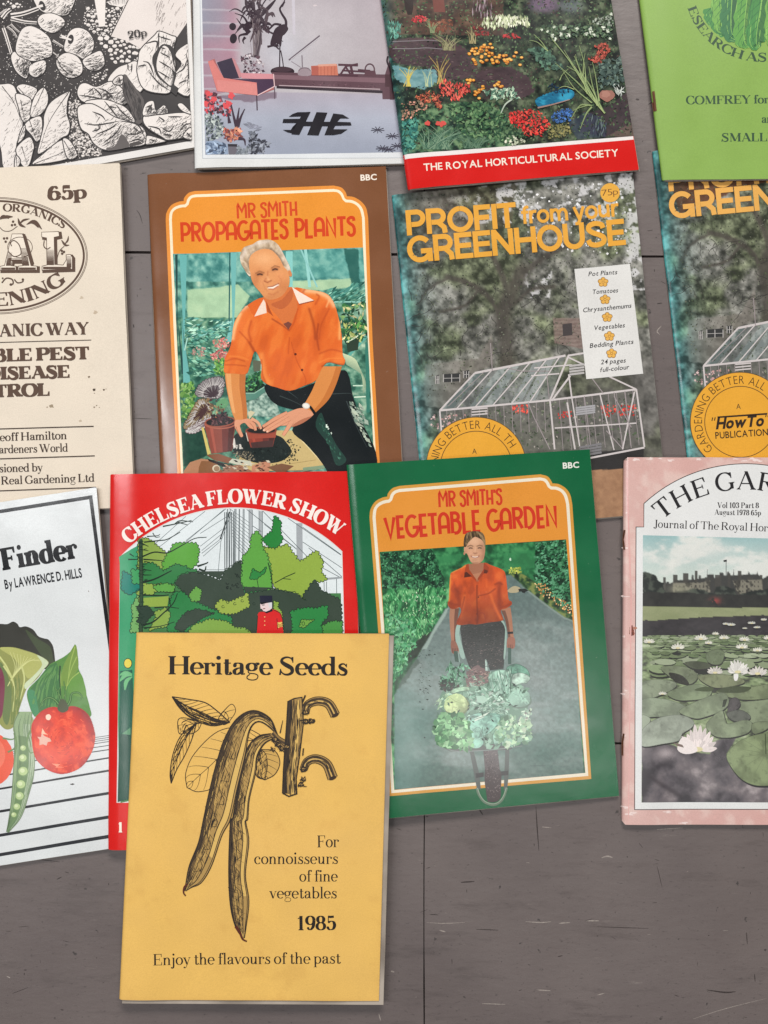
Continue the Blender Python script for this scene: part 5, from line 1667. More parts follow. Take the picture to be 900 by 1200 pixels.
    flow(ha((680,170),(700,130),(830,110),(900,120),(900,190),(700,200)) + [],90,(1.2,4),[(214,214,190),(190,196,160),(150,160,120)],5,.4,(250,290))
    flow(hb((0,110),(170,120),(175,175),(0,165)),80,(1.2,4),[(214,214,190),(190,196,160),(150,160,120)],6,.4,(250,290))
    flow(ha((620,180),(700,200),(760,250),(640,260)),50,(.8,2),[(140,48,50),(110,50,46)],7); flow(ha((830,240),(920,230),(960,270),(840,270)),40,(.8,2),[(150,40,46),(180,56,56)],8)
    q = random.Random(5)
    for poly, n in ((ha((590,340),(700,310),(760,310),(760,380),(860,380),(850,450),(620,460),(600,400)),52),(hb((0,340),(60,330),(130,400),(120,460),(0,440)),12),(ha((560,560),(640,550),(640,600),(560,590)),6),(ha((770,570),(830,560),(830,640),(780,640)),9),(ha((640,620),(700,610),(680,710),(630,700)),9)):
        A = np.array(poly); k = 0
        P.begin(30)
        while k < n:
            p = A.min(0) + np.array([q.random(), q.random()]) * (A.max(0) - A.min(0))
            if inpoly(A, p[:1], p[1:])[0]:
                P.ell(p[0] + .3, p[1] + .6,2.2,1.6,(104,54,26), n=9); P.ell(p[0], p[1],2.0,1.4, q.choice([(222,150,52),(206,128,44),(230,170,84)]), n=9); P.ell(p[0], p[1] - .3,.8,.5,(236,194,110), n=7); k += 1
        P.end()
    flow(ha((380,600),(430,570),(500,590),(610,600),(600,650),(500,720),(420,700),(390,660)),190,(.8,3),[(212,78,70),(226,106,92),(176,56,52),(196,92,72)],9,.35,(60,120))
    flow(ha((220,690),(330,650),(400,680),(400,780),(340,740),(240,720)),130,(.8,2.6),[(186,92,70),(150,66,56),(206,120,84),(112,60,50)],10,.4)
    flow(ha((120,740),(260,720),(320,760),(180,850),(120,860)),80,(.8,2.4),[(170,120,100),(120,110,88),(206,150,130)],11)
    flow(ha((440,740),(800,720),(880,860),(860,1000),(560,960)),320,(1.4,4),[(70,104,70),(48,80,58),(96,130,88),(34,58,46),(112,142,100)],12,.45)
    flow(ha((120,860),(240,850),(220,1050),(140,1080)),110,(1.4,4),[(64,128,116),(40,92,88),(90,150,130)],13,.5)
    for x, y in ((305,880),(400,885),(380,880),(415,878)): P.blob(*ha((x, y))[0],3.2,2.8,(206,84,76),.3,12, x)
    flow(ha((690,640),(900,620),(960,700),(760,700)),110,(1.2,3.6),[(150,176,150),(104,140,118),(190,206,180),(74,108,90)],14,.45)
    P.stroke(spl(ha((900,700),(850,740),(820,800)), False),2.2,(176,186,170), w2=1)
    flow(hb((20,780),(140,740),(260,770),(320,850),(250,930),(160,930),(60,860)),330,(.8,2.6),[(200,44,44),(222,66,58),(160,36,38),(210,92,76)],15,.45)
    flow(hb((300,860),(440,840),(460,920),(300,950)),130,(.8,2.2),[(120,116,70),(92,92,60),(144,136,88)],16)
    flow(hb((0,850),(100,850),(160,940),(0,980)),110,(1.2,3.4),[(64,92,64),(42,66,50),(92,118,84)],17)
    flow(hb((0,970),(60,920),(160,970),(60,990)),30,(1,2.6),[(214,214,190),(180,186,160)],18)
    pond = spl(hb((215,700),(230,670),(300,640),(400,610),(470,620),(475,660),(420,690),(320,710),(250,735)), True, 4)
    pond = jag(pond, .8,4,3)
    paint(P, pond, lambda x, y: mixc((24,96,128),(48,146,176), sstep(.3,.7, fbm(x, y * 2,7,4,6))),.6); P.stroke(spl(hb((230,738),(330,715),(450,680)), False),2,(150,120,110), w2=1)
    flow(hb((300,570),(350,570),(470,600),(430,650),(320,650)),40,(1,3),[(20,48,70),(26,40,52)],19,.4)
    flow(hb((320,790),(420,730),(470,760),(450,830),(340,840)),120,(.8,2.2),[(52,92,150),(74,116,176),(40,66,110)],20)
    flow(hb((250,180),(760,150),(740,250),(520,240),(330,280)),260,(1,3),[(70,92,70),(96,116,88),(50,66,54)],21)
    for x, y, r in ((415,190,3),(395,235,3),(440,235,3),(500,195,3.4),(590,195,4),(600,220,3),(565,230,3),(680,190,4),(710,205,3),(345,185,2),(300,215,2),(260,205,1.6),(330,245,2.4),(350,270,3),(725,255,2),(625,240,2.4),(735,90,2)):
        P.leaves(9,[(0,0)],(.7,1.5),[(212,216,200),(184,192,172)],(0,360),.8, x, pts=np.array(hb((x, y))[0]) + np.random.RandomState(x).uniform(-r * .6, r * .6,(9,2)))
    flow(hb((590,130),(740,90),(750,170),(600,170)),70,(.8,2),[(140,150,136),(96,108,92),(168,174,160)],22)
    flow(hb((620,310),(700,280),(730,340),(660,440),(580,400),(640,360)),150,(.8,2.2),[(160,70,58),(184,92,76),(126,56,50)],23)
    flow(hb((640,420),(800,380),(830,560),(650,600)),200,(1.2,3.4),[(66,84,78),(46,62,60),(92,110,100)],24)
    flow(hb((160,330),(300,330),(420,480),(280,480)),150,(1.2,3.6),[(64,92,78),(84,116,96),(44,64,56)],25)
    P.blob(*hb((705,650))[0],9,7,(150,104,92),.15,20,3); P.blob(*hb((695,640))[0],5,4,(166,120,106),.2,14,4)
    flow(hb((750,560),(830,590),(800,660),(760,640)),18,(2,4),[(190,194,186),(150,156,150)],26,.25)
    P.begin(30)
    for p0, m, p1, w in (((690,770),(520,580),(350,430),2.2),((680,760),(560,540),(430,450),1.8),((640,720),(540,520),(480,380),2),((650,720),(500,480),(330,270),1.6),((600,660),(450,420),(320,250),1.2),((590,640),(520,520),(410,340),1.8),((640,700),(600,560),(580,450),1.4),((650,690),(630,540),(605,420),1.5),((570,640),(500,420),(490,370),1.5),((560,560),(550,440),(515,310),1.2),((540,520),(545,420),(555,360),1),((600,720),(520,720),(455,815),1.6),((600,730),(560,780),(520,880),2),((590,715),(530,730),(470,755),1.3),((480,610),(420,590),(380,600),1),((300,350),(260,290),(205,235),1.3),((290,340),(230,290),(175,275),1.1),((600,700),(480,600),(400,480),1.4),((380,550),(400,510),(440,470),.9)):
        P.stroke(spl(hb(p0, m, p1), False, 5), w, (158,172,118), w2=.5); P.stroke(spl(hb((p0[0] + 6, p0[1]), m, p1), False, 5), w * .4,(96,120,80), w2=.2)
    P.end()
    P.leaves(40, hb((600,800),(700,780),(700,920),(600,920)),(2,6),[(70,84,96),(96,108,110),(44,52,60)],(80,110),.12,27)
    P.leaves(300,[(432,-110),(690,-130),(716,-4),(450,-2)],(2,5),[(70,84,66),(50,60,50),(104,112,90),(110,80,70)],(0,360),.5,28)
    P.build(b.cov)
society_book()
# ------------------------------------------------------------------ lime green comfrey leaflet
def green_leaflet():
    b = Booklet("green_leaflet", "plain lime green leaflet with a round leaf emblem and dark green lettering",
                [(727,-190),(1012,-197),(1061,208),(776,212)],0.0022, rough=.45, corner=2, seed=12, wear=.08, group=GROUP, cat="leaflet", roll=3.5)
    b.cover((126,161,68), back=(196,192,178))
    INK = (28,66,36)
    P = b.part("lettering")
    text(P, "COMFREY for", (803,123.3),(901,122),10, INK, 'timesb')
    text(P, "an", (891.5,145),(905,145),10, INK, 'timesb')
    text(P, "SMALLER", (844,167),(920,166.4),10, INK, 'timesb')
    c = circ3((804,3),(840,57),(905,72))
    c2 = circ3((804,3),(840,57),(905,72), n=120, ext=1.2)
    i0 = min(range(len(c2)), key=lambda i: math.hypot(c2[i][0] - 806.5, c2[i][1] - 8))
    i1 = min(range(len(c2)), key=lambda i: math.hypot(c2[i][0] - 900, c2[i][1] - 72))
    seg = c2[min(i0, i1):max(i0, i1) + 1]
    if seg[0][0] > seg[-1][0]: seg = seg[::-1]
    text_arc(P, "ESEARCH AS", seg, 10.5, INK, 'timesb')
    P.build(b.cov)
    P = b.part("leaf_emblem")
    A = np.array(c2); m = A[len(A) // 2]; n0 = np.array([[A[0,0] - m[0], A[0,1] - m[1]],[A[-1,0] - m[0], A[-1,1] - m[1]]])
    cc = m + np.linalg.solve(n0,(n0 ** 2).sum(1) / 2); rad = np.linalg.norm(cc - m) - 12.5
    P.clip = [(cc[0] + rad * math.cos(t), cc[1] + rad * math.sin(t)) for t in np.linspace(0,2 * math.pi, 33)[:-1]]
    z = ZM(700,0,4.5)
    blades = [((560,40),(590,150),(640,190),-1),((620,-60),(640,140),(650,150),0),((700,-80),(690,160),(735,215),1),
              ((800,-100),(770,190),(800,265),2),((900,-120),(850,200),(870,262),0),((980,-120),(960,180),(930,262),1),((1060,-80),(1010,160),(985,240),-1)]
    cl = [(58,128,58),(104,158,66),(44,110,62),(86,148,60)]
    for k, (a, m, t, q) in enumerate(blades):
        sh = (3 - k) * 14
        a, m, t = (a[0] + sh, a[1]),(m[0] + sh, m[1]),(t[0] + sh, t[1] - 10)
        ax = spl(z(a, m, t), False, 8)
        A = np.array(ax)
        d = np.gradient(A, axis=0); d /= np.linalg.norm(d, axis=1)[:, None]
        n = np.stack([-d[:, 1], d[:, 0]],1)
        s = np.linspace(0,1, len(A))[:, None]
        wd = 12.5 * np.sin(math.pi * (0.25 + 0.75 * s)) ** .7
        wob = 1 + .12 * np.sin(s * 37 + k)
        P.strip(A + n * wd * wob, A - n * wd * wob, cl[k % 4],40)
        f = between(A + n * wd, A - n * wd)
        P.strip(f(np.linspace(0,.95,30), np.full(30,.5)), f(np.linspace(0,.95,30), np.full(30,.9)), tuple(np.array(cl[k % 4]) * .8))
        hatch_along(P, f, 26,(26,92,48),.7,(0,1),(.05,.2), k)
        hatch_along(P, f, 18,(128,178,84),.8,(0,1),(.05,.2), k + 20)
        for j in range(9):
            t0 = j / 10
            tt = np.linspace(t0, t0 + .12,5)
            P.stroke(f(tt, np.linspace(.5,.08,5)),.8,(30,96,50), w2=.3)
            P.stroke(f(tt, np.linspace(.5,.92,5)),.8,(30,96,50), w2=.3)
        P.stroke(ax, 1.2,(128,178,84), w2=.5)
    P.build(b.cov)
    P = b.part("staple")
    P.stroke(ZM(700,0,4.5)((294,484),(300,540),(304,588)),2.6,(88,48,26))
    P.stroke(ZM(700,0,4.5)((296,540),(304,588)),3.4,(70,44,26))
    P.build(b.e, label="rusty staple on the spine", mat=plain_mat("rusty_wire", (94,54,30),.6,.3))
green_leaflet()
# ------------------------------------------------------------------ brown booklet with the man potting a plant
def plant_book():
    b = Booklet("plant_book", "brown booklet with an orange title panel over a smiling man firming a potted plant",
                [(172,204.5),(452,195),(474,596),(190,608)],0.0028, rough=.2, spec=.42, corner=3, seed=71, wear=.2, group=GROUP, roll=7, bulge=.0011)
    b.cover(lambda u, v, x, y: mixc((116,72,44),(126,82,54), fbm(x, y, 40,4,2)), back=(200,190,176))
    ba, bb, bc, b7, b8 = ZM(270,270,6.923), ZM(200,380,6.923), ZM(310,380,6.667), ZM(165,185,2.903), ZM(165,380,2.903)
    def ring(d):
        A = spl([(198.6 - d, 258),(199.6 - d, 250),(204 - d * .8,244 - d * .6),(211 - d * .5,240.8 - d * .9),(217 - d * .3,240 - d)], False)
        B = spl([(218.6 - d * .8,238 - d * .6),(220 - d * .9,233.4 - d * .4),(223.6 - d * .6,229.6 - d * .8),(229 - d * .2,228 - d)], False)
        C = spl([(391,221.6 - d),(397.4 + d * .6,223 - d * .8),(401.6 + d * .8,227 - d * .5),(404 + d * .7,232.6 - d * .5)], False)
        D = spl([(406 + d * .3,234 - d),(413 + d * .5,234.8 - d * .9),(420 + d * .8,238.6 - d * .6),(425 + d, 245 - d * .3),(427.4 + d, 255)], False)
        return A + B + C + D + [(432.6 + d, 400),(437.6 + d, 483),(444 + d, 590 + d),(214.6 - d, 597 + d),(203.6 - d, 380)]
    P = b.part("printed_frame")
    P.poly(ring(4),(222,140,58)); P.poly(ring(0),(236,222,190)); P.poly(ring(-3.2),(224,142,50))
    P.build(b.cov)
    P = b.part("title_lettering")
    text(P, "MR SMITH", (277,256.4),(349.5,252.6),16.5,(204,72,34), 'deco', K=1.2)
    text(P, "PROPAGATES PLANTS", (211.4,283.8),(417.8,275.6),21,(204,66,30), 'deco', K=1.3)
    text(P, "BBC", (422.6,211.6),(441.6,210.6),6.6,(238,226,210), 'sansb')
    P.build(b.cov)
    P = b.part("greenhouse_photograph")
    Q = [(203,298),(425.4,290),(441,588),(217,594)]
    bench = bb((100,900),(200,840),(520,840),(620,700),(880,640),(1100,900),(900,1300),(60,1300))
    grit = bb((610,640),(780,540),(860,640),(900,760),(620,740))
    def fn(u, v, x, y):
        n = fbm(x, y, 9,5,3)
        c = ramp(n, (.3,(42,92,84)),(.5,(88,146,130)),(.68,(140,182,160)),(.8,(184,206,180)))
        upper = y < 330
        c = mixc(c, ramp(fbm(x, y, 7,4,8),(.3,(58,122,118)),(.55,(108,168,158)),(.75,(152,200,184))), upper * .85)
        lawn = soft(b7((160,450),(260,440),(330,430),(370,470),(330,545),(160,548)), x, y, .6,10,2) + soft(b7((505,420),(720,410),(730,440),(505,460)), x, y, .4,8,3)
        c = mixc(c, (178,206,164), np.clip(lawn, 0,1) * .85)
        c = mixc(c, (96,166,156), soft(b7((505,320),(770,310),(770,400),(505,410)), x, y, .4,8,3) * .35)
        dark = soft(b7((690,310),(740,310),(745,430),(720,440)), x, y, .7,5,4)
        c = mixc(c, (36,88,80), dark * .85)
        low = (y > 372) * (x < 300)
        c = mixc(c, ramp(fbm(x + y * .3, y, 6,5,19),(.32,(22,62,50)),(.5,(56,108,86)),(.66,(104,148,116)),(.8,(160,190,152))), low * .8)
        rt = (x > 392) * (y > 340)
        c = mixc(c, ramp(fbm(x, y, 7,5,29),(.32,(24,66,52)),(.5,(70,122,98)),(.66,(130,168,140)),(.8,(196,212,180))), rt * .75)
        c = mixc(c, mixc((22,52,44),(44,84,68), fbm(x, y, 5,4,31)), soft(bb((90,880),(260,840),(300,1060),(110,1160)), x, y, .4,6,3))
        c = mixc(c, ramp(fbm(x, y, 3,3,33),(.3,(88,116,106)),(.5,(140,168,154)),(.75,(188,206,190))), soft(grit, x, y, .4,5,5))
        return c
    P.clip = Q
    P.grid(Q, 226,300, fn)
    T = (112,178,172)
    for q, w, c in ((b7((122,330),(126,640)) + b8((128,0),(145,170)),3,(30,66,64)),(b7((145,330),(148,640)) + b8((142,0),(158,200)),8.4,(104,172,166)),(b7((303,322),(300,620)),1.6,(40,92,90)),(b7((316,322),(314,620)) + b8((308,0),(300,60)),7, T),(b7((505,318),(505,440)),8,(134,198,190)),(b7((560,312),(575,440)),3.4,(150,206,198)),(b7((545,312),(600,440)),2,(140,196,190)),
                    (b8((185,50),(310,-10)),2,(140,198,186)),(b8((150,90),(160,45),(300,-10)),1.4,(166,210,196)),(b8((705,110),(770,40)),3,(92,164,150)),(bc((800,140),(810,690)),4,(56,120,104)),(bc((690,480),(780,480)),1.4,(196,220,196)),(bc((700,570),(790,565)),1.6,(206,224,200)),(b7((640,490),(770,490)),1.4,(150,206,190)),(b7((640,480),(740,430)),5,(78,140,128))):
        P.stroke(q, w, c)
    P.leaves(260, bb((140,20),(440,20),(440,400),(150,430)),(1.4,4.4),[(96,160,138),(56,118,102),(140,190,162),(36,88,78),(120,176,150)],(150,220),.4,3)
    P.leaves(90, b7((150,545),(300,545),(300,620),(150,620)),(1.5,5),[(170,210,186),(96,160,146),(54,116,106)],(140,200),.3,4)
    P.leaves(90, b7((630,450),(770,420),(770,490),(640,490)),(1.6,5.5),[(56,120,104),(92,156,138),(140,192,170),(38,90,80)],(130,160),.25,5)
    P.leaves(130, b7((670,500),(760,490),(770,620),(690,620)),(1.6,5),[(60,116,66),(36,84,54),(120,158,96),(216,206,150),(30,60,44)],(0,360),.4,6)
    P.leaves(60, bc((600,0),(780,0),(760,130),(640,150)),(1.6,5),[(84,140,70),(44,92,56),(180,190,110),(26,56,40)],(0,360),.4,6)
    P.stroke(spl(bc((640,140),(700,110),(755,70)), False),1.4,(206,220,190)); P.poly(bc((640,150),(740,110),(730,200),(650,220)),(40,58,44))
    for k in range(11):
        x0 = 610 + k * 3
        P.stroke(spl(bc((x0,230 + k * 8),(700 + k * 6,270 + k * 12),(740 + k * 5,340 + k * 14),(770,420 + k * 12)), False),1.5,(196 - k * 5,208 - k * 4,168 - k * 3), w2=.5)
    # pink geranium and big-leaved plants
    P.leaves(90, bb((345,130),(430,110),(480,140),(470,190),(400,200),(350,180)),(.8,2),[(206,128,118),(226,160,146),(180,96,92),(150,150,120)],(0,360),.7,7)
    P.leaves(110, bb((320,240),(400,205),(470,230),(460,290),(380,300),(320,280)),(.8,2.2),[(206,128,118),(228,168,154),(176,96,96),(160,80,80)],(0,360),.7,8)
    P.leaves(60, bb((200,190),(280,190),(280,270),(150,240)),(.8,1.8),[(190,140,130),(120,140,120),(206,160,150)],(0,360),.7,9)
    P.leaves(70, bb((360,290),(450,280),(440,420),(360,400)),(1.4,3.6),[(96,150,70),(56,110,56),(140,180,96)],(0,360),.5,10)
    P.leaves(150, bb((80,480),(180,470),(200,600),(190,720),(100,800),(90,640)),(1.4,4),[(110,156,76),(78,128,60),(150,186,110),(50,96,52)],(0,360),.6,11)
    def rex(pts, c, col, dark, sd):
        o = jag(spl(pts, True, 2),1.2,3.5, sd)
        P.poly(o, col)
        q = random.Random(sd)
        A = np.array(o)
        P.begin(20)
        for k in range(0, len(o),3):
            e = np.array(c) * .12 + A[k] * .88
            P.stroke([c, tuple((np.array(c) + e) / 2 + [q.uniform(-1,1), q.uniform(-1,1)]), tuple(e)],1.3, dark, w2=.4)
            f = np.array(c) * .45 + A[k] * .55
            P.stroke([tuple(f), tuple(A[k] * .9 + np.array(c) * .1 + [q.uniform(-1.5,1.5), q.uniform(-1.5,1.5)])],.9,(206,200,196), w2=.3)
        P.end()
        P.stroke(o, .6, dark, close=True)
    rex(bb((205,540),(250,470),(350,430),(430,440),(430,540),(390,600),(290,600),(210,580)), bb((345,580))[0],(136,130,130),(66,52,58),3)
    rex(bb((105,840),(150,740),(230,610),(300,620),(330,700),(320,760),(230,800),(160,850)), bb((280,700))[0],(146,128,96),(74,50,50),4)
    rex(bb((120,870),(220,800),(340,750),(330,800),(240,860),(190,885)), bb((330,770))[0],(198,196,192),(120,100,104),5)
    P.leaves(50, bb((290,600),(400,620),(450,730),(340,780),(300,700)),(1.2,3),[(120,96,70),(160,140,100),(70,40,44),(92,60,54)],(0,360),.6,12)
    P.poly(spl(bb((370,640),(440,600),(470,640),(440,680),(390,680)), True, 3),(96,150,104))
    # tray of seedlings
    P.poly(bb((610,560),(680,560),(770,500),(790,530),(690,610),(610,620)),(86,132,116)); P.poly(bb((610,560),(680,560),(770,500),(740,480),(610,540)),(26,52,40)); P.stroke(bb((610,560),(680,560),(775,500)),1.2,(140,180,160))
    P.leaves(110, bb((610,420),(740,380),(760,490),(680,550),(610,540)),(1.2,3.4),[(52,118,66),(96,160,96),(30,80,48),(18,44,32)],(0,360),.5,13)
    P.poly(bb((665,290),(735,300),(725,380),(675,385)),(92,96,78))
    # board, soil, pots
    P.poly(bc((90,830),(215,830),(470,1105),(470,1125),(380,1140),(0,1147),(-200,1160),(-200,900)),(196,172,116))
    P.poly(bc((300,1120),(470,1100),(470,1125),(300,1150)),(128,150,120)); P.stroke(bc((215,830),(340,960),(470,1105)),1,(226,206,156)); P.stroke(bc((200,1090),(400,1060)),.5,(150,124,80))
    P.poly(bb((625,720),(650,700),(685,715),(640,770)),(206,196,160))
    P.poly(spl(bb((500,1000),(520,900),(620,880),(860,900),(940,960),(980,1040),(900,1110),(760,1130),(640,1110),(540,1060)), True, 4),(24,34,32))
    P.leaves(160, bc((0,890),(220,900),(260,1010),(200,1100),(0,1110),(-140,1050)),(.5,1.6),[(22,32,30),(38,48,44),(16,24,22)],(0,360),.8,14)
    P.leaves(60, bc((190,880),(280,960),(260,1060),(180,1110)),(.4,1.3),[(30,36,30),(52,52,40)],(0,360),.8,15)
    P.leaves(90, bb((500,1040),(640,1020),(700,1100),(540,1110)),(.4,1.6),[(120,110,90),(60,60,52),(150,140,116)],(0,360),.7,16)
    P.poly(bb((505,930),(520,925),(530,1000),(510,1010)),(206,200,190)); P.leaves(20, bb((500,960),(580,970),(590,1010),(510,1010)),(.8,2),[(196,190,180)],(0,40),.6,16)
    def pot(t, bt, rim, col, dk):
        P.poly(t + bt, col)
        f = between([t[0], bt[-1]],[t[1], bt[0]])
        P.strip(f(np.linspace(0,1,8), np.full(8,.55)), f(np.linspace(0,1,8), np.full(8,.98)), dk, 8)
        P.strip(f(np.linspace(0,1,8), np.full(8,.78)), f(np.linspace(0,1,8), np.full(8,.98)), tuple(np.array(dk) * .72),8)
        P.strip(f(np.linspace(0,1,8), np.full(8,.16)), f(np.linspace(0,1,8), np.full(8,.26)), tuple(np.minimum(255, np.array(col) * 1.2)),8)
    P.poly(bb((250,840),(268,835),(325,1050),(300,1060)),(206,188,108))
    pot(bb((275,825),(528,800)), bb((498,1030),(330,1050)),0,(136,68,54),(104,48,42))
    P.ell(*bb((402,792))[0],18.4,6.4,(146,78,60),-5); P.ell(*bb((402,790))[0],16.4,5.0,(30,28,28),-5); P.stroke(arc(*bb((402,800))[0],18.4,6.6,10,170,20),1.6,(164,92,72))
    P.leaves(70, bb((330,730),(450,720),(500,790),(340,820)),(1,3.4),[(44,26,32),(70,40,46),(26,22,24),(104,70,70)],(0,360),.5,17)
    pot(bb((605,860),(860,860)), bb((830,990),(650,1000)),0,(140,62,48),(104,50,44)); P.poly(bb((606,862),(860,856),(852,920),(624,930)),(156,74,56)); P.poly(bb((650,960),(836,940),(828,995),(660,1005)),(74,48,46))
    P.ell(*bb((735,862))[0],18.5,4.6,(126,60,48)); P.ell(*bb((735,862))[0],16.5,3.4,(34,32,30)); P.stroke(bb((612,880),(630,950)),1,(206,196,180))
    # paper and crocks in front
    for q, c in ((((110,1190),(160,1120),(250,1090),(380,1110),(390,1300),(110,1300)),(176,128,96)),(((230,1160),(250,1110),(350,1110),(420,1190),(380,1300),(220,1300)),(134,92,60)),(((290,1060),(390,1050),(500,1090),(470,1130),(350,1100)),(128,80,54)),(((500,1090),(650,1110),(660,1150),(540,1140),(470,1120)),(196,196,176)),(((430,1150),(560,1140),(660,1190),(640,1300),(400,1300)),(150,108,84)),(((660,1150),(760,1110),(810,1130),(780,1300),(650,1300)),(190,132,104)),(((300,1090),(470,1140),(440,1160),(310,1110)),(30,26,26)),(((780,1160),(900,1130),(1000,1150),(900,1220)),(120,84,60))):
        P.poly(bb(*q), c)
    P.ell(*bb((370,1170))[0],4.6,4.2,(206,196,170)); P.ell(*bb((374,1172))[0],3.4,3.2,(150,120,90)); P.leaves(50, bb((430,1110),(800,1110),(800,1190),(430,1190)),(1,3.4),[(226,214,190),(96,66,48),(40,30,28),(180,150,116)],(-30,30),.4,18)
    P.build(b.cov)
    P = b.part("printed_man")
    # trousers
    P.poly(spl(bc((0,480),(100,470),(200,520),(385,460),(600,360),(660,410),(690,560),(760,760),(870,1000),(860,1200),(700,1250),(560,1300),(480,1130),(340,950),(215,830),(300,700),(120,640),(40,580)), True, 4),(18,24,26))
    P.poly(spl(bc((440,690),(480,780),(560,940),(640,1060),(560,1100),(500,940),(400,800)), True, 4),(34,62,54))
    P.leaves(60, bc((440,720),(620,1060),(560,1100),(430,780)),(.8,2.4),[(44,86,70),(30,60,50),(66,110,92)],(30,80),.4,19); P.leaves(10, bc((480,780),(530,860),(520,870),(480,800)),(.8,1.6),[(206,220,206)],(0,360),.8,20)
    for q in ([(120,560),(220,600),(300,640)],[(530,545),(660,540),(690,556)],[(640,600),(720,800),(800,960)],[(180,520),(260,580)]): P.stroke(spl(bc(*q), False),1.2,(52,62,62), w2=.4)
    P.leaves(60, bc((660,600),(760,640),(800,760),(780,800),(850,1000),(700,740)),(1.4,5),[(150,166,150),(116,136,122),(176,186,166)],(20,70),.4,21)
    # arms
    SKN = (210,134,70)
    P.strip(spl(bb((440,400),(455,520),(480,640),(500,720),(530,790)), False), spl(bb((610,395),(605,520),(615,640),(622,720),(620,790)), False), SKN, 24)
    P.strip(spl(bb((560,400),(560,520),(580,660),(590,790)), False), spl(bb((608,395),(604,520),(615,640),(620,790)), False),(184,108,52),20)
    P.strip(spl(bb((450,400),(463,520),(486,640),(506,720)), False), spl(bb((490,400),(496,520),(512,640),(526,720)), False),(226,160,98),20)
    P.strip(spl(bc((440,330),(380,500),(310,630),(290,690)), False), spl(bc((605,330),(560,470),(500,590),(400,690)), False), SKN, 24)
    P.strip(spl(bc((560,330),(520,450),(450,590),(370,690)), False), spl(bc((604,330),(560,470),(500,590),(400,690)), False),(190,112,52),20)
    # hands with fingers over the pot
    H1, H2 = (216,150,116),(176,110,82)
    P.poly(spl(bb((525,780),(580,775),(630,765),(670,790),(690,850),(640,840),(600,800),(560,830),(588,900),(570,915),(540,870),(520,830)), True, 4), H1)
    P.stroke(spl(bb((545,815),(560,860),(578,905)), False),4, H1, w2=2.6); P.stroke(spl(bb((640,780),(680,820),(690,862)), False),4, H1, w2=3); P.stroke(spl(bb((655,765),(710,800),(735,850)), False),3.6,(222,160,126), w2=2.6); P.stroke(spl(bb((640,800),(668,830),(680,858)), False),.6, H2); P.stroke(spl(bb((660,785),(700,815),(715,850)), False),.6, H2); P.stroke(spl(bb((530,830),(545,870),(566,912)), False),.7, H2)
    P.poly(spl(bc((290,655),(380,690),(370,720),(300,770),(220,800),(200,790),(110,790),(80,740),(180,690)), True, 4), H1)
    P.poly(spl(bc((370,720),(300,772),(220,802),(230,780),(300,740)), True, 4), H2)
    for q, w in (([(180,695),(90,735),(20,780),(-14,800)],4.6),([(190,715),(100,765),(40,800),(-6,830)],4.8),([(200,735),(120,780),(60,815),(18,840)],4.4),([(215,760),(180,815),(145,870)],4.8)):
        P.stroke(spl(bc(*q), False), w + .8, H2, w2=w * .6 + .8); P.stroke(spl(bc(*q), False), w, H1, w2=w * .6)
    P.ell(*bc((22,838))[0],1.4,1,(236,190,164),-25,10); P.ell(*bc((-4,828))[0],1.4,1,(236,190,164),-25,10)
    P.poly(bc((345,645),(362,635),(402,690),(385,705)),(22,20,22)); P.ell(*bc((325,638))[0],4.6,3.6,(196,190,180),10); P.ell(*bc((325,638))[0],3.6,2.7,(232,228,218),10)
    # shirt
    SH, SD, SL = (216,100,38),(178,72,28),(236,134,60)
    shirt = spl(ba((190,690),(140,610),(80,670),(30,760),(10,900)) + bb((480,200),(445,270),(435,340),(440,395),(520,400),(610,405),(640,350),(680,220),(720,270),(740,350),(735,440),(790,490)) + bc((100,495),(200,520),(310,480),(400,440),(440,360),(490,300),(560,310),(615,320),(630,280),(610,240),(605,120),(590,0)) + ba((880,720),(845,600),(800,530),(740,500),(620,480),(500,470),(400,600),(280,580)), True, 3)
    P.poly(spl(ba((60,700),(150,600),(270,545),(290,640),(200,720),(60,800)), True, 3), SH)
    za = lambda q: spl(ba(*q), False, 4); zc = lambda q: spl(bc(*q), False, 4); zb = lambda q: spl(bb(*q), False, 4)
    folds = [(za([(170,900),(150,820),(170,740)]),2, SD),(za([(690,880),(680,780),(640,640)]),2.4,(150,58,24)),(za([(720,880),(740,760),(800,640)]),1.4, SD),(za([(480,870),(470,1000)]),1, SD),(za([(340,720),(420,770),(475,810)]),1.4,(140,56,28)),(za([(545,640),(520,740),(480,810)]),1.4, SD),(zb([(640,150),(690,250),(680,320)]),2.2,(140,52,22)),(zb([(560,60),(640,150),(680,220)]),1.4, SD),(zb([(735,250),(760,400),(800,480)]),5,(240,150,76)),(zb([(740,290),(745,400),(770,470)]),1.2, SD),
                    (zc([(420,0),(410,100),(425,200)]),1.8,(150,56,24)),(zc([(210,140),(250,280),(320,420),(318,470)]),.9, SD),(zc([(430,230),(520,200),(600,215)]),1.6, SD),(zc([(430,300),(500,270),(600,265)]),1.2, SL),(zc([(450,330),(500,300),(560,310),(610,318)]),1.6,(150,66,26)),(zb([(450,300),(520,280),(600,300)]),1.3, SD),(zb([(445,330),(520,330),(610,340)]),1.2, SD),(zb([(480,260),(560,265),(630,290)]),1.4, SL),(za([(80,680),(40,780),(20,880)]),3.2,(250,214,160)),(za([(90,640),(160,590),(250,550)]),5,(238,214,190)),(za([(600,490),(700,500),(790,540),(840,610)]),4.4,(246,212,170)),(za([(690,600),(720,540),(700,520)]),1.6, SD),(za([(780,620),(800,570)]),1.6,(246,190,130)),(za([(870,620),(890,740),(885,880)]),2.4,(244,190,120)),(za([(200,640),(260,560)]),2, SD),(za([(590,500),(610,470)]),1.8, SD)    ]
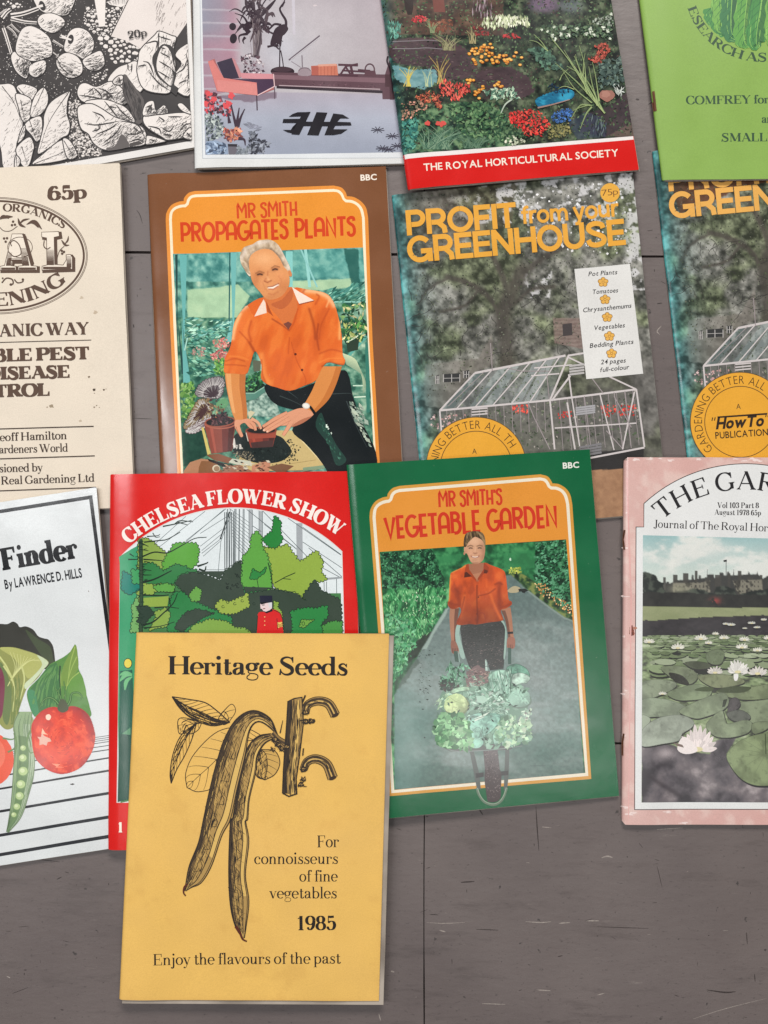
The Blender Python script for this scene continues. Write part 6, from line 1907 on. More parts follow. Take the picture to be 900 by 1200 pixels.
    def cloth(x, y):
        n = fbm(x * 1.4 + y * .4, y * .55,17,3,6)
        c = mixc(mixc(SH, SL, sstep(.5,.75, n) * .5), SD, sstep(.5,.28, n) * .3)
        c = mixc(c, SL, np.exp(-((x - 285) / 10) ** 2) * .35); c = mixc(c, SD, sstep(430,458, y) * .2)
        for q, w, k in folds: c = dab(c, x, y, q, w * 1.15, k, .62)
        return c
    P.poly(shirt, SH)
    paint(P, shirt, cloth, .65)
    for q in (bc((242,235)), bc((294,358))): P.ell(*q[0],1.6,1.5,(96,36,18), n=10)
    # neck, head
    P.poly(spl(ba((270,560),(330,640),(400,720),(470,800),(520,700),(545,600),(500,460),(300,520)), True, 4),(206,112,58)); P.poly(spl(ba((330,600),(420,640),(500,560),(500,470),(420,560)), True, 4),(186,96,52)); P.poly(ba((430,760),(470,740),(500,760),(472,806)),(120,66,54))
    P.poly(ba((270,560),(285,590),(295,670),(195,700),(230,630)),(232,208,190)); P.poly(ba((500,460),(560,500),(680,570),(560,600),(540,560)),(236,214,198)); P.poly(ba((290,570),(330,660),(350,700),(300,660)),(170,76,36)); P.stroke(ba((556,602),(680,572)),1.2,(150,70,40))
    head = spl(ba((150,260),(170,190),(240,150),(330,160),(390,210),(430,290),(470,330),(480,400),(470,460),(420,530),(350,560),(290,555),(240,500),(190,440),(165,370)), True, 4)
    hair = spl(ba((80,200),(110,140),(180,115),(230,85),(320,78),(380,110),(420,170),(450,230),(480,290),(492,350),(480,372),(466,330),(430,290),(400,230),(340,165),(280,150),(220,165),(170,200),(150,250),(150,300),(165,360),(150,370),(110,310),(84,260)), True, 4)
    o1 = lambda *q: ba(*q)[0]
    def face(x, y):
        c = mixc((214,142,88),(222,152,98), fbm(x, y, 10,3,2))
        c = spot(c, x, y, o1((270,230)),16,9,(238,180,128),.7); c = spot(c, x, y, o1((250,420)),7,6,(232,160,108),.6); c = spot(c, x, y, o1((410,380)),7,6,(228,152,100),.5)
        c = spot(c, x, y, o1((200,420)),6,14,(186,112,68),.6,20); c = spot(c, x, y, o1((440,470)),9,10,(190,112,66),.6); c = spot(c, x, y, o1((330,545)),14,4,(196,120,72),.6,-10)
        for q in ((238,355),(360,317)): c = spot(c, x, y, o1(q),4.6,2.4,(164,98,62),.75,-15)
        for q, w, k, a in (([(205,350),(238,332),(272,346)],1.3,(150,96,62),.8),([(335,306),(362,288),(398,298)],1.3,(150,96,62),.8),([(222,360),(240,355),(258,360)],1.5,(62,40,34),.95),([(344,322),(362,313),(380,318)],1.5,(62,40,34),.95),
                           ([(305,335),(300,380),(282,402)],1.6,(182,110,70),.6),([(276,412),(300,424),(332,408)],1.4,(158,88,56),.8),([(300,380),(312,400)],2.4,(240,178,126),.6),([(262,420),(278,466),(300,492)],1.4,(190,116,74),.35),([(392,372),(418,410),(404,452)],1.4,(190,116,74),.35),
                           ([(312,466),(345,466),(384,444)],2.3,(246,238,224),1.0),([(304,460),(342,455),(392,432)],1.0,(150,76,54),.85),([(312,477),(350,479),(386,454)],1.2,(186,100,76),.85),([(310,515),(350,522),(386,500)],1.6,(190,112,70),.6)):
            c = dab(c, x, y, ba(*q), w, k, a)
        return c
    def hairfn(x, y):
        a = np.arctan2(y - 330, x - 306); r = np.hypot(x - 306, y - 330)
        n = fbm(a * 26, r * .35,3,3,4)
        c = ramp(n, (.25,(164,140,112)),(.5,(198,174,146)),(.75,(226,208,184)))
        c = dab(c, x, y, ba((150,300),(140,240),(180,180),(260,145),(330,150)),2.4,(150,128,106),.6); c = dab(c, x, y, ba((330,155),(390,205),(430,280)),2.6,(122,96,76),.7)
        return dab(dab(c, x, y, ba((95,220),(130,150),(210,108),(310,90)),4,(230,214,200),.6), x, y, ba((400,140),(455,240),(484,340)),3,(226,210,194),.6)
    P.poly(head, (214,142,88)); paint(P, head, face, .4)
    P.poly(hair, (190,170,152)); paint(P, hair, hairfn, .45)
    P.ell(*ba((484,350))[0],2,4,(206,130,80),-20,12)
    P.build(b.cov)
plant_book()
# ------------------------------------------------------------------ cream booklet with an oval emblem
def cream_booklet():
    b = Booklet("cream_booklet", "cream booklet with an oval emblem, brown lettering and the price 65p",
                [(-145,203),(141,192),(157,594),(-132,606)],0.0032, rough=.6, spec=.3, corner=1.5, seed=22, wear=.05, group=GROUP, roll=3)
    def spots(P):
        for x, y, r, c in ((110,456.6,1.6,(74,60,46)),(121.5,456.6,1.1,(96,80,62)),(104,441.5,1.2,(120,102,84)),(110.4,460.6,.6,(110,94,78)),(124,455.6,.6,(140,122,100)),
                       (60,475.6,2.2,(150,134,112)),(55,477,.8,(150,130,108)),(110,477,.9,(130,112,92)),(113,475,.7,(120,104,84)),(116,477.4,.6,(130,112,92)),(94,493,1.5,(186,170,148)),(96,349,1.8,(190,174,152)),(112,366,2.2,(186,168,146))):
            P.blob(x, y, r * 1.2, r, c, .4,9, seed=int(x + y))
    b.cover((218,205,187), back=(190,172,150), draw=spots)
    INK = (84,63,50)
    z5, z6 = ZM(0,180,5), ZM(0,380,5)
    P = b.part("price_lettering")
    text(P, "65p", (57,235.5),(103,233),16, INK, 'fat')
    P.build(b.cov)
    P = b.part("oval_emblem")
    zz = ZM(0,225,7.5)
    C, rx, ry = (-4,300),107,68
    for k, w, col in ((0,.7, INK),(-1.3,.7, INK),(-4.2,2.4, INK)):
        P.stroke([(C[0] + (rx + k) * math.cos(t), C[1] + (ry + k) * math.sin(t)) for t in np.linspace(0,2 * math.pi, 120)], w, col)
    text_arc(P, "ORGANICS", spl([(4,248),(29,250),(53,257.5),(76,269)], False),9, INK, 'timesb', K=1.6, N=.55)
    text_arc(P, "ENING", spl([(-7,359),(13,358),(36,353),(55,345),(79,331)], False),16, INK, 'timesb', K=1.7, N=.6)
    # big shaded letters with engraved stripes
    def ornate(polys, stripes):
        for pl in polys:
            q = np.array(zz(*pl))
            P.stroke([tuple(p) for p in q + [1.9,1.7]],3.2, INK, close=True)
        for pl in polys:
            P.poly(zz(*pl),(226,214,198)); 
        for pl in polys:
            P.stroke(zz(*pl),.8, INK, close=True)
        for (x0, x1, y0, y1, n) in stripes:
            for i in range(n):
                y = lerp(y0, y1, i / (n - 1))
                xs0, xs1 = (lerp(x0[0], x0[1], i / (n - 1)), lerp(x1[0], x1[1], i / (n - 1)))
                P.stroke(zz((xs0, y),(xs1, y)), lerp(.5,1.6, i / (n - 1)), INK)
    ornate([[(112,372),(205,372),(278,650),(330,655),(330,690),(165,690),(165,655),(205,650),(195,610),(112,610),(102,650),(145,655),(145,690),(5,690),(5,655),(45,648)]],
           [((72,58),(112,100),540,645,11),((182,205),(238,262),500,645,14),((15,15),(138,138),668,680,3),((172,172),(320,320),668,680,3),((78,76),(200,202),588,602,2)])
    ornate([[(372,358),(522,352),(528,392),(482,402),(486,640),(560,645),(588,600),(586,556),(622,552),(640,575),(640,680),(375,690),(375,655),(418,645),(416,408),(374,400)]],
           [((420,420),(478,480),515,640,13),((384,384),(624,628),662,676,4),((592,590),(630,632),572,660,9)])
    P.stroke(zz((206,372),(232,400),(300,640)),2.0, INK)
    P.stroke([(x, y) for x, y in arc(*zz((182,490))[0],14.5,12,0,360,30)],.7, INK)
    P.stroke(spl(zz((108,480),(100,450),(130,430),(175,470),(190,545),(130,570),(80,530)), False),1.1, INK)
    P.stroke(spl(zz((395,430),(392,480),(420,505),(450,490)), False),1.2, INK)
    # sprigs
    def leaflet(a, m, c, w, col=INK):
        P.stroke(spl(zz(a, m, c), False, 5), w, col, prof=lambda x: .2 + .9 * math.sin(math.pi * x))
    leaflet((0,245),(45,225),(120,222),3.6); leaflet((5,230),(40,215),(85,240),2.4)
    leaflet((165,235),(185,290),(232,315),3.0); leaflet((180,290),(210,255),(268,240),2.2)
    leaflet((240,290),(310,265),(375,332),3.6); leaflet((260,275),(310,280),(345,320),2.6)
    for x, y in ((122,265),(112,296),(138,292),(42,412),(68,410),(56,440),(548,520),(568,530),(552,545)):
        P.ell(*zz((x, y))[0],1.5,1.5, INK, n=10)
    P.stroke(spl(zz((0,310),(40,345),(100,345),(160,305)), False),.8, INK)
    leaflet((545,425),(580,470),(615,470),2.4); leaflet((572,465),(600,430),(608,390),1.8)
    P.stroke(spl(zz((505,640),(510,580),(530,520),(570,480)), False),.8, INK)
    P.stroke(spl(zz((20,800),(60,760),(110,770),(120,805),(95,820)), False),1.6, INK)
    P.stroke(spl(zz((130,770),(160,800),(205,790),(205,765)), False),1.4, INK)
    P.ell(*zz((100,815))[0],1.8,1.5, INK, n=10); P.ell(*zz((206,772))[0],1.5,1.5, INK, n=10); P.ell(*zz((28,760))[0],1.1,1.1, INK, n=10)
    P.build(b.cov)
    P = b.part("lettering")
    text(P, "ANIC WAY", (-1,394.6),(105,391.8),14.5, INK, 'timesb', K=1.65, N=.6, track=-.1)
    text(P, "BLE PEST", (-9,424),(105.6,420.8),15, INK, 'fat', K=2.1, N=.72)
    text(P, "DISEASE", (-17,445.2),(82.5,442.5),15, INK, 'fat', K=2.1, N=.72)
    text(P, "TROL", (-8,465.6),(58.8,463.6),15, INK, 'fat', K=2.1, N=.72)
    DK = (60,45,36)
    text(P, "eoff Hamilton", (-1,516.8),(78.6,514.4),9.6, DK, 'times', K=1.15, N=.4)
    text(P, "ardeners World", (-2,531.2),(79.6,529),9.6, DK, 'times', K=1.15, N=.4)
    text(P, "sioned by", (-2,553.4),(50,552),9.6, DK, 'times', K=1.15, N=.4)
    text(P, "Real Gardening Ltd", (0,567.8),(110.6,564.2),9.6, DK, 'times', K=1.15, N=.4)
    P.build(b.cov)
    P = b.part("ruled_lines")
    for x0, y0, x1, y1, w in ((-110,404,107,398.4,.9),(-110,505.5,109.4,499.4,1.3),(-110,541,110.6,534,1.3),(-110,579,112,571,1.3)):
        P.stroke([(x0, y0),(x1, y1)], w, DK)
    P.build(b.cov)
cream_booklet()
# ------------------------------------------------------------------ white vegetable guide with painted vegetables
def vegetable_guide():
    b = Booklet("vegetable_guide", "white booklet with a black border and painted tomato, pea pod and leaves",
                [(-168,614),(114,571),(150,992),(-136,1036)],0.0026, rough=.17, spec=.32, corner=2, seed=31, wear=.1, group=GROUP, roll=4)
    def specks(P):
        P.blob(84,919.4,2.6,1.0,(60,56,54),.4,9,1); P.blob(104.5,692.5,.8,.6,(120,110,100),.3,8,2); P.blob(126,742,.9,.8,(170,140,100),.3,8,2)
    b.cover((211,214,214), back=(200,198,190), draw=specks)
    BK = (16,17,20)
    P = b.part("black_border")
    P.poly([(-160,622.5),(109,580.2),(108.6,584.6),(-158,626.5)], BK)
    P.poly([(109.2,580.2),(127.6,726),(138,812),(134,812),(124.4,735),(105.4,584)], BK)
    P.build(b.cov)
    P = b.part("title_lettering")
    text(P, "Finder", (4,668.5),(93.5,653.6),26, BK, 'slab', K=2.0, N=.75, ST=.75, SL=.4, track=.15)
    text(P, "By LAWRENCE D. HILLS", (7,690),(97.4,676),10.5,(30,32,36), 'sansb', track=-.05)
    P.build(b.cov)
    # --- ruled field lines, then the vegetables
    P = b.part("field_lines")
    for yr, w in ((861.4,.7),(863.7,.7),(866,.7),(868.5,.8),(873,.9),(878,1.2),(887.6,1.8),(902.6,2.4),(929.2,3.2),(957.4,3.8),(980.4,4.2)):
        sl = -.168 if yr > 880 else -.150
        P.poly([(131, yr - w / 2),(131, yr + w / 2),(-140, yr + w / 2 * .9 - sl * 271),(-140, yr - w / 2 * .9 - sl * 271)],(46,48,52))
    P.build(b.cov)
    P = b.part("vegetable_painting")
    z3, z4 = ZM(0,720,6.667), ZM(0,850,6.667)
    # second tomato / beet at the left, mostly beyond the picture
    P.ell(-12,890,28,32,(226,96,74)); P.ell(-14,884,20,22,(232,120,98))
    P.ell(-16,812,22,34,(112,44,60))
    # dark outer leaf
    P.poly(spl(z3((-160,120),(-60,84),(0,72),(60,74),(105,54),(140,72),(158,98),(205,92),(262,118),(300,168),(345,186),(380,196),(412,240),(425,300),(432,370),(440,420),(300,420),(0,330),(-160,300)), True, 4),(52,52,46))
    P.poly(spl(z3((200,120),(300,190),(390,250),(415,340),(430,430),(330,330)), True, 4),(66,76,54))
    # green leaves behind the tomato
    P.poly(spl(z3((425,370),(500,330),(560,280),(588,232),(606,290),(614,420),(650,500),(668,600),(700,720),(704,800),(560,800),(300,800),(262,790),(230,720),(212,600),(300,500),(380,400)), True, 4),(84,132,62))
    P.poly(z3((385,400),(440,372),(470,460),(470,700),(300,770),(250,720),(222,600),(300,500)),(62,112,62))
    P.poly(spl(z3((215,600),(270,600),(290,700),(300,770),(262,790),(235,720)), True, 4),(66,132,88))
    P.poly(spl(z3((588,236),(606,300),(612,420),(560,500),(520,560),(470,540),(490,420),(530,330)), True, 4),(112,142,62))
    P.poly(spl(z3((620,450),(660,540),(672,640),(600,640),(530,600),(560,500)), True, 4),(96,142,62))
    for q in ([(588,250),(550,380),(530,520),(500,640)],[(600,330),(560,420),(535,500)],[(620,450),(560,500),(525,560)],[(470,400),(474,560),(470,700)]):
        P.stroke(spl(z3(*q), False),1.4,(150,174,88), w2=.6)
    P.stroke(spl(z3((470,400),(466,500),(475,640)), False),2.2,(42,74,44), w2=1)
    hatch_along(P, between(spl(z3((420,380),(300,520),(250,700)), False), spl(z3((465,400),(460,560),(440,740)), False)),60,(92,140,76),1.2,(0,1),(.1,.4),4)
    # pale cabbage leaf
    P.poly(spl(z3((-120,300),(-40,270),(0,258),(100,254),(200,280),(290,312),(380,370),(340,430),(300,490),(240,550),(205,585),(150,740),(120,860),(60,900),(0,860),(-100,700)), True, 4),(142,146,84))
    P.poly(spl(z3((0,262),(100,258),(200,284),(290,316),(374,372),(330,430),(280,470),(220,500),(180,440),(110,340)), True, 4),(172,174,102))
    P.poly(spl(z3((290,316),(378,372),(340,430),(290,490),(205,582),(195,540),(270,470),(330,390)), True, 4),(196,208,172))
    P.poly(spl(z3((0,380),(40,420),(80,540),(90,700),(60,860),(20,800),(30,600)), True, 4),(104,122,76))
    P.poly(spl(z3((-30,420),(10,420),(38,520),(30,680),(10,800),(-40,800)), True, 4),(122,62,78))
    for k in range(10):
        P.stroke(spl(z3((60 + k * 6,560 - k * 10),(120 + k * 12,420 - k * 6),(80 + k * 28,290 + k * 8)), False),.9,(206,208,142), w2=.4)
    for q in ([(30,400),(100,520),(130,700)],[(0,330),(60,420),(110,560),(100,760)],[(170,400),(190,520),(140,720)]):
        P.stroke(spl(z3(*q), False),2.2,(196,200,132), w2=.8)
    hatch_along(P, between(spl(z3((60,420),(90,600),(80,860)), False), spl(z3((200,480),(170,640),(130,860)), False)),60,(112,128,70),1.1,(0,1),(.1,.3),8)
    # pod
    pl = spl(z3((150,760),(110,850)) + z4((110,60),(112,200),(100,400),(84,600),(60,760),(45,836)), False)
    pr = spl(z3((250,760),(240,850)) + z4((236,60),(264,200),(262,380),(222,540),(160,720),(60,842)), False)
    P.poly(spl(z3((120,800),(180,760),(250,800),(262,860),(240,933),(110,933)), True, 4),(140,156,104))
    P.strip(pl, pr, (142,164,124))
    f = between(pl, pr)
    P.strip(f(np.linspace(.1,1,40), np.full(40,.55)), f(np.linspace(.1,1,40), np.full(40,.98)),(166,182,152))
    P.strip(f(np.linspace(.2,.96,40), np.full(40,.22)), f(np.linspace(.2,.96,40), np.full(40,.72)),(112,138,96))
    hatch_along(P, f, 80,(106,130,96),.7,(0,1),(.1,.3),3)
    for x, y, r in ((180,180,22),(178,258,30),(180,362,36),(162,465,34),(152,556,32),(130,640,26),(106,704,20)):
        P.ell(*z4((x, y))[0], r / 5.6, r / 6.2,(120,148,100)); P.ell(*z4((x - 2, y - 3))[0], r / 6.8, r / 7.2,(178,198,140)); P.ell(*z4((x - 7, y - 8))[0], r / 13, r / 14,(206,218,172))
    for q in ([(110,60),(130,150),(112,230)],[(236,40),(210,120),(230,210),(262,210)],[(20,100),(90,110),(130,90)],[(60,210),(110,180),(130,130)]):
        P.stroke(spl(z4(*q), False),2.2,(112,140,92), w2=1)
    P.stroke(pl, .8,(96,116,84)); P.stroke(pr, .8,(112,130,98))
    # tomato
    tom = spl(z3((248,860),(300,776),(370,732),(430,724),(500,740),(560,716),(640,740),(700,800),(735,900)) + z4((742,110),(715,210),(650,310),(570,362),(470,382),(370,350),(290,280),(258,200),(246,90)), True, 5)
    P.poly(tom, (206,54,36))
    cx, cy = 74,867
    def skin(u, v, x, y):
        q = np.hypot((x - cx - 2) / 38,(y - cy - 1) / 40)
        c = ramp(q + (x - cx) / 160,(0,(226,74,46)),(.6,(220,66,42)),(.9,(196,50,38)),(1.15,(150,40,44)))
        n = fbm(x, y, 9,4,5)
        c = mixc(c, (238,98,62), sstep(.52,.72, n) * .7 * (q < .95))
        return mixc(c, (184,46,38), sstep(.5,.3, n) * .6)
    P.grid([(36,826),(113,826),(113,910),(36,910)],100,108, skin, mask=tom)
    rr = random.Random(8)
    P.begin(30)
    for k in range(90):
        t = rr.uniform(0,6.28); q = rr.uniform(.2,.9)
        x, y = cx + 34 * q * math.cos(t), cy + 36 * q * math.sin(t)
        a = t + 1.57
        P.stroke([(x, y),(x + 4 * math.cos(a), y + 4 * math.sin(a))],1.3, rr.choice([(232,92,60),(196,50,38),(222,74,48)]), w2=.4)
    P.end()
    P.poly(z4((326,60),(345,84),(390,104),(400,126),(370,132),(362,160),(335,148),(306,156),(308,115),(290,90),(318,92)),(224,176,158))
    P.poly(spl(z3((358,790),(382,780),(398,800),(384,826),(360,818)), True, 4),(244,206,184))
    P.poly(z4((400,300),(470,306),(430,330),(500,330),(440,322)),(240,150,120))
    P.poly(z3((322,933),(330,890),(350,925),(372,940)),(240,190,160))
    # calyx
    for q, w in (([(490,760),(440,680),(390,650),(340,670),(310,730)],4),([(500,750),(545,680),(560,620),(610,610),(640,640),(625,672)],3.6),([(490,740),(470,640),(430,570)],3.4),([(500,740),(510,620),(498,520)],3.0),([(480,760),(455,620),(470,570)],2.4)):
        P.stroke(spl(z3(*q), False), w, (48,88,48), w2=1.2)
        P.stroke(spl(z3(*q), False), w * .35,(104,146,80), w2=.5)
    P.poly(spl(z3((455,700),(480,660),(515,680),(535,740),(490,768),(450,745)), True, 4),(78,84,62))
    P.build(b.cov)
vegetable_guide()
# ------------------------------------------------------------------ pink journal with the lily pond
def pond_journal():
    b = Booklet("pond_journal", "worn pink journal with arched title above a photograph of white water lilies",
                [(731,536),(1016,537),(1017,967.5),(730,967)],0.0030, rough=.3, spec=.5, corner=8, seed=52, wear=.2, group=GROUP, roll=3.5)
    ga, gb = ZM(720,520,5), ZM(720,740,5)
    def sheet(P):
        # rubbed and stained edge of the pink cover
        rr = random.Random(4)
        for k in range(26):
            x, y = (rr.uniform(733,900), rr.uniform(537,541)) if k < 12 else (rr.uniform(731,734), rr.uniform(560,965)) if k < 20 else (rr.uniform(735,900), rr.uniform(950,966))
            P.blob(x, y, rr.uniform(1,5), rr.uniform(.6,1.6),(228,206,200),.5,10, k)
        P.blob(*ga((100,1085))[0],2.6,4.2,(112,52,36),.4,14,1); P.blob(*ga((106,1110))[0],1.8,2.6,(128,60,40),.4,12,3)
        P.blob(*ga((118,1078))[0],2.4,1.6,(168,110,88),.5,12,5); P.blob(*gb((98,12))[0],2.4,2.2,(96,44,32),.3,12,6); P.blob(*gb((92,2))[0],1.4,1.8,(140,80,60),.3,12,6)
        P.stroke([(734,560),(739,700),(737,960)],2.0,(214,164,158), w2=1)
    pink = lambda u, v, x, y: mixc(mixc((202,156,148),(212,176,168), fbm(x, y, 60,4,3)),(222,200,190), sstep(.54,.7, fbm(x, y, 14,4,9)) * .5)
    b.cover(pink, back=(206,190,180), draw=sheet)
    DK = (44,34,34)
    P = b.part("white_panel")
    arch = [(753.6,617.4),(753.6,590)] + circ3((753.6,590),(873,543.5),(992,590)) + [(992,617.4),(1002,617.4),(1003,949),(744,949),(744.6,617.4)]
    P.poly(arch, (218,218,216))
    P.stroke(arch, .9, DK, close=True)
    P.build(b.cov)
    P = b.part("title_lettering")
    text_arc(P, "THE GARDEN", circ3((774,610.5),(870,573.5),(968,611)),21.5,(32,30,32), 'times', K=1.0, N=.42, track=-.2)
    text(P, "Vol 103 Part 8", (840,595.2),(888.4,595.4),6.6,(34,28,30), 'timesb', track=.2)
    text(P, "August 1978 65p", (836.6,603.2),(891,604),6.4,(34,28,30), 'timesb', track=.2)
    text(P, "Journal of The Royal Horticultural", (764.4,618),(949,624.5),9.2,(34,28,30), 'times')
    P.build(b.cov)
    P = b.part("pond_photograph")
    Q = [(752.6,627),(998,633.4),(998,941),(752,940.6)]
    tree = ga((160,750),(200,755),(240,775),(255,800),(290,815),(285,850),(300,870),(420,860),(440,850),(500,850),(580,880),(590,835),(640,830),(700,850),(720,890),(800,860),(900,850),(1400,840),(1400,960),(160,960))
    castle = ga((296,830),(303,808),(316,808),(320,820),(348,806),(350,785),(355,798),(450,796),(452,768),(460,768),(464,796),(492,790),(494,770),(503,770),(505,788),(540,786),(542,765),(580,765),(582,785),(612,784),(614,755),(636,755),(638,770),(655,770),(660,748),(668,748),(672,770),(692,770),(696,745),(700,770),(722,768),(735,768),(780,764),(784,745),(792,765),(830,764),(834,745),(838,765),(868,790),(900,770),(1100,770),(1400,790),(1400,900),(296,900))
    wall = ga((340,815),(480,812),(500,815),(560,800),(560,870),(440,880),(340,870))
    wall2 = ga((690,800),(740,798),(860,795),(868,870),(720,880)); wall3 = ga((900,800),(1200,800),(1200,880),(900,870))
    def pond(u, v, x, y):
        n = fbm(x, y, 26,5,4)
        c = ramp((y - 627) / 60,(0,(146,180,180)),(.35,(176,194,190)),(1,(206,212,202)))
        c = mixc(c, (212,214,208), sstep(.46,.66, fbm(x, y * 1.8,30,5,12)))
        c = mixc(c, (216,216,210), np.exp(-(((x - 827) / 24) ** 2 + ((y - 643) / 9) ** 2)) * .9)
        c = mixc(c, (222,222,214), np.exp(-(((x - 788) / 4) ** 2 + ((y - 662) / 8) ** 2)) * .6)
        c = mixc(c, (62,62,60), soft(castle, x, y))
        for k in range(16):
            c = mixc(c, (70,68,64),((np.abs(x - 778 - k * 12.6) < 1.6 + (k % 3)) * (y > 676 - (k % 4) * 2.4) * (y < 700)) * .9)
        for wl in (wall, wall2, wall3):
            c = mixc(c, mixc((128,124,110),(70,68,62), sstep(.5,.62, fbm(x, y, 5,3,8))), soft(wl, x, y) * .95)
            c = mixc(c, (44,42,42), soft(wl, x, y) * ((x % 4.6 < 1.3) * (y % 5.4 < 2.4)) * .8)
        c = mixc(c, mixc((40,44,42),(72,78,70), sstep(.48,.68, fbm(x, y, 6,4,6))), soft(tree, x, y, .8,5,3))
        c = mixc(c, (152,150,128), np.exp(-(((x - 796) / 12) ** 2 + ((y - 690) / 5) ** 2)) * .8)
        hedge = y > 694 + .02 * (x - 752) + 2 * (fbm(x, y, 8,3,2) - .5)
        c = mixc(c, mixc((40,40,40),(58,58,54), fbm(x, y, 7,3,7)), hedge * 1.0)
        c = mixc(c, (156,70,66), np.exp(-(((x - 838) / 6) ** 2 + ((y - 704) / 4) ** 2)) * (fbm(x, y, 3,2,3) > .45) * .9)
        lawn = y > 710 + .016 * (x - 752)
        c = mixc(c, mixc((128,136,98),(150,154,118), fbm(x * .4, y, 6,3,5)), lawn * 1.0)
        bank = y > 727 - .05 * (x - 752) + np.where(x > 873,(x - 873) * .045,0) + 2.4 * (fbm(x, y, 6,3,22) - .5)
        c = mixc(c, mixc((44,42,44),(70,66,68), fbm(x, y * 2,8,4,7)), bank * 1.0)
        pads = y > 746
        f = fbm(x, y * 2.2,9,4,31)
        c = mixc(c, ramp(f, (0.25,(64,66,58)),(.45,(122,138,100)),(.6,(146,160,122)),(.8,(182,192,160))), pads * 1.0)
        water = soft(gb((160,672),(330,660),(400,700),(560,720),(600,640),(720,620),(660,720),(700,820),(800,900),(1400,900),(1400,1010),(160,1010)), x, y, .6,9,5)
        w1 = fbm(x + y * .4, y - x * .3,20,5,14)
        c = mixc(c, ramp(w1,(.28,(58,54,58)),(.48,(92,86,90)),(.62,(112,104,106)),(.78,(160,150,150))), water)
        c = mixc(c, (184,172,172), np.exp(-(((x - 780) / 13) ** 2 + ((y - 883) / 8) ** 2)) * .8 * water)
        sh = np.exp(-(((y - 905 - (x - 752) * .62) / 3.5) ** 2)) * (x < 800)
        c = mixc(c, (52,46,50), sh * .6 * water)
        return c
    P.clip = Q
    P.grid(Q, 230,300, pond)
    # flagpole and flag
    P.stroke(ga((652,690),(652,770)),.7,(70,70,72)); P.poly(ga((636,682),(656,678),(656,690),(638,692)),(34,34,36))
    for x in (542,697): P.stroke(ga((x, 735),(x, 775)),.5,(80,80,80))
    # lily pads from far to near
    rr = random.Random(12)
    G = [(112,126,92),(126,140,106),(98,114,80),(140,152,120),(152,162,134)]
    y = 745.0
    P.begin(60)
    while y < 792:
        k = (y - 745) / 47
        x = 752 + rr.uniform(0,6)
        while x < 996:
            rx = lerp(4,12, k) * rr.uniform(.7,1.4); ry = rx * lerp(.22,.36, k) * rr.uniform(.8,1.3)
            if x - rx > 752.5 and x + rx < 997:
                P.ell(x + .4, y + ry * .45, rx, ry, (44,46,42), rr.uniform(-8,8),12)
                P.ell(x, y, rx, ry, np.array(rr.choice(G)) * rr.uniform(.9,1.08), rr.uniform(-8,8),12)
                if rr.random() < .3: P.stroke([(x, y),(x + rx * .9, y + ry * rr.uniform(-.5,.5))],.6,(70,80,60))
            x += rx * rr.uniform(1.1,2.4)
        y += lerp(2.0,5.0, k)
    P.end()
    def pad(pts, col, edge=(60,66,52), veins=0, c=None, off=1.6):
        o = spl(pts, True, 5)
        P.poly([(x + off * .3, y + off) for x, y in o],(46,44,44))
        x0, y0 = np.array(o).min(0); x1, y1 = np.array(o).max(0)
        base = np.array(col, float); base = base * .62 + base.mean() * .24
        P.grid([(x0, y0),(x1, y0),(x1, y1),(x0, y1)], max(8, int((x1 - x0) / 1)), max(8, int((y1 - y0) / 1)),
               lambda u, v, x, y: mixc(mixc(base * .9, base * 1.1, sstep(.3,.7, fbm(x, y, 13,4, int(x0)))), base * .72, sstep(.62,.78, fbm(x, y, 5,3,40)) * .5), mask=o)
        P.stroke(o, .45, base * .72, close=True)
        if veins:
            cx, cy = c
            for j in range(veins):
                a = j * 6.283 / veins
                P.stroke([(cx, cy),(cx + (x1 - x0) * .4 * math.cos(a), cy + (y1 - y0) * .4 * math.sin(a))],.5, base * .86, w2=.2)
    pad(gb((160,300),(260,280),(360,300),(340,340),(220,390),(160,390)),(148,162,128))
    pad(gb((270,215),(340,200),(440,215),(490,265),(440,310),(350,280)),(134,148,108))
    P.poly(spl(gb((320,240),(400,260),(440,312),(380,306),(340,280)), True, 4),(52,52,46))
    pad(gb((410,185),(480,175),(560,190),(550,215),(470,220)),(88,96,70))
    pad(gb((540,130),(590,105),(640,115),(632,180),(590,195),(545,175)),(118,136,94))
    pad(gb((490,265),(600,250),(720,265),(760,300),(640,330),(560,320)),(140,150,104))
    pad(gb((310,360),(400,325),(500,310),(570,345),(540,390),(420,405),(350,395)),(144,164,118))
    P.poly(spl(gb((470,345),(520,325),(580,330),(560,352)), True, 4),(74,84,58))
    pad(gb((600,350),(700,325),(800,325),(900,310),(1000,330),(980,380),(820,400),(720,395),(640,375)),(136,152,104))
    P.poly(spl(gb((600,348),(680,322),(800,326),(760,356),(660,360)), True, 4),(70,78,56))
    pad(gb((160,400),(260,390),(380,420),(440,460),(380,490),(240,500),(160,490)),(156,172,138))
    pad(gb((380,470),(460,420),(560,380),(640,360),(672,410),(640,460),(540,500),(470,510)),(150,168,126))
    P.poly(gb((664,395),(650,440),(632,445),(640,400)),(56,62,50))
    pad(gb((730,420),(840,405),(1000,400),(1040,520),(900,540),(790,530),(740,470)),(142,158,116))
    pad(gb((680,400),(720,390),(740,430),(700,470),(665,470)),(92,86,86)); pad(gb((660,480),(740,460),(800,500),(760,530),(690,520)),(104,108,96))
    pad(gb((160,490),(210,510),(190,560),(160,575)),(166,180,150))
    pad(gb((160,580),(250,510),(380,490),(460,520),(460,560),(400,600),(380,640),(280,660),(160,670)),(178,190,166))
    pad(gb((540,545),(600,480),(640,470),(660,540),(760,520),(805,535),(790,590),(700,620),(610,620),(560,590)),(152,170,126))
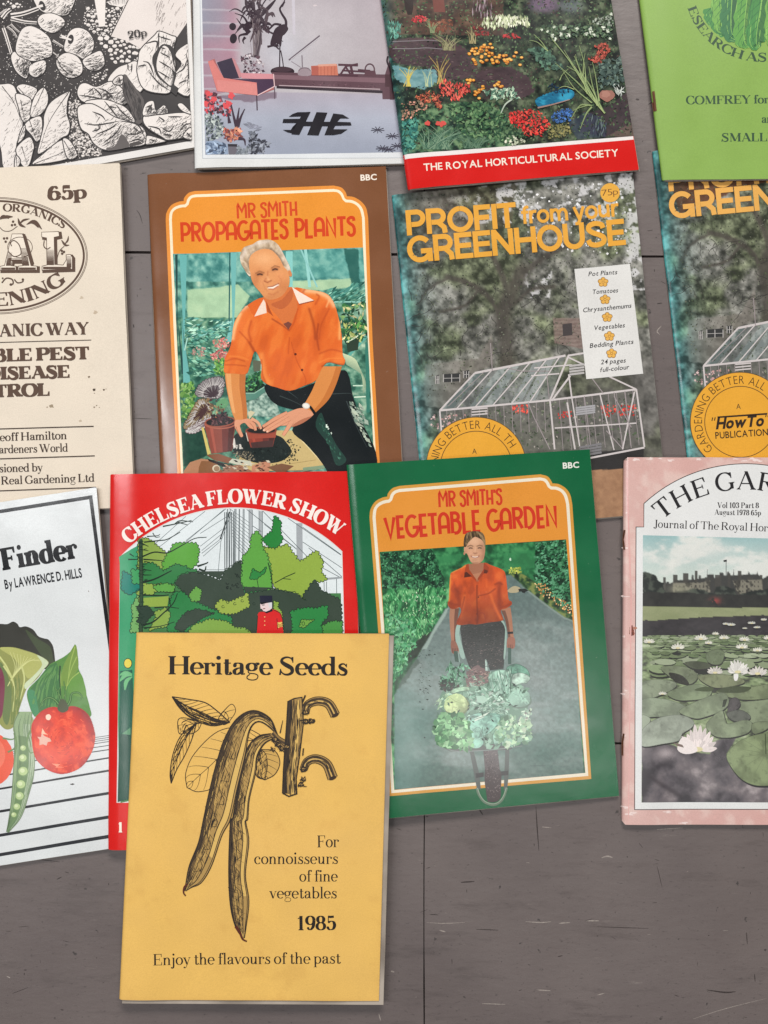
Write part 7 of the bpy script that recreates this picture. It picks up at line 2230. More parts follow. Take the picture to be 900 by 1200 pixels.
    P.stroke(gb((660,540),(640,470)),1.0,(64,70,56))
    pad(gb((810,540),(900,530),(900,570),(820,600)),(132,148,104))
    pad(gb((660,740),(690,680),(760,630),(860,600),(960,590),(1080,640),(1120,760),(1040,880),(900,905),(800,895),(720,840)),(146,166,108), veins=13, c=gb((890,715))[0], off=2.2)
    P.stroke(gb((886,600),(890,720)),1.1,(60,72,44))
    # flowers
    def lily(cx, cy, r, n, sd, squash=.6, col=(212,206,198)):
        q = random.Random(sd)
        P.begin(30)
        for row in range(3):
            m = n - row * 2
            for k in range(m):
                a = math.pi * (1.08 + 0.84 * -((k + .5) / m)) if False else lerp(math.pi * 1.06, math.pi * -.06,(k + .5) / m)
                L = r * (1.05 - .22 * row) * q.uniform(.85,1.1)
                tip = (cx + L * math.cos(a), cy - L * squash * (1.2 - .2 * row) * math.sin(a) - .1 * r)
                w = r * .3
                base = (cx + .25 * r * math.cos(a), cy + .12 * r)
                nx, ny = -(tip[1] - base[1]), tip[0] - base[0]
                l = math.hypot(nx, ny) + 1e-6; nx, ny = nx / l * w / 2, ny / l * w / 2
                mid = lerp(np.array(base), np.array(tip),.55)
                cc = np.array(col) * q.uniform(.9,1.04)
                P.poly(spl([base, (mid[0] + nx, mid[1] + ny), tip, (mid[0] - nx, mid[1] - ny)], True, 3), cc)
                P.stroke([base, tip],.3, np.array(col) * .82)
        P.end()
        P.ell(cx, cy + .02 * r, r * .3, r * .14,(214,204,160), n=12)
    lily(*gb((490,690))[0],21,12,3,.95,(228,216,212))
    P.poly(spl(gb((400,620),(450,640),(490,700),(420,720),(370,690)), True, 4),(230,220,216)); P.poly(gb((345,650),(400,665),(410,682),(370,672)),(120,104,96))
    lily(*gb((722,235))[0],12.5,11,4,.85,(224,221,214)); P.poly(spl(gb((700,250),(725,250),(720,285),(702,285)), True, 4),(226,224,220))
    lily(*gb((590,240))[0],9,8,5,.6); lily(*gb((838,245))[0],11,8,6,.6); P.stroke(gb((780,240),(740,255)),1.6,(210,206,200), w2=.5); P.stroke(gb((890,225),(860,260)),1.6,(210,206,200), w2=.5)
    for x, yy, r, s in ((200,60,7,7),(370,95,8.5,8),(505,42,8,9),(640,38,6,10),(760,48,6.5,11),(745,92,7.5,12),(835,110,6,13),(550,68,5,14),(590,14,4,15),(280,365,5,16),(900,40,6,17)):
        lily(*gb((x, yy))[0], r, 7, s, .5,(222,220,206))
    for x, yy, r, s in ((680,1060,5,18),(650,1055,4,19),(800,1050,4.5,20),(870,1030,4,21),(830,1075,4,22),(760,1080,3,23)):
        lily(*ga((x, yy))[0], r, 6, s, .4,(206,206,196))
    P.build(b.cov)
    for y0, y1 in ((505,620),):
        P = b.part("staple")
        P.stroke(ga((57,505),(50,560),(56,620)),1.5,(60,34,28))
        P.build(b.e, mat=plain_mat("rusty_wire", (94,54,30),.6,.3))
    P = b.part("staple")
    P.stroke(gb((56,600),(50,650),(50,730)),1.5,(60,34,28))
    P.build(b.e, mat=plain_mat("rusty_wire", (94,54,30),.6,.3))
pond_journal()
# ------------------------------------------------------------------ red show catalogue with cartoon trees
def show_catalogue():
    b = Booklet("show_catalogue", "red booklet with white arched title over flat green cartoon trees",
                [(130,556),(415,552),(426,989),(126,996)],0.0030, rough=.2, spec=.45, corner=2, seed=41, wear=.12, group=GROUP, roll=7, bulge=.0011)
    b.cover((208,28,23), back=(214,190,182))
    PX_ = [(142,652)] + circ3((142,652),(273,594.5),(401,646)) + [(404,760),(408,934),(137,940)]
    ins = [(142.5,652.4)] + circ3((143,652.6),(273,595.6),(400.2,646.6)) + [(403,760),(407,933),(138,939)]
    P = b.part("cover_picture")
    P.poly(PX_, (214,208,204))
    P.poly(ins, (216,223,224))
    za, zb = ZM(125,590,6), ZM(265,585,5.806)
    LN = (88,98,100)
    inside = lambda pts: [p for p in pts if inpoly(ins, np.array([p[0]]), np.array([p[1]]))[0]]
    def ln(pts, w=.6, col=LN):
        q = inside(resample(pts, 60))
        if len(q) > 1: P.stroke(q, w, col)
    P.begin(30)
    for q in ([(270,350),(560,90)],[(380,300),(700,50)],[(440,370),(830,40)],[(660,210),(850,90)],[(660,300),(815,180)],[(670,330),(815,210)],[(670,350),(815,240)],[(680,370),(800,265)],[(700,465),(830,465)],[(805,260),(780,540)],[(880,60),(805,265)],[(560,260),(850,30)]):
        ln(za(*q))
    for x in (832,845,862,880,893):
        ln(za((x, 60),(x, 500)),1.0,(70,78,80))
    for x0 in range(0,11):
        ln(zb((20 + x0 * 3,60 + x0 * 24),(160,160 + x0 * 26)),.5)
    for x, w in ((12,1.4),(30,1.0),(62,1.6),(70,1.0),(92,1.8),(118,1.4),(126,.8)):
        ln(zb((x, 50),(x - 6,520)), w * .8,(110,118,120))
    for x, w in ((168,4.2),(236,4.0)):
        ln(zb((x, 40),(x, 280)), w, (164,170,172)); ln(zb((x - 12,40),(x - 12,280)),.6); ln(zb((x + 12,40),(x + 12,280)),.6)
    ln(zb((497,120),(500,430)),7.2,(158,163,166))
    for q in ([(130,60),(470,330)],[(250,80),(560,400)],[(260,170),(480,340)],[(380,100),(780,380)],[(520,190),(800,390)],[(520,290),(790,470)],[(560,330),(790,530)],[(660,470),(790,540)],[(600,555),(790,535)],[(600,545),(790,528)],[(665,560),(668,700)],[(682,560),(684,700)],[(750,540),(752,720)],[(180,180),(240,220)]):
        ln(zb(*q),.7)
    ln(zb((610,550),(790,532)),2.2,(150,156,158))
    for q in ([(865,60),(800,250)],):
        ln(za(*q),1.6,(60,66,66))
    P.end()
    g1, g2, g3, g4, g5, dk = (98,160,62),(140,166,66),(50,120,66),(36,128,58),(128,168,82),(54,68,56)
    L = (24,44,32)
    lo = 300  # trees run on down behind the yellow booklet
    P.poly(zb((60,640),(780,640),(784,1000)) + za((560,2000),(100,2100),(106,1000),(110,560),(240,420),(420,480),(640,520)),(66,120,70))
    bush(P, za((100,370),(180,320),(235,290),(240,1200),(90,2100),(85,1500),(100,600)),(58,150,104),1,0,40, line=None)
    bush(P, za((230,250),(290,240),(380,310),(440,360),(430,480),(260,560),(232,900),(220,500)),(134,160,74),2,1.6,4)
    bush(P, za((390,420),(450,330),(480,280),(560,275),(640,285),(655,330),(640,420),(600,460),(500,480),(400,470)),(88,156,58),3,1.8,4)
    bush(P, za((260,420),(340,420),(400,470),(500,425),(640,470),(680,520),(600,560),(480,560),(300,600),(255,540)), g3,4,1.8,4)
    bush(P, zb((330,110),(375,150),(370,240),(390,260),(345,345),(300,330),(240,270),(310,220)),(38,124,54),5,1.4,4)
    bush(P, zb((250,320),(330,340),(410,300),(450,360),(500,420),(620,350),(660,420),(650,500),(690,545),(600,570),(540,680),(440,640),(330,600),(280,460)), g2,6,1.8,4)
    bush(P, zb((210,212),(245,250),(250,320),(300,430),(320,660),(200,650),(90,600),(110,390),(165,330),(170,250)),(92,158,66),7,1.8,4)
    bush(P, zb((160,540),(180,470),(230,500),(275,460),(265,500),(200,545)),(46,128,62),8,1,4)
    bush(P, zb((100,600),(200,600),(270,640),(270,700),(130,690)),(50,128,70),9,1.4,4)
    P.stroke(zb((285,430),(310,530),(318,640)),1.1, L); P.stroke(zb((210,545),(220,600)),.7, L)
    P.stroke(zb((330,570),(400,530),(470,500)),1.0, L); P.stroke(zb((390,540),(440,545)),.8, L)
    bush(P, za((480,560),(520,500),(620,480),(730,510),(800,540),(830,470),(890,440)) + zb((60,430),(105,415),(100,560),(130,640),(330,610),(480,640),(540,690),(520,660),(600,545),(640,620),(770,680),(785,760),(780,1000),(0,1000)) + za((700,900),(560,640)), dk, 10,2,5)
    bush(P, za((480,620),(540,620),(600,670),(740,740),(880,800),(880,900),(430,900),(440,700)),(44,122,66),11,1.8,4)
    bush(P, za((580,640),(630,580),(670,610),(660,680),(600,690)),(100,156,70),12,1.2,3)
    bush(P, za((760,720),(800,670),(860,690),(900,680)) + zb((60,680),(150,640),(160,730),(100,760),(40,780)) + za((800,770)),(148,168,72),13,1.6,4)
    for x, y in ((60,710),(110,690),(12,700),(-20,730),(190,710)):
        P.stroke(arc(*zb((x, y))[0],1.6,1.4,0,300,8),.6, L)
    bush(P, za((500,830),(560,760),(640,740),(760,770),(680,800),(600,850),(530,900),(480,880)),(52,66,54),14,1.4,4)
    bush(P, za((600,860),(740,810),(850,830),(900,870)) + zb((120,870),(170,900),(170,1000),(0,1000)) + za((560,950)),(124,160,70),15,1.8,4)
    bush(P, zb((440,760),(520,740),(620,740),(690,720),(690,800),(640,860),(780,880),(780,960),(450,960)),(44,128,64),16,1.8,4)
    bush(P, zb((650,860),(720,830),(790,830),(790,960),(660,930)),(72,142,66),17,1.4,3)
    bush(P, zb((495,870),(510,820),(600,820),(560,850),(530,875)),(110,158,66),18,1,3)
    P.stroke(arc(*zb((524,846))[0],1.6,2.2,0,360,10),.6, L)
    bush(P, zb((320,690),(360,700),(350,730),(380,770),(390,900),(320,760)),(132,162,68),19,1,3)
    # conifer and trunks at the left
    bush(P, za((120,470),(180,500),(250,500),(240,600),(170,640),(110,600)),(22,120,104),20,1.5,4)
    bush(P, za((180,460),(240,460),(245,560),(190,560)),(62,150,90),24,1.5,4)
    bush(P, za((245,545),(330,570),(420,560),(480,575),(480,620),(340,620),(330,640),(250,630)),(136,164,72),21,1.3,4)
    bush(P, za((330,580),(420,555),(485,580),(470,620),(360,615)),(92,156,70),26,1.1,4)
    P.poly(za((265,660),(440,650),(430,720),(265,725)),(138,164,70))
    bush(P, za((340,760),(420,730),(450,780),(430,860),(300,890),(350,800)),(132,160,72),22,1.2,4)
    bush(P, za((180,720),(230,640),(235,900),(170,900),(190,800)),(112,164,96),23,1.5,4)
    P.poly(za((238,250),(258,250),(262,640),(258,900),(236,900),(240,600)),(50,74,52))
    P.stroke(za((236,260),(240,600),(234,900)),.7, L); P.stroke(za((258,250),(262,600),(258,900)),.7, L)
    bush(P, za((220,720),(300,720),(340,770),(300,810),(270,850),(215,830),(245,770)),(44,62,50),25,1.3,4)
    P.begin(30)
    for q, w in (([(260,370),(340,340),(430,345),(520,300),(620,245),(705,236)],1.6),([(270,270),(380,258),(430,250),(520,200)],1.5),([(290,230),(360,225),(380,215)],1.2),([(330,205),(350,235),(380,232)],1.0),
                 ([(400,160),(500,140),(600,118)],1.5),([(480,145),(520,120),(610,128)],1.3),([(500,130),(575,150)],1.2),([(265,390),(400,400)],1.6),([(260,550),(340,530),(460,470)],2.2),([(262,640),(380,645),(440,640)],1.8),
                 ([(262,850),(330,830),(400,770),(470,700),(500,630)],2.0),([(270,870),(380,860),(480,830)],1.4),([(210,720),(300,715)],1.2),([(340,730),(430,725),(510,735)],1.4),([(440,660),(450,720),(420,760)],1.2),([(265,500),(320,500)],1.2),([(265,460),(320,470)],1.2),([(270,405),(310,410)],1.1),([(160,390),(230,390)],1.6),([(170,350),(200,370)],1.4),([(240,320),(300,330)],1.2),([(240,270),(300,300)],1.4),([(640,440),(700,420),(715,410)],2.4),([(650,460),(690,470),(700,440)],2.4)):
        P.stroke(spl(za(*q), False, 4), w, (28,44,34), w2=w * .45)
    P.end()
    rr = random.Random(3)
    P.begin(20)
    for k in range(70):
        x, y = za((rr.uniform(225,275), rr.uniform(260,880)))[0]
        a = rr.uniform(-.5,.5) + (0 if rr.random() < .5 else math.pi)
        P.stroke([(x, y),(x + 3.5 * math.cos(a), y + 2 * math.sin(a))],.9,(32,54,40), w2=.4)
    for k in range(10):
        P.stroke(arc(*zb((rr.uniform(0,90), rr.uniform(500,620)))[0],1.6,1.1, rr.uniform(0,90), rr.uniform(200,330),7),.7,(24,36,30))
    P.end()
    # pond and lower plants seen at the left edge
    P.poly(ZM(120,730,4.444)((98,245),(160,240),(190,900),(82,928)),(28,88,70))
    P.poly(ZM(120,730,4.444)((95,576),(150,570),(190,900),(82,928)),(32,76,62))
    z5 = ZM(120,730,4.444)
    P.ell(*z5((138,206))[0],4.6,5.6,(216,200,74)); P.stroke(arc(*z5((138,206))[0],4.6,5.6,0,360,16),.7, L)
    for q in ([(95,268),(125,256),(160,262)],[(95,300),(125,268),(160,268)],[(122,345),(130,300),(160,275)]):
        P.stroke(spl(z5(*q), False),4.5,(104,176,120), prof=lambda x: .25 + .75 * math.sin(math.pi * x))
    P.poly(z5((105,574),(150,540),(150,578)),(86,140,104))
    P.build(b.cov)
    # --- pensioner in the red coat
    P = b.part("printed_guardsman")
    P.poly(spl(zb((216,780),(250,765),(280,770),(320,748),(365,770),(382,810),(388,890),(388,1300),(205,1300),(210,890)), True, 4),(206,34,34))
    P.stroke(zb((215,790),(208,890)),.8, L); P.stroke(zb((318,750),(365,772),(383,815),(388,890)),.8, L); P.stroke(zb((345,810),(350,885)),.8,(110,16,20))
    P.poly(zb((232,712),(250,698),(308,700),(312,740),(285,770),(250,765),(242,748),(234,742)),(222,200,200))
    P.poly(zb((285,700),(312,702),(312,735),(292,738)),(206,206,208))
    P.poly(zb((228,655),(312,655),(314,698),(300,702),(232,712)),(30,32,50)); P.poly(zb((232,700),(300,698),(240,716)),(16,18,26))
    P.stroke(zb((245,720),(262,718)),.9, L); P.stroke(zb((250,745),(266,742)),.9,(120,50,50)); P.stroke(zb((240,745),(252,762),(282,770),(310,745)),.9, L)
    P.poly(zb((262,768),(310,748),(318,760),(275,776)),(28,22,30))
    P.poly(zb((348,838),(380,834),(384,866),(352,876)),(222,186,96)); P.stroke(zb((350,846),(366,858),(382,842)),.8,(140,90,40)); P.stroke(zb((351,858),(366,870),(383,856)),.8,(140,90,40))
    for y in (800,828,856): P.ell(*zb((262, y))[0],.7,.7,(230,190,120), n=8)
    P.build(b.cov)
    P = b.part("title_lettering")
    seg = circ3((152.5,637.5),(271.6,590),(397,629))
    text_arc(P, "CHELSEA FLOWER SHOW", seg, 17,(240,226,218), 'slab', K=1.8, N=.6, SL=.45, track=-.1)
    text(P, "1", (138.6,974.5),(144.5,974.5),12,(240,226,210), 'fat')
    P.build(b.cov)
show_catalogue()
# ------------------------------------------------------------------ frame shared by the two broadcast-series booklets

def vegetable_garden_book():
    b = Booklet("vegetable_garden_book", "green booklet with an orange title panel over a man pushing a barrow of vegetables",
                [(406,545),(691,526.5),(727,934.5),(440,960)],0.0026, rough=.21, spec=.45, corner=1.5, seed=61, wear=.18, group=GROUP, roll=5.5)
    b.cover(lambda u, v, x, y: mixc((10,88,52),(18,100,60), fbm(x, y, 50,4,2)), back=(206,198,186))
    v8, va, vb, vc, vd = ZM(400,530,2.647), ZM(500,610,7.5), ZM(490,740,5.714), ZM(440,625,6.857), ZM(590,620,6.667)
    def ring(d):
        """outline of the panel, d pixels outside the white line's outer edge"""
        L = spl([(436.4 - d, 606),(437.6 - d, 597),(442 - d * .8,590.4 - d * .6),(449 - d * .5,586.6 - d * .9),(455 - d * .3,585.4 - d)], False)
        L2 = spl([(456.4 - d * .8,584 - d * .6),(458 - d * .9,579 - d * .4),(462 - d * .6,575 - d * .8),(468,573 - d)], False)
        R = spl([(633,559.4 - d),(639 + d * .6,561 - d * .8),(642.4 + d * .8,564.6 - d * .5),(644.6 + d * .8,569 - d * .5)], False)
        R2 = spl([(646.4 + d * .3,570 - d),(653 + d * .5,570.6 - d * .9),(660 + d * .8,574.4 - d * .6),(664.6 + d, 581 - d * .3),(667 + d, 591)], False)
        return L + L2 + R + R2 + [(678.4 + d, 749),(690.4 + d, 910.6 + d),(458.4 - d, 929 + d),(447.4 - d, 749)]
    P = b.part("printed_frame")
    P.poly(ring(3.6),(204,146,62))
    P.poly(ring(0),(226,216,194))
    P.poly(ring(-3.6),(216,140,52))
    P.build(b.cov)
    P = b.part("title_lettering")
    text(P, "MR SMITH'S", (513,594.4),(589,590.6),17.5,(196,56,32), 'deco', K=1.25)
    text(P, "VEGETABLE GARDEN", (450.5,630.4),(654.5,616),23.6,(196,52,30), 'deco', K=1.25)
    text(P, "BBC", (659.5,549),(678.6,547.8),6.6,(226,226,216), 'sansb')
    P.build(b.cov)
    P = b.part("garden_photograph")
    Q = [(444.6,646.4),(663.4,632),(686.8,907),(461.8,925)]
    tarmac = va((180,770),(250,600),(520,560),(700,480),(740,480),(860,585)) + vd((140,440),(220,500),(340,590),(480,690),(552,720),(640,2000)) + [(462,930)] + vc((150,1300),(200,1190),(330,1000),(370,930),(560,600))
    kerb = vc((365,930),(405,880),(480,740),(560,610),(590,590),(560,660),(470,800),(410,930))
    hedge_l = vc((0,160),(440,120),(480,180),(520,300),(560,400),(540,430),(300,440),(0,440))
    hedge_r = vd((250,110),(490,80),(545,700),(430,560),(300,480),(240,380))
    bed_r = vd((40,350),(110,330),(230,400),(330,480),(450,600),(546,690),(552,715),(480,690),(340,590),(220,500),(150,440))
    def fn(u, v, x, y):
        n = fbm(x, y, 7,4,3)
        c = ramp(n, (.3,(24,70,42)),(.5,(38,104,62)),(.7,(66,140,86)))
        top = y < 652 - .066 * (x - 445) + 2
        c = mixc(c, mixc((30,36,34),(52,66,56), fbm(x, y, 5,3,2)),(y < 641 - .06 * (x - 520)) * (x > 510) * 1.0)
        strip = soft(vc((500,190),(686,160),(686,220),(510,240)) + [], x, y) + soft(vd((0,190),(250,160),(250,300),(0,330)), x, y)
        c = mixc(c, (54,128,78), np.clip(strip, 0,1) * .7)
        hl = foliage(x, y, 5.5,[(14,40,28),(24,66,42),(38,98,60),(74,138,96)],5,1.3)
        c = mixc(c, hl, soft(hedge_l, x, y, .5,5,1))
        hr = foliage(x, y, 6.5,[(14,42,26),(26,74,44),(44,106,66),(88,150,110)],8,1.3)
        c = mixc(c, hr, soft(hedge_r, x, y, .6,6,2))
        bd = foliage(x, y, 5,[(22,38,24),(40,70,40),(70,100,52),(120,130,70)],9,1.2)
        c = mixc(c, bd, soft(bed_r, x, y, .5,5,3))
        beds = foliage(x * 1.6, y, 7,[(18,62,36),(32,104,58),(62,146,84),(126,190,128)],11,1.1)
        c = mixc(c, beds, (y > 688) * (x < 545) * (1 - soft(hedge_l, x, y)) * .85)
        dk = soft(vc((260,930),(330,860),(440,780),(460,800),(380,920),(330,990),(260,1040),(230,1000)), x, y, .6,4,6)
        c = mixc(c, (30,34,30), dk * .85)
        t = soft(tarmac, x, y, .25,5,4)
        g = fbm(x, y, 3.2,3,17)
        w = fbm(x * .5, y * 1.4,26,4,19)
        tc = ramp((y - 690) / 230,(0,(92,110,106)),(.25,(106,122,118)),(.5,(112,132,126)),(.75,(92,118,110)),(1,(82,104,96)))
        tc = mixc(tc, (142,152,148), sstep(.42,.72, w) * .55 * (y > 720))
        tc = mixc(tc, (140,148,146), np.exp(-(((x - 640) / 44) ** 2 + ((y - 800) / 40) ** 2)) * .5)
        tc = tc * (0.86 + .28 * g[..., None])
        lft = sstep(520,470, x) * sstep(780,850, y)
        tc = mixc(tc, (74,122,112), lft * .5)
        c = mixc(c, tc, t)
        c = mixc(c, (150,168,158), soft(kerb, x, y, .15,4,5) * .9)
        ke = soft(vd((120,430),(210,490),(340,590),(480,690),(552,718),(552,728),(470,700),(330,600),(200,500)), x, y)
        c = mixc(c, (132,146,136), ke * .8)
        cr = soft(vc((160,1120),(250,1030),(330,1000),(360,1040),(300,1100),(240,1200),(160,1260)), x, y, 1.2,4,8)
        c = mixc(c, (48,66,54), cr * .55)
        return c
    P.clip = Q
    P.grid(Q, 220,280, fn)
    # leaves of the hedges and crops
    P.leaves(700, hedge_l, (.8,2.2),[(28,78,50),(48,112,72),(20,54,36),(84,148,104),(16,40,28)],(0,360),.5,1)
    P.leaves(600, hedge_r, (1.0,2.6),[(30,80,50),(52,116,76),(22,58,38),(96,158,120),(16,44,30)],(100,220),.5,2)
    crop = vc((60,460),(500,430),(560,560),(440,790),(330,860),(300,920),(150,1190),(130,1190),(120,800),(80,780))
    P.leaves(800, crop, (1.2,3.6),[(36,108,60),(58,142,82),(28,82,48),(98,176,116),(140,200,140)],(230,310),.22,3)
    P.leaves(260, vc((80,640),(300,700),(330,880),(250,1080),(150,1180),(130,900)),(1.4,3.4),[(58,132,86),(88,160,112),(40,104,66),(120,184,138)],(0,360),.5,4)
    P.leaves(90, vd((215,400),(330,430),(400,520),(540,600),(540,680),(420,590),(300,520)),(.7,1.3),[(214,150,84),(196,120,70),(220,180,110),(228,210,160)],(0,360),.8,5)
    P.leaves(60, vd((40,300),(130,300),(140,340),(40,350)),(.8,1.6),[(170,180,70),(190,196,96),(140,156,62)],(0,360),.7,6)
    P.leaves(40, vc((60,500),(560,450),(460,760)),(.4,.9),[(214,226,200),(196,214,170)],(0,360),.8,7)
    P.blob(*vd((52,236))[0],1.2,1.8,(196,220,196),.2,10,1)
    P.leaves(50, vb((0,100),(90,130),(80,420),(0,420)),(.5,1.6),[(42,56,48),(60,76,66)],(0,40),.4,8)
    for x, y in ((70,155),(110,152),(50,380),(14,388),(42,710),(60,455),(10,470),(30,520)): P.blob(*vb((x, y))[0],1.3,.8,(40,50,46),.4,9, int(x))
    P.poly(spl(vd((30,480),(80,445),(130,460),(120,490),(60,498)), True, 4),(172,160,128)); P.blob(*vd((155,480))[0],5.5,2.4,(28,32,30),.4,14,3)
    P.stroke(vb((750,905),(857,905)),.6,(70,84,80))
    P.build(b.cov)
    # --- the man with the barrow
    P = b.part("printed_man")
    SK, SKD = (182,132,102),(134,92,70)
    P.strip(spl(va((204,760),(198,840),(205,960),(215,1060),(212,1130)), False), spl(va((280,760),(272,850),(262,960),(250,1070),(262,1130)), False),(164,114,88),20)
    P.strip(spl(va((246,770),(240,870),(240,1000),(240,1070)), False), spl(va((282,770),(272,850),(262,960),(250,1070)), False),(112,72,56),20)
    P.strip(spl(va((655,780),(690,870),(715,980),(720,1060)), False), spl(va((735,760),(748,850),(760,980),(770,1050)), False),(166,116,90),20)
    P.strip(spl(va((655,790),(690,880),(712,990),(718,1060)), False), spl(va((690,790),(716,880),(732,990),(738,1060)), False),(112,74,58),20)
    # trousers
    P.poly(va((285,905),(680,870),(690,960),(680,1100),(690,1200)) + vb((580,160),(572,250),(480,262),(460,190),(448,262),(345,250),(300,120)),(58,60,58))
    P.leaves(420, va((290,930),(680,900),(680,1190),(320,1190)) , (.5,1.6),[(74,74,72),(46,48,46),(90,86,84),(38,40,40)],(150,210),.3,9)
    P.leaves(300, vb((320,80),(578,80),(570,240),(345,240)),(.5,1.8),[(86,82,80),(110,96,94),(52,54,54),(70,66,66)],(-40,20),.25,10)
    P.poly(vb((448,190),(455,185),(466,262),(450,262)),(176,198,188))
    # pale gaps of path beside the hips
    P.poly(spl(va((262,920),(295,912),(285,990),(300,1060),(335,1200),(300,1200),(255,1060),(250,980)), True, 4),(150,176,164))
    P.poly(spl(va((650,880),(672,876),(700,960),(702,1060),(690,1200),(676,1200),(690,960)), True, 4),(150,176,164))
    # shirt
    SH, SD, SL = (192,80,36),(138,54,30),(214,104,48)
    shirt = spl(va((352,385),(300,415),(225,450),(205,480),(196,600),(192,690),(182,725),(200,765),(240,775),(285,760),(300,800),(262,910),(380,908),(440,912),(540,895),(660,880),(672,860),(650,790),(700,770),(745,740),(744,712),(718,690),(706,580),(690,470),(660,430),(560,390),(505,370),(440,420)), True, 4)
    folds = [([(262,610),(285,700),(296,800),(270,880)],3, SD),([(640,560),(635,650),(640,760),(660,840)],3, SD),([(440,570),(440,720),(445,830),(440,905)],1.0,(110,44,26)),([(330,660),(310,760),(290,840)],2.4, SL),([(330,670),(300,800),(270,890)],1.2, SD),
                    ([(560,650),(600,760),(650,860)],2.2, SL),([(600,560),(640,545),(660,560)],1.4, SD),([(250,600),(290,640)],1.4, SD),([(455,660),(540,640),(600,600)],1, SD),([(190,720),(240,735),(285,740)],1.6, SD),([(655,760),(700,750),(740,725)],1.6, SD),([(440,820),(500,815),(520,900)],.8, SD),([(205,480),(200,600),(194,700)],1.2,(220,150,60)),([(225,452),(290,418),(345,396)],1.2,(222,150,70))]
    def cloth(x, y):
        n = fbm(x * 1.3, y * .7,11,3,6)
        c = mixc(mixc(SH, SD, sstep(.5,.75, n) * .5), SL, sstep(.5,.25, n) * .6)
        c = c * (1.05 - .3 * sstep(680,732, y))[..., None]
        for q, w, k in folds: c = dab(c, x, y, spl(va(*q), False, 4), w * 1.4, k, .75)
        return c
    P.poly(shirt, SH); paint(P, shirt, cloth, .5)
    P.ell(*va((452,672))[0],.9,.9,(90,36,24), n=8); P.ell(*va((440,820))[0],.8,.8,(90,36,24), n=8)
    # neck, collar, head
    P.poly(va((362,380),(500,368),(508,430),(450,535),(436,535),(372,440)),(158,104,78))
    P.poly(va((400,470),(490,450),(450,535),(436,535)),(176,120,90))
    P.poly(va((345,385),(365,378),(372,430),(436,520),(440,540),(390,490),(326,500),(330,450)),(156,66,34)); P.poly(va((330,455),(350,450),(395,490),(326,500)),(84,38,26))
    P.poly(va((500,368),(545,410),(540,460),(500,465),(440,540),(448,505),(496,430)),(150,62,34)); P.poly(va((505,425),(538,440),(525,465),(498,462)),(92,42,28))
    hd = spl(va((345,200),(345,150),(400,118),(460,120),(500,170),(512,240),(505,310),(490,350),(455,376),(420,378),(385,360),(352,290),(332,285),(325,240)), True, 4)
    hair = spl(va((324,226),(322,190),(330,142),(348,110),(385,95),(430,92),(470,98),(500,124),(514,182),(512,222),(504,226),(498,196),(482,170),(452,152),(424,142),(404,152),(378,176),(358,200),(346,226),(334,232)), True, 4)
    o1 = lambda *q: va(*q)[0]
    def face(x, y):
        c = mixc((196,146,114),(204,156,122), fbm(x, y, 6,3,2))
        c = spot(c, x, y, o1((415,180)),8,5,(222,178,144),.7); c = spot(c, x, y, o1((495,290)),4,12,(150,104,80),.7); c = spot(c, x, y, o1((345,310)),3,8,(166,116,90),.5); c = spot(c, x, y, o1((425,376)),8,2,(150,104,80),.6)
        c = spot(c, x, y, o1((378,285)),4,3,(214,160,130),.6); c = spot(c, x, y, o1((468,285)),4,3,(204,150,120),.6)
        for q, w, k, a in (([(358,226),(382,217),(404,224)],1.0,(104,76,56),.8),([(440,224),(464,216),(486,223)],1.0,(104,76,56),.8),([(372,242),(384,239),(397,242)],1.1,(58,42,36),.85),([(450,241),(463,238),(476,241)],1.1,(58,42,36),.85),([(425,235),(423,270)],1.3,(220,174,142),.6),([(410,284),(424,290),(438,284)],1.1,(140,94,74),.7),([(388,311),(402,322),(424,326),(446,321),(458,309)],1.0,(130,74,62),.85),([(400,317),(424,321),(446,316)],.9,(238,224,212),.9),([(402,345),(440,344)],1.2,(160,112,88),.5)):
            c = dab(c, x, y, va(*q), w, k, a)
        return c
    def hairfn(x, y):
        c = ramp(fbm((x - y * .3) * 2.2, y * .7,4,3,5),(.3,(54,42,30)),(.5,(100,80,54)),(.78,(160,132,94)))
        for q, k in (([(345,120),(330,180),(324,230)],(52,40,32)),([(440,98),(485,140),(505,220)],(172,146,108)),([(408,96),(405,122)],(56,44,34)),([(360,110),(350,150)],(150,124,90))): c = dab(c, x, y, va(*q),2, k, .7)
        return c
    P.poly(hd, (186,138,108)); paint(P, hd, face, .35)
    P.poly(hair, (112,90,62)); paint(P, hair, hairfn, .35)
    P.ell(*va((328,288))[0],1,2,(176,124,98), n=8)
    # hands on the handles, watch
    for h in (va, ):
        P.poly(spl(va((212,1060),(250,1060),(275,1110),(282,1160),(240,1170),(216,1150)), True, 4),(140,92,74))
        P.poly(spl(va((715,1030),(770,1030),(778,1090),(765,1125),(720,1125),(704,1100)), True, 4),(150,100,82))
    for x in (224,238,252,266): P.stroke(va((x, 1120),(x + 4,1160)),.7,(84,52,44))
    for x in (722,736,750): P.stroke(va((x, 1090),(x + 2,1124)),.7,(92,58,48))
    P.poly(va((710,980),(758,975),(760,995),(712,998)),(34,30,30))
    P.build(b.cov)
    P = b.part("printed_barrow")
    P.strip(vb((236,130),(246,200)), vb((262,130),(272,205)),(60,84,74),4); P.strip(vb((602,110),(602,220)), vb((624,110),(624,220)),(64,90,80),4)
    P.stroke(vb((266,130),(276,205)),.7,(150,176,164))
    # legs and wheel run down across the frame
    TN, TD = (82,88,84),(58,58,58)
    P.poly(vb((345,800),(372,800),(410,960),(420,1060),(395,1060),(375,960)), TN); P.poly(vb((586,780),(612,780),(608,960),(598,1060),(575,1070),(578,960)), TN)
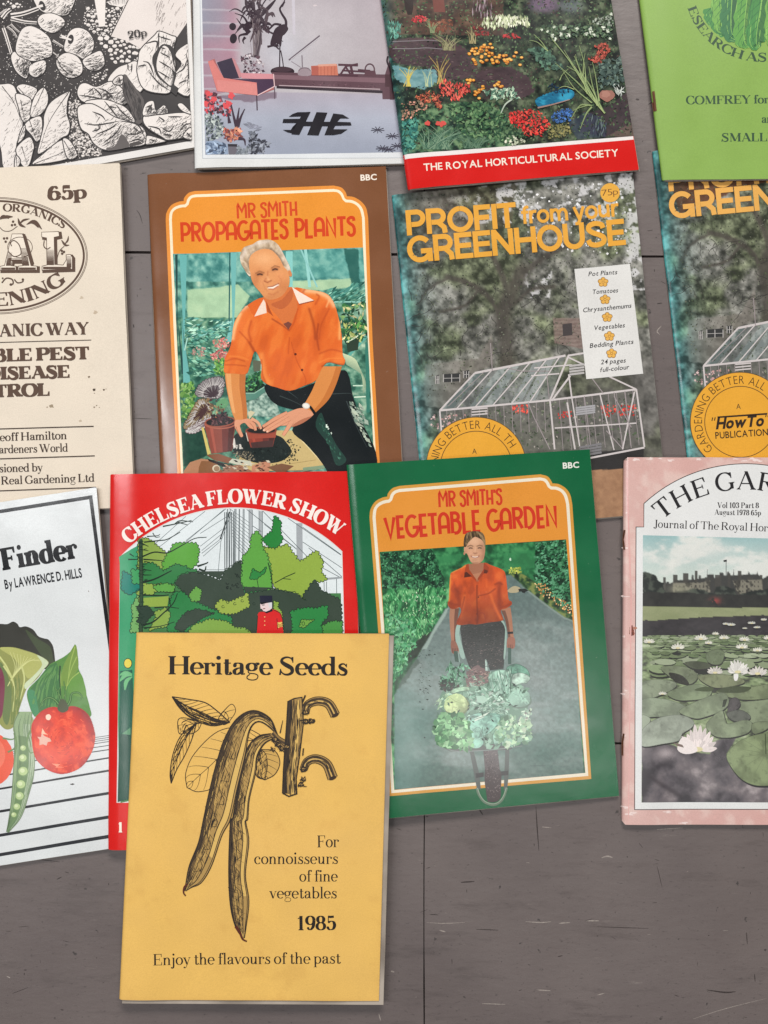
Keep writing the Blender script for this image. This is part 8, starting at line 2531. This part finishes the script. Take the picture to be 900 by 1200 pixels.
    P.poly(vb((385,950),(440,945),(440,975),(388,982)), TD); P.poly(vb((545,942),(606,935),(606,965),(545,970)), TD)
    P.strip(vb((436,795),(445,900),(452,1000),(462,1130)), vb((532,795),(545,900),(555,1000),(552,1120)),(88,80,80),20)
    P.poly(spl(vb((448,930),(550,930),(556,1050),(552,1120),(520,1145),(480,1145),(462,1120)), True, 4),(72,62,62))
    P.leaves(260, vb((440,800),(535,800),(552,1110),(470,1130)),(.5,1.2),[(104,94,92),(70,62,64),(120,108,106),(60,54,56)],(0,360),.5,12)
    P.stroke(spl(vb((392,1050),(410,1100),(445,1145),(500,1165),(545,1150),(575,1110),(596,1050)), False),2.8,(96,116,96)); P.stroke(spl(vb((398,1050),(415,1098),(448,1140),(500,1158),(542,1144),(572,1106),(592,1050)), False),1.0,(140,156,136))
    tray = spl(vb((150,760),(240,800),(400,800),(540,790),(620,780),(700,770)), False)
    P.poly(spl(vb((150,755),(300,780),(450,700),(520,760),(620,775),(610,795),(440,800),(250,805),(190,790)), True, 4),(84,88,84))
    P.stroke(tray, 1.2,(120,130,126))
    P.build(b.cov)
    P = b.part("printed_vegetables")
    P.blob(*vb((430,520))[0],50,40,(104,138,118),.12,40,9)
    P.leaves(330, spl(vb((130,600),(150,420),(220,320),(330,280),(480,300),(640,290),(740,360),(750,560),(740,720),(600,770),(300,790),(140,730)), True, 3),(2.6,6),[(126,160,138),(142,176,154),(110,142,122),(156,188,168),(96,128,108)],(0,360),.55,30)
    P.blob(*vb((400,300))[0],16,11,(116,96,94),.2,24,3)
    P.leaves(220, vb((320,240),(480,270),(470,360),(330,370)),(.8,3.2),[(146,122,118),(98,78,78),(168,140,130),(84,92,84),(120,96,92)],(-40,40),.2,13)
    P.leaves(120, vb((150,300),(220,215),(330,215),(330,300),(250,390),(150,390)),(2,5),[(66,112,84),(44,76,58),(96,146,116),(120,168,140)],(180,330),.3,14)
    P.leaves(60, vb((145,330),(230,320),(280,380),(160,395)),(2,4),[(40,58,50),(52,72,62),(66,60,58)],(0,360),.5,15)
    def tone(o, c):
        c = np.array(c, float)
        P.poly(o, c * .8)
        paint(P, o, lambda x, y: ramp(fbm(x, y, 6,5,5) + (y - o[0][1]) * .004,(.3, c * .66),(.5, c * .95),(.7, np.minimum(c * 1.14,240))),.5)
        q = random.Random(int(o[0][0])); A = np.array(o); m = A.mean(0)
        P.begin(6)
        for k in range(9):
            e = A[q.randrange(len(A))]
            P.stroke([tuple(m * .75 + e * .25), tuple(e * .9 + m * .1)],.55, c * 1.12, w2=.2)
        P.end()
        P.stroke(o, .5, c * .6, close=True)
    def cabbage(cx, cy, rx, ry, col, sd, jagd=.06):
        P.blob(cx + .8, cy + 1.2, rx * 1.05, ry * 1.06, np.array(col) * .62, jagd, 26, sd)
        o = [(cx + rx * math.cos(t) * (1 + .04 * math.sin(5 * t + sd)), cy + ry * math.sin(t) * (1 + .04 * math.sin(4 * t + sd))) for t in np.linspace(0,6.2,30)]
        base = np.array(col, float)
        P.grid([(cx - rx * 1.1, cy - ry * 1.1),(cx + rx * 1.1, cy - ry * 1.1),(cx + rx * 1.1, cy + ry * 1.1),(cx - rx * 1.1, cy + ry * 1.1)], int(rx * 3), int(ry * 3),
               lambda u, v, x, y: mixc(mixc(base, base * .74, sstep(.1,1.2,((x - cx) / rx + (y - cy) / ry) * .5 + .4)), np.minimum(base * 1.2,238), sstep(.55,.7, fbm(x, y, 4,4, sd)) * .6), mask=o)
        q = random.Random(sd)
        for k in range(5):
            a = q.uniform(0,6.3)
            P.stroke(spl([(cx + rx * .8 * math.cos(a), cy + ry * .8 * math.sin(a)),(cx + rx * .3 * math.cos(a + .5), cy + ry * .3 * math.sin(a + .5)),(cx + rx * .5 * math.cos(a + 2), cy + ry * .5 * math.sin(a + 2))], False, 4),.5, base * .72, w2=.2)
    tone(spl(vb((590,250),(650,218),(720,245),(750,300),(700,310),(640,290)), True, 4),(98,146,124))
    tone(spl(vb((640,290),(700,280),(750,310),(730,345),(690,350),(650,360),(630,340)), True, 4),(178,204,186))
    tone(spl(vb((470,300),(520,262),(600,262),(625,290),(620,370),(600,420),(500,400),(480,350)), True, 4),(148,184,164))
    P.leaves(120, vb((470,280),(620,270),(610,420),(490,400)),(2,6),[(166,200,180),(122,162,142),(100,138,118),(190,214,198)],(70,120),.12,16)
    P.stroke(spl(vb((628,240),(620,300),(618,390)), False),.9,(66,96,80)); P.stroke(vb((570,330),(585,290),(600,335)),.7,(66,96,80)); P.stroke(vb((540,250),(560,330),(590,420)),.7,(84,118,98))
    cabbage(*vb((680,450))[0],13,10.5,(158,194,174),5)
    P.leaves(200, vb((340,400),(480,380),(620,430),(600,540),(350,520)),(1.2,4),[(128,168,146),(160,194,174),(98,136,116),(182,208,190),(150,160,150)],(-60,60),.3,17)
    tone(spl(vb((215,400),(260,375),(330,370),(340,395),(280,400),(230,415)), True, 4),(166,198,168))
    cabbage(*vb((252,488))[0],14,12.5,(186,206,150),7)
    P.poly(vb((388,430),(440,432),(470,460),(430,485),(395,470)),(168,200,180))
    P.leaves(110, vb((420,500),(560,510),(600,560),(400,560)),(1.2,3.4),[(120,150,134),(156,186,166),(96,124,110)],(-20,60),.3,18)
    tone(spl(vb((340,570),(420,545),(540,555),(545,600),(500,660),(440,700),(360,700),(330,640)), True, 4),(140,184,166))
    P.poly(vb((372,585),(480,538),(440,575),(380,602)),(208,220,206)); P.stroke(vb((372,590),(470,560),(540,556)),.7,(96,140,120))
    tone(spl(vb((340,700),(400,640),(435,690),(438,750),(400,782),(350,770)), True, 4),(142,188,168)); P.stroke(spl(vb((430,640),(436,700),(438,750)), False),.7,(84,118,104))
    tone(spl(vb((500,700),(540,640),(600,600),(640,660),(560,740),(520,770)), True, 4),(146,184,164))
    P.leaves(50, spl(vb((140,600),(220,400),(480,330),(720,400),(740,700),(300,780)), True, 3),(1.6,4),[(52,76,62),(66,94,76),(44,62,54)],(0,360),.4,33)
    # curly lettuces
    P.blob(*vb((225,670))[0],21,21,(54,108,66),.14,36,4)
    P.leaves(190, spl(vb((105,640),(140,560),(240,545),(330,580),(345,660),(360,780),(260,790),(130,740)), True, 3),(2.4,5.6),[(72,130,82),(96,152,100),(52,102,64),(124,176,124),(150,196,146)],(0,360),.6,19)
    P.leaves(170, spl(vb((520,720),(560,600),(640,570),(740,600),(760,680),(740,740),(620,770)), True, 3),(2.4,5.6),[(150,186,152),(178,206,170),(120,156,124),(198,216,188),(138,170,150),(104,134,112)],(0,360),.6,20)
    P.leaves(40, vb((690,540),(760,520),(765,600),(700,600)),(1,2.6),[(160,190,168),(130,130,124),(190,206,186)],(0,360),.5,21)
    P.leaves(30, vb((100,480),(200,400),(210,440),(130,540)),(1.4,3.4),[(170,196,162),(130,166,130)],(110,160),.3,22)
    P.build(b.cov)
vegetable_garden_book()
# ------------------------------------------------------------------ the yellow seed booklet
def heritage():
    b = Booklet("seed_booklet", "plain yellow booklet with a black bean pod engraving, overlapping red and green booklets",
                [(160,741),(456,742.5),(444,1175),(138,1173)],0.0032, rough=.55, spec=.35, corner=1.5, seed=3,
                pages_out=(2.9,2.6), wear=.1, group="gardening booklets laid out on the floor", roll=3)
    b.cover(lambda u, v, x, y: mixc(mixc((226,181,92),(221,177,98), fbm(x, y, 90,4,3)),(206,160,82), sstep(.6,.75, fbm(x, y, 22,5,8)) * .3 + np.exp(-np.minimum(np.minimum(u, 1 - u) * 290, np.minimum(v, 1 - v) * 430) / 2.2) * .35), back=(170,140,96))
    INK = (30,22,16)
    P = b.part("title_lettering", 1)
    text(P, "Heritage Seeds", (197,789.5),(408.5,791),21.5, INK, 'modernb')
    P.build(b.cov)
    P = b.part("slogan_lettering", 1)
    for s, x0, x1, y, cap in (("For", 371,397.6,993,14),("connoisseurs", 297.3,396.8,1012.8,13.5),("of fine", 350.3,396,1033.4,13.5),
                              ("vegetables", 315.3,395.4,1053.4,13.5)):
        text(P, s, (x0, y),(x1, y - .3), cap, INK, 'modern')
    text(P, "1985", (347,1091),(394.5,1090.5),17, INK, 'modernb', K=1.3)
    text(P, "Enjoy the flavours of the past", (178.4,1132),(399.5,1130.4),13.5, INK, 'modern')
    P.build(b.cov)
    # --- engraving
    P = b.part("bean_engraving", 1)
    D, MID, TAN, HI = (40,31,24),(112,88,52),(172,138,78),(214,176,98)
    z4 = ZM(120,730,2.5714)
    rng = random.Random(5)
    # leaves drawn in outline with veins
    def sketch_leaf(edge1, edge2, fill=None, nv=12, dark=0, seed=0, lw=1.0):
        e1, e2 = spl(edge1, False), spl(edge2, False)
        if fill:
            P.strip(e1, e2, fill)
        f = between(e1, e2)
        if dark:
            hatch_along(P, f, dark, D, .8,(.03,.5),(.06,.25), seed)
        for k in range(nv):
            t = (k + .6) / (nv + 1)
            tt = np.linspace(t, min(1, t + .16),6)
            P.stroke(f(tt, np.linspace(.5,.04,6)),.7, D, w2=.35)
            P.stroke(f(tt, np.linspace(.5,.96,6)),.7, D, w2=.35)
        P.stroke(f(np.linspace(0,1,14), np.full(14,.5)),1.0, D, w2=.5)
        P.stroke(e1, lw, D); P.stroke(e2, lw, D)
    sketch_leaf(z4((500,350),(430,315),(350,325),(280,390),(252,450),(255,495)), z4((500,350),(440,400),(400,440),(350,490),(290,508),(255,495)), None, 9,0,1,.9)
    sketch_leaf(z4((360,270),(390,243),(402,265),(380,300)), z4((360,270),(350,290),(365,305),(380,300)), None, 3,0,5,.8)
    sketch_leaf(z4((300,300),(255,285),(230,290),(232,330),(250,330)), z4((300,300),(290,320),(270,332),(250,330)), None, 4,30,2,.9)
    sketch_leaf(z4((285,300),(240,335),(215,390),(205,450),(208,482)), z4((285,300),(270,350),(248,400),(225,440),(208,482)), None, 8,40,3,1.1)
    sketch_leaf(z4((212,220),(235,255),(270,285),(330,308),(385,298)), z4((212,220),(260,228),(310,238),(345,262),(385,298)), None, 10,120,4,1.2)
    sketch_leaf(z4((480,380),(462,420),(465,460),(490,472)), z4((480,380),(520,385),(535,420),(520,455),(490,472)),(198,158,84),6,60,7,1.0)
    # pods
    L1 = spl(z4((528,335),(505,285),(455,262),(405,288),(368,350),(342,430),(322,510),(305,590)) + [(232.8,986.7),(222,1014),(218,1034),(216.5,1044)], False)
    R1 = spl(z4((536,352),(510,318),(472,296),(445,322),(430,400),(406,500),(386,590)) + [(260,979),(248,1014),(236,1034),(224,1040),(217.5,1044)], False)
    L2 = spl(z4((508,332),(470,340),(440,372),(420,440),(405,520),(392,590)) + [(270,963),(268,1018),(269.7,1060),(275.6,1086),(284,1100)], False)
    R2 = spl(z4((520,346),(490,362),(468,400),(462,450),(443,530),(438,590)) + [(288,963),(291.5,986),(287.5,1025),(291.5,1056),(288.5,1084),(286,1100)], False)
    for (L, R, sd, nb) in ((L2, R2,1,7),(L1, R1,2,6)):
        P.strip(L, R, TAN)
        f = between(L, R, 90)
        # dark side, mid tone, bright suture
        P.strip(f(np.linspace(0,.97,50), np.full(50,.02)), f(np.linspace(0,.97,50),.30 + .07 * np.sin(np.linspace(0,20,50))), MID)
        P.strip(f(np.linspace(0,.9,50), np.full(50,.01)), f(np.linspace(0,.9,50),.15 + .06 * np.sin(np.linspace(3,30,50))),(66,51,34))
        P.strip(f(np.linspace(.08,.8,50), np.full(50,.72)), f(np.linspace(.08,.8,50), np.full(50,.90)), HI)
        hatch_along(P, f, 190, D, .7,(.0,.5),(.015,.06), sd)
        hatch_along(P, f, 90, D, .6,(.3,.72),(.01,.05), sd + 5)
        hatch_along(P, f, 60, HI, .5,(.1,.5),(.01,.04), sd + 9)
        hatch_across(P, f, 60, D, .55,.0,.42, sd, skew=.012)
        hatch_across(P, f, 40, D, .5,.5,.74, sd + 3, skew=.01)
        for k in range(nb):      # swellings over the beans
            t = .3 + .62 * (k + .5) / nb
            P.stroke(f(t + np.array([-.035,-.012,.012,.035]), np.array([.28,.6,.62,.3])),.9, D, prof=lambda x: math.sin(math.pi * min(max(x, .1),.9)))
        tt = np.linspace(0,.97,60)
        P.stroke(f(tt, np.full(60,.69)),.9, D); P.stroke(f(tt, np.full(60,.92)),.8, D)
        P.stroke(L, 1.25, D); P.stroke(R, 1.1, D)
    P.stroke(spl([(219.5,1036),(215.8,1040),(215,1046),(217.5,1050)], False),2.6,(84,34,20), w2=1.4)
    P.stroke(spl([(276,1086),(281,1094),(284,1101),(289,1104)], False),3.6,(84,34,20), w2=1.6)
    for q, w in ((((512,330),(530,350),(560,366)),6.5),(((520,352),(540,372),(566,392)),5)):
        q = spl(z4(*q), False, 5)
        P.stroke(q, w + 1.6, D); P.stroke(q, w, (140,110,64)); P.stroke(q, w * .4,(72,56,38))
    # stalk and broken stem
    st_l = z4((560,234),(556,300),(550,380),(546,440),(543,512))
    st_r = z4((602,222),(606,300),(594,400),(584,470),(586,516))
    P.strip(st_l, st_r, (160,128,72))
    f = between(st_l, st_r)
    P.strip(f(np.linspace(0,1,20), np.full(20,.02)), f(np.linspace(0,1,20),.3 + .05 * np.sin(np.linspace(0,14,20))),(58,45,32))
    P.strip(f(np.linspace(.02,1,20), np.full(20,.62)), f(np.linspace(.02,1,20), np.full(20,.8)), HI)
    hatch_along(P, f, 160, D, .8,(0,1),(.03,.14),21)
    P.stroke(st_l, 1.5, D); P.stroke(st_r, 1.4, D)
    P.stroke(z4((558,236),(578,226),(603,222)),1.3, D); P.stroke(z4((543,512),(562,522),(586,514)),1.5, D)
    P.stroke(z4((578,228),(582,330),(570,420),(566,518)),.9, D)
    for pts, w0, w1 in ((z4((612,268),(620,244),(650,233),(682,242),(702,276)),7.5,10),(z4((606,440),(618,416),(645,408),(676,424),(694,466)),7.5,10.5)):
        c = np.array(spl(pts, False, 8))
        P.stroke(c, w0 + 1.8, D, w2=w1 + 1.8)
        P.stroke(c, w0,(168,134,76), w2=w1)
        d = np.gradient(c, axis=0); d /= np.linalg.norm(d, axis=1)[:, None]
        nn = np.stack([-d[:, 1], d[:, 0]],1)
        for o_, w_, cc in ((-.30,2.6,(70,55,38)),(.30,2.2,(70,55,38)),(.02,1.0, HI)):
            P.stroke(c + nn * (w0 * o_), w_, cc)
        P.begin(20)
        for k in range(40):
            i = rng.randrange(1, len(c) - 4); o_ = rng.uniform(-.48,.48) * w0
            P.stroke(c[i:i + 4] + nn[i:i + 4] * o_, .6, D)
        P.end()
        P.ell(*c[-1],4.6,2.0,(56,40,28), rot=math.degrees(math.atan2(nn[-1][1], nn[-1][0])))
    for cx, cy in z4((520,350),(540,378),(556,372),(612,296),(630,294),(606,470),(598,486),(606,440),(612,268),(530,366),(515,380)):
        P.blob(cx, cy, rng.uniform(2.6,4.6), rng.uniform(2.2,3.6), D, .3,12, seed=int(cx))
        P.blob(cx + .3, cy - .4,1.9,1.4,(170,136,78),.4,9, seed=int(cy))
        for _ in range(5):
            a = rng.uniform(0,6.3)
            P.stroke([(cx, cy),(cx + 5 * math.cos(a), cy + 4 * math.sin(a))],.8, D, w2=.3)
    P.stroke(z4((604,236),(612,216)),1.8, D); P.stroke(z4((536,330),(544,292)),1.4, D, w2=.6); P.stroke(z4((604,398),(606,376)),1.5, D)
    P.stroke(z4((596,292),(640,288)),1.6, D, w2=.6); P.stroke(z4((590,488),(616,492)),1.8, D, w2=.6)
    P.build(b.cov)
heritage()
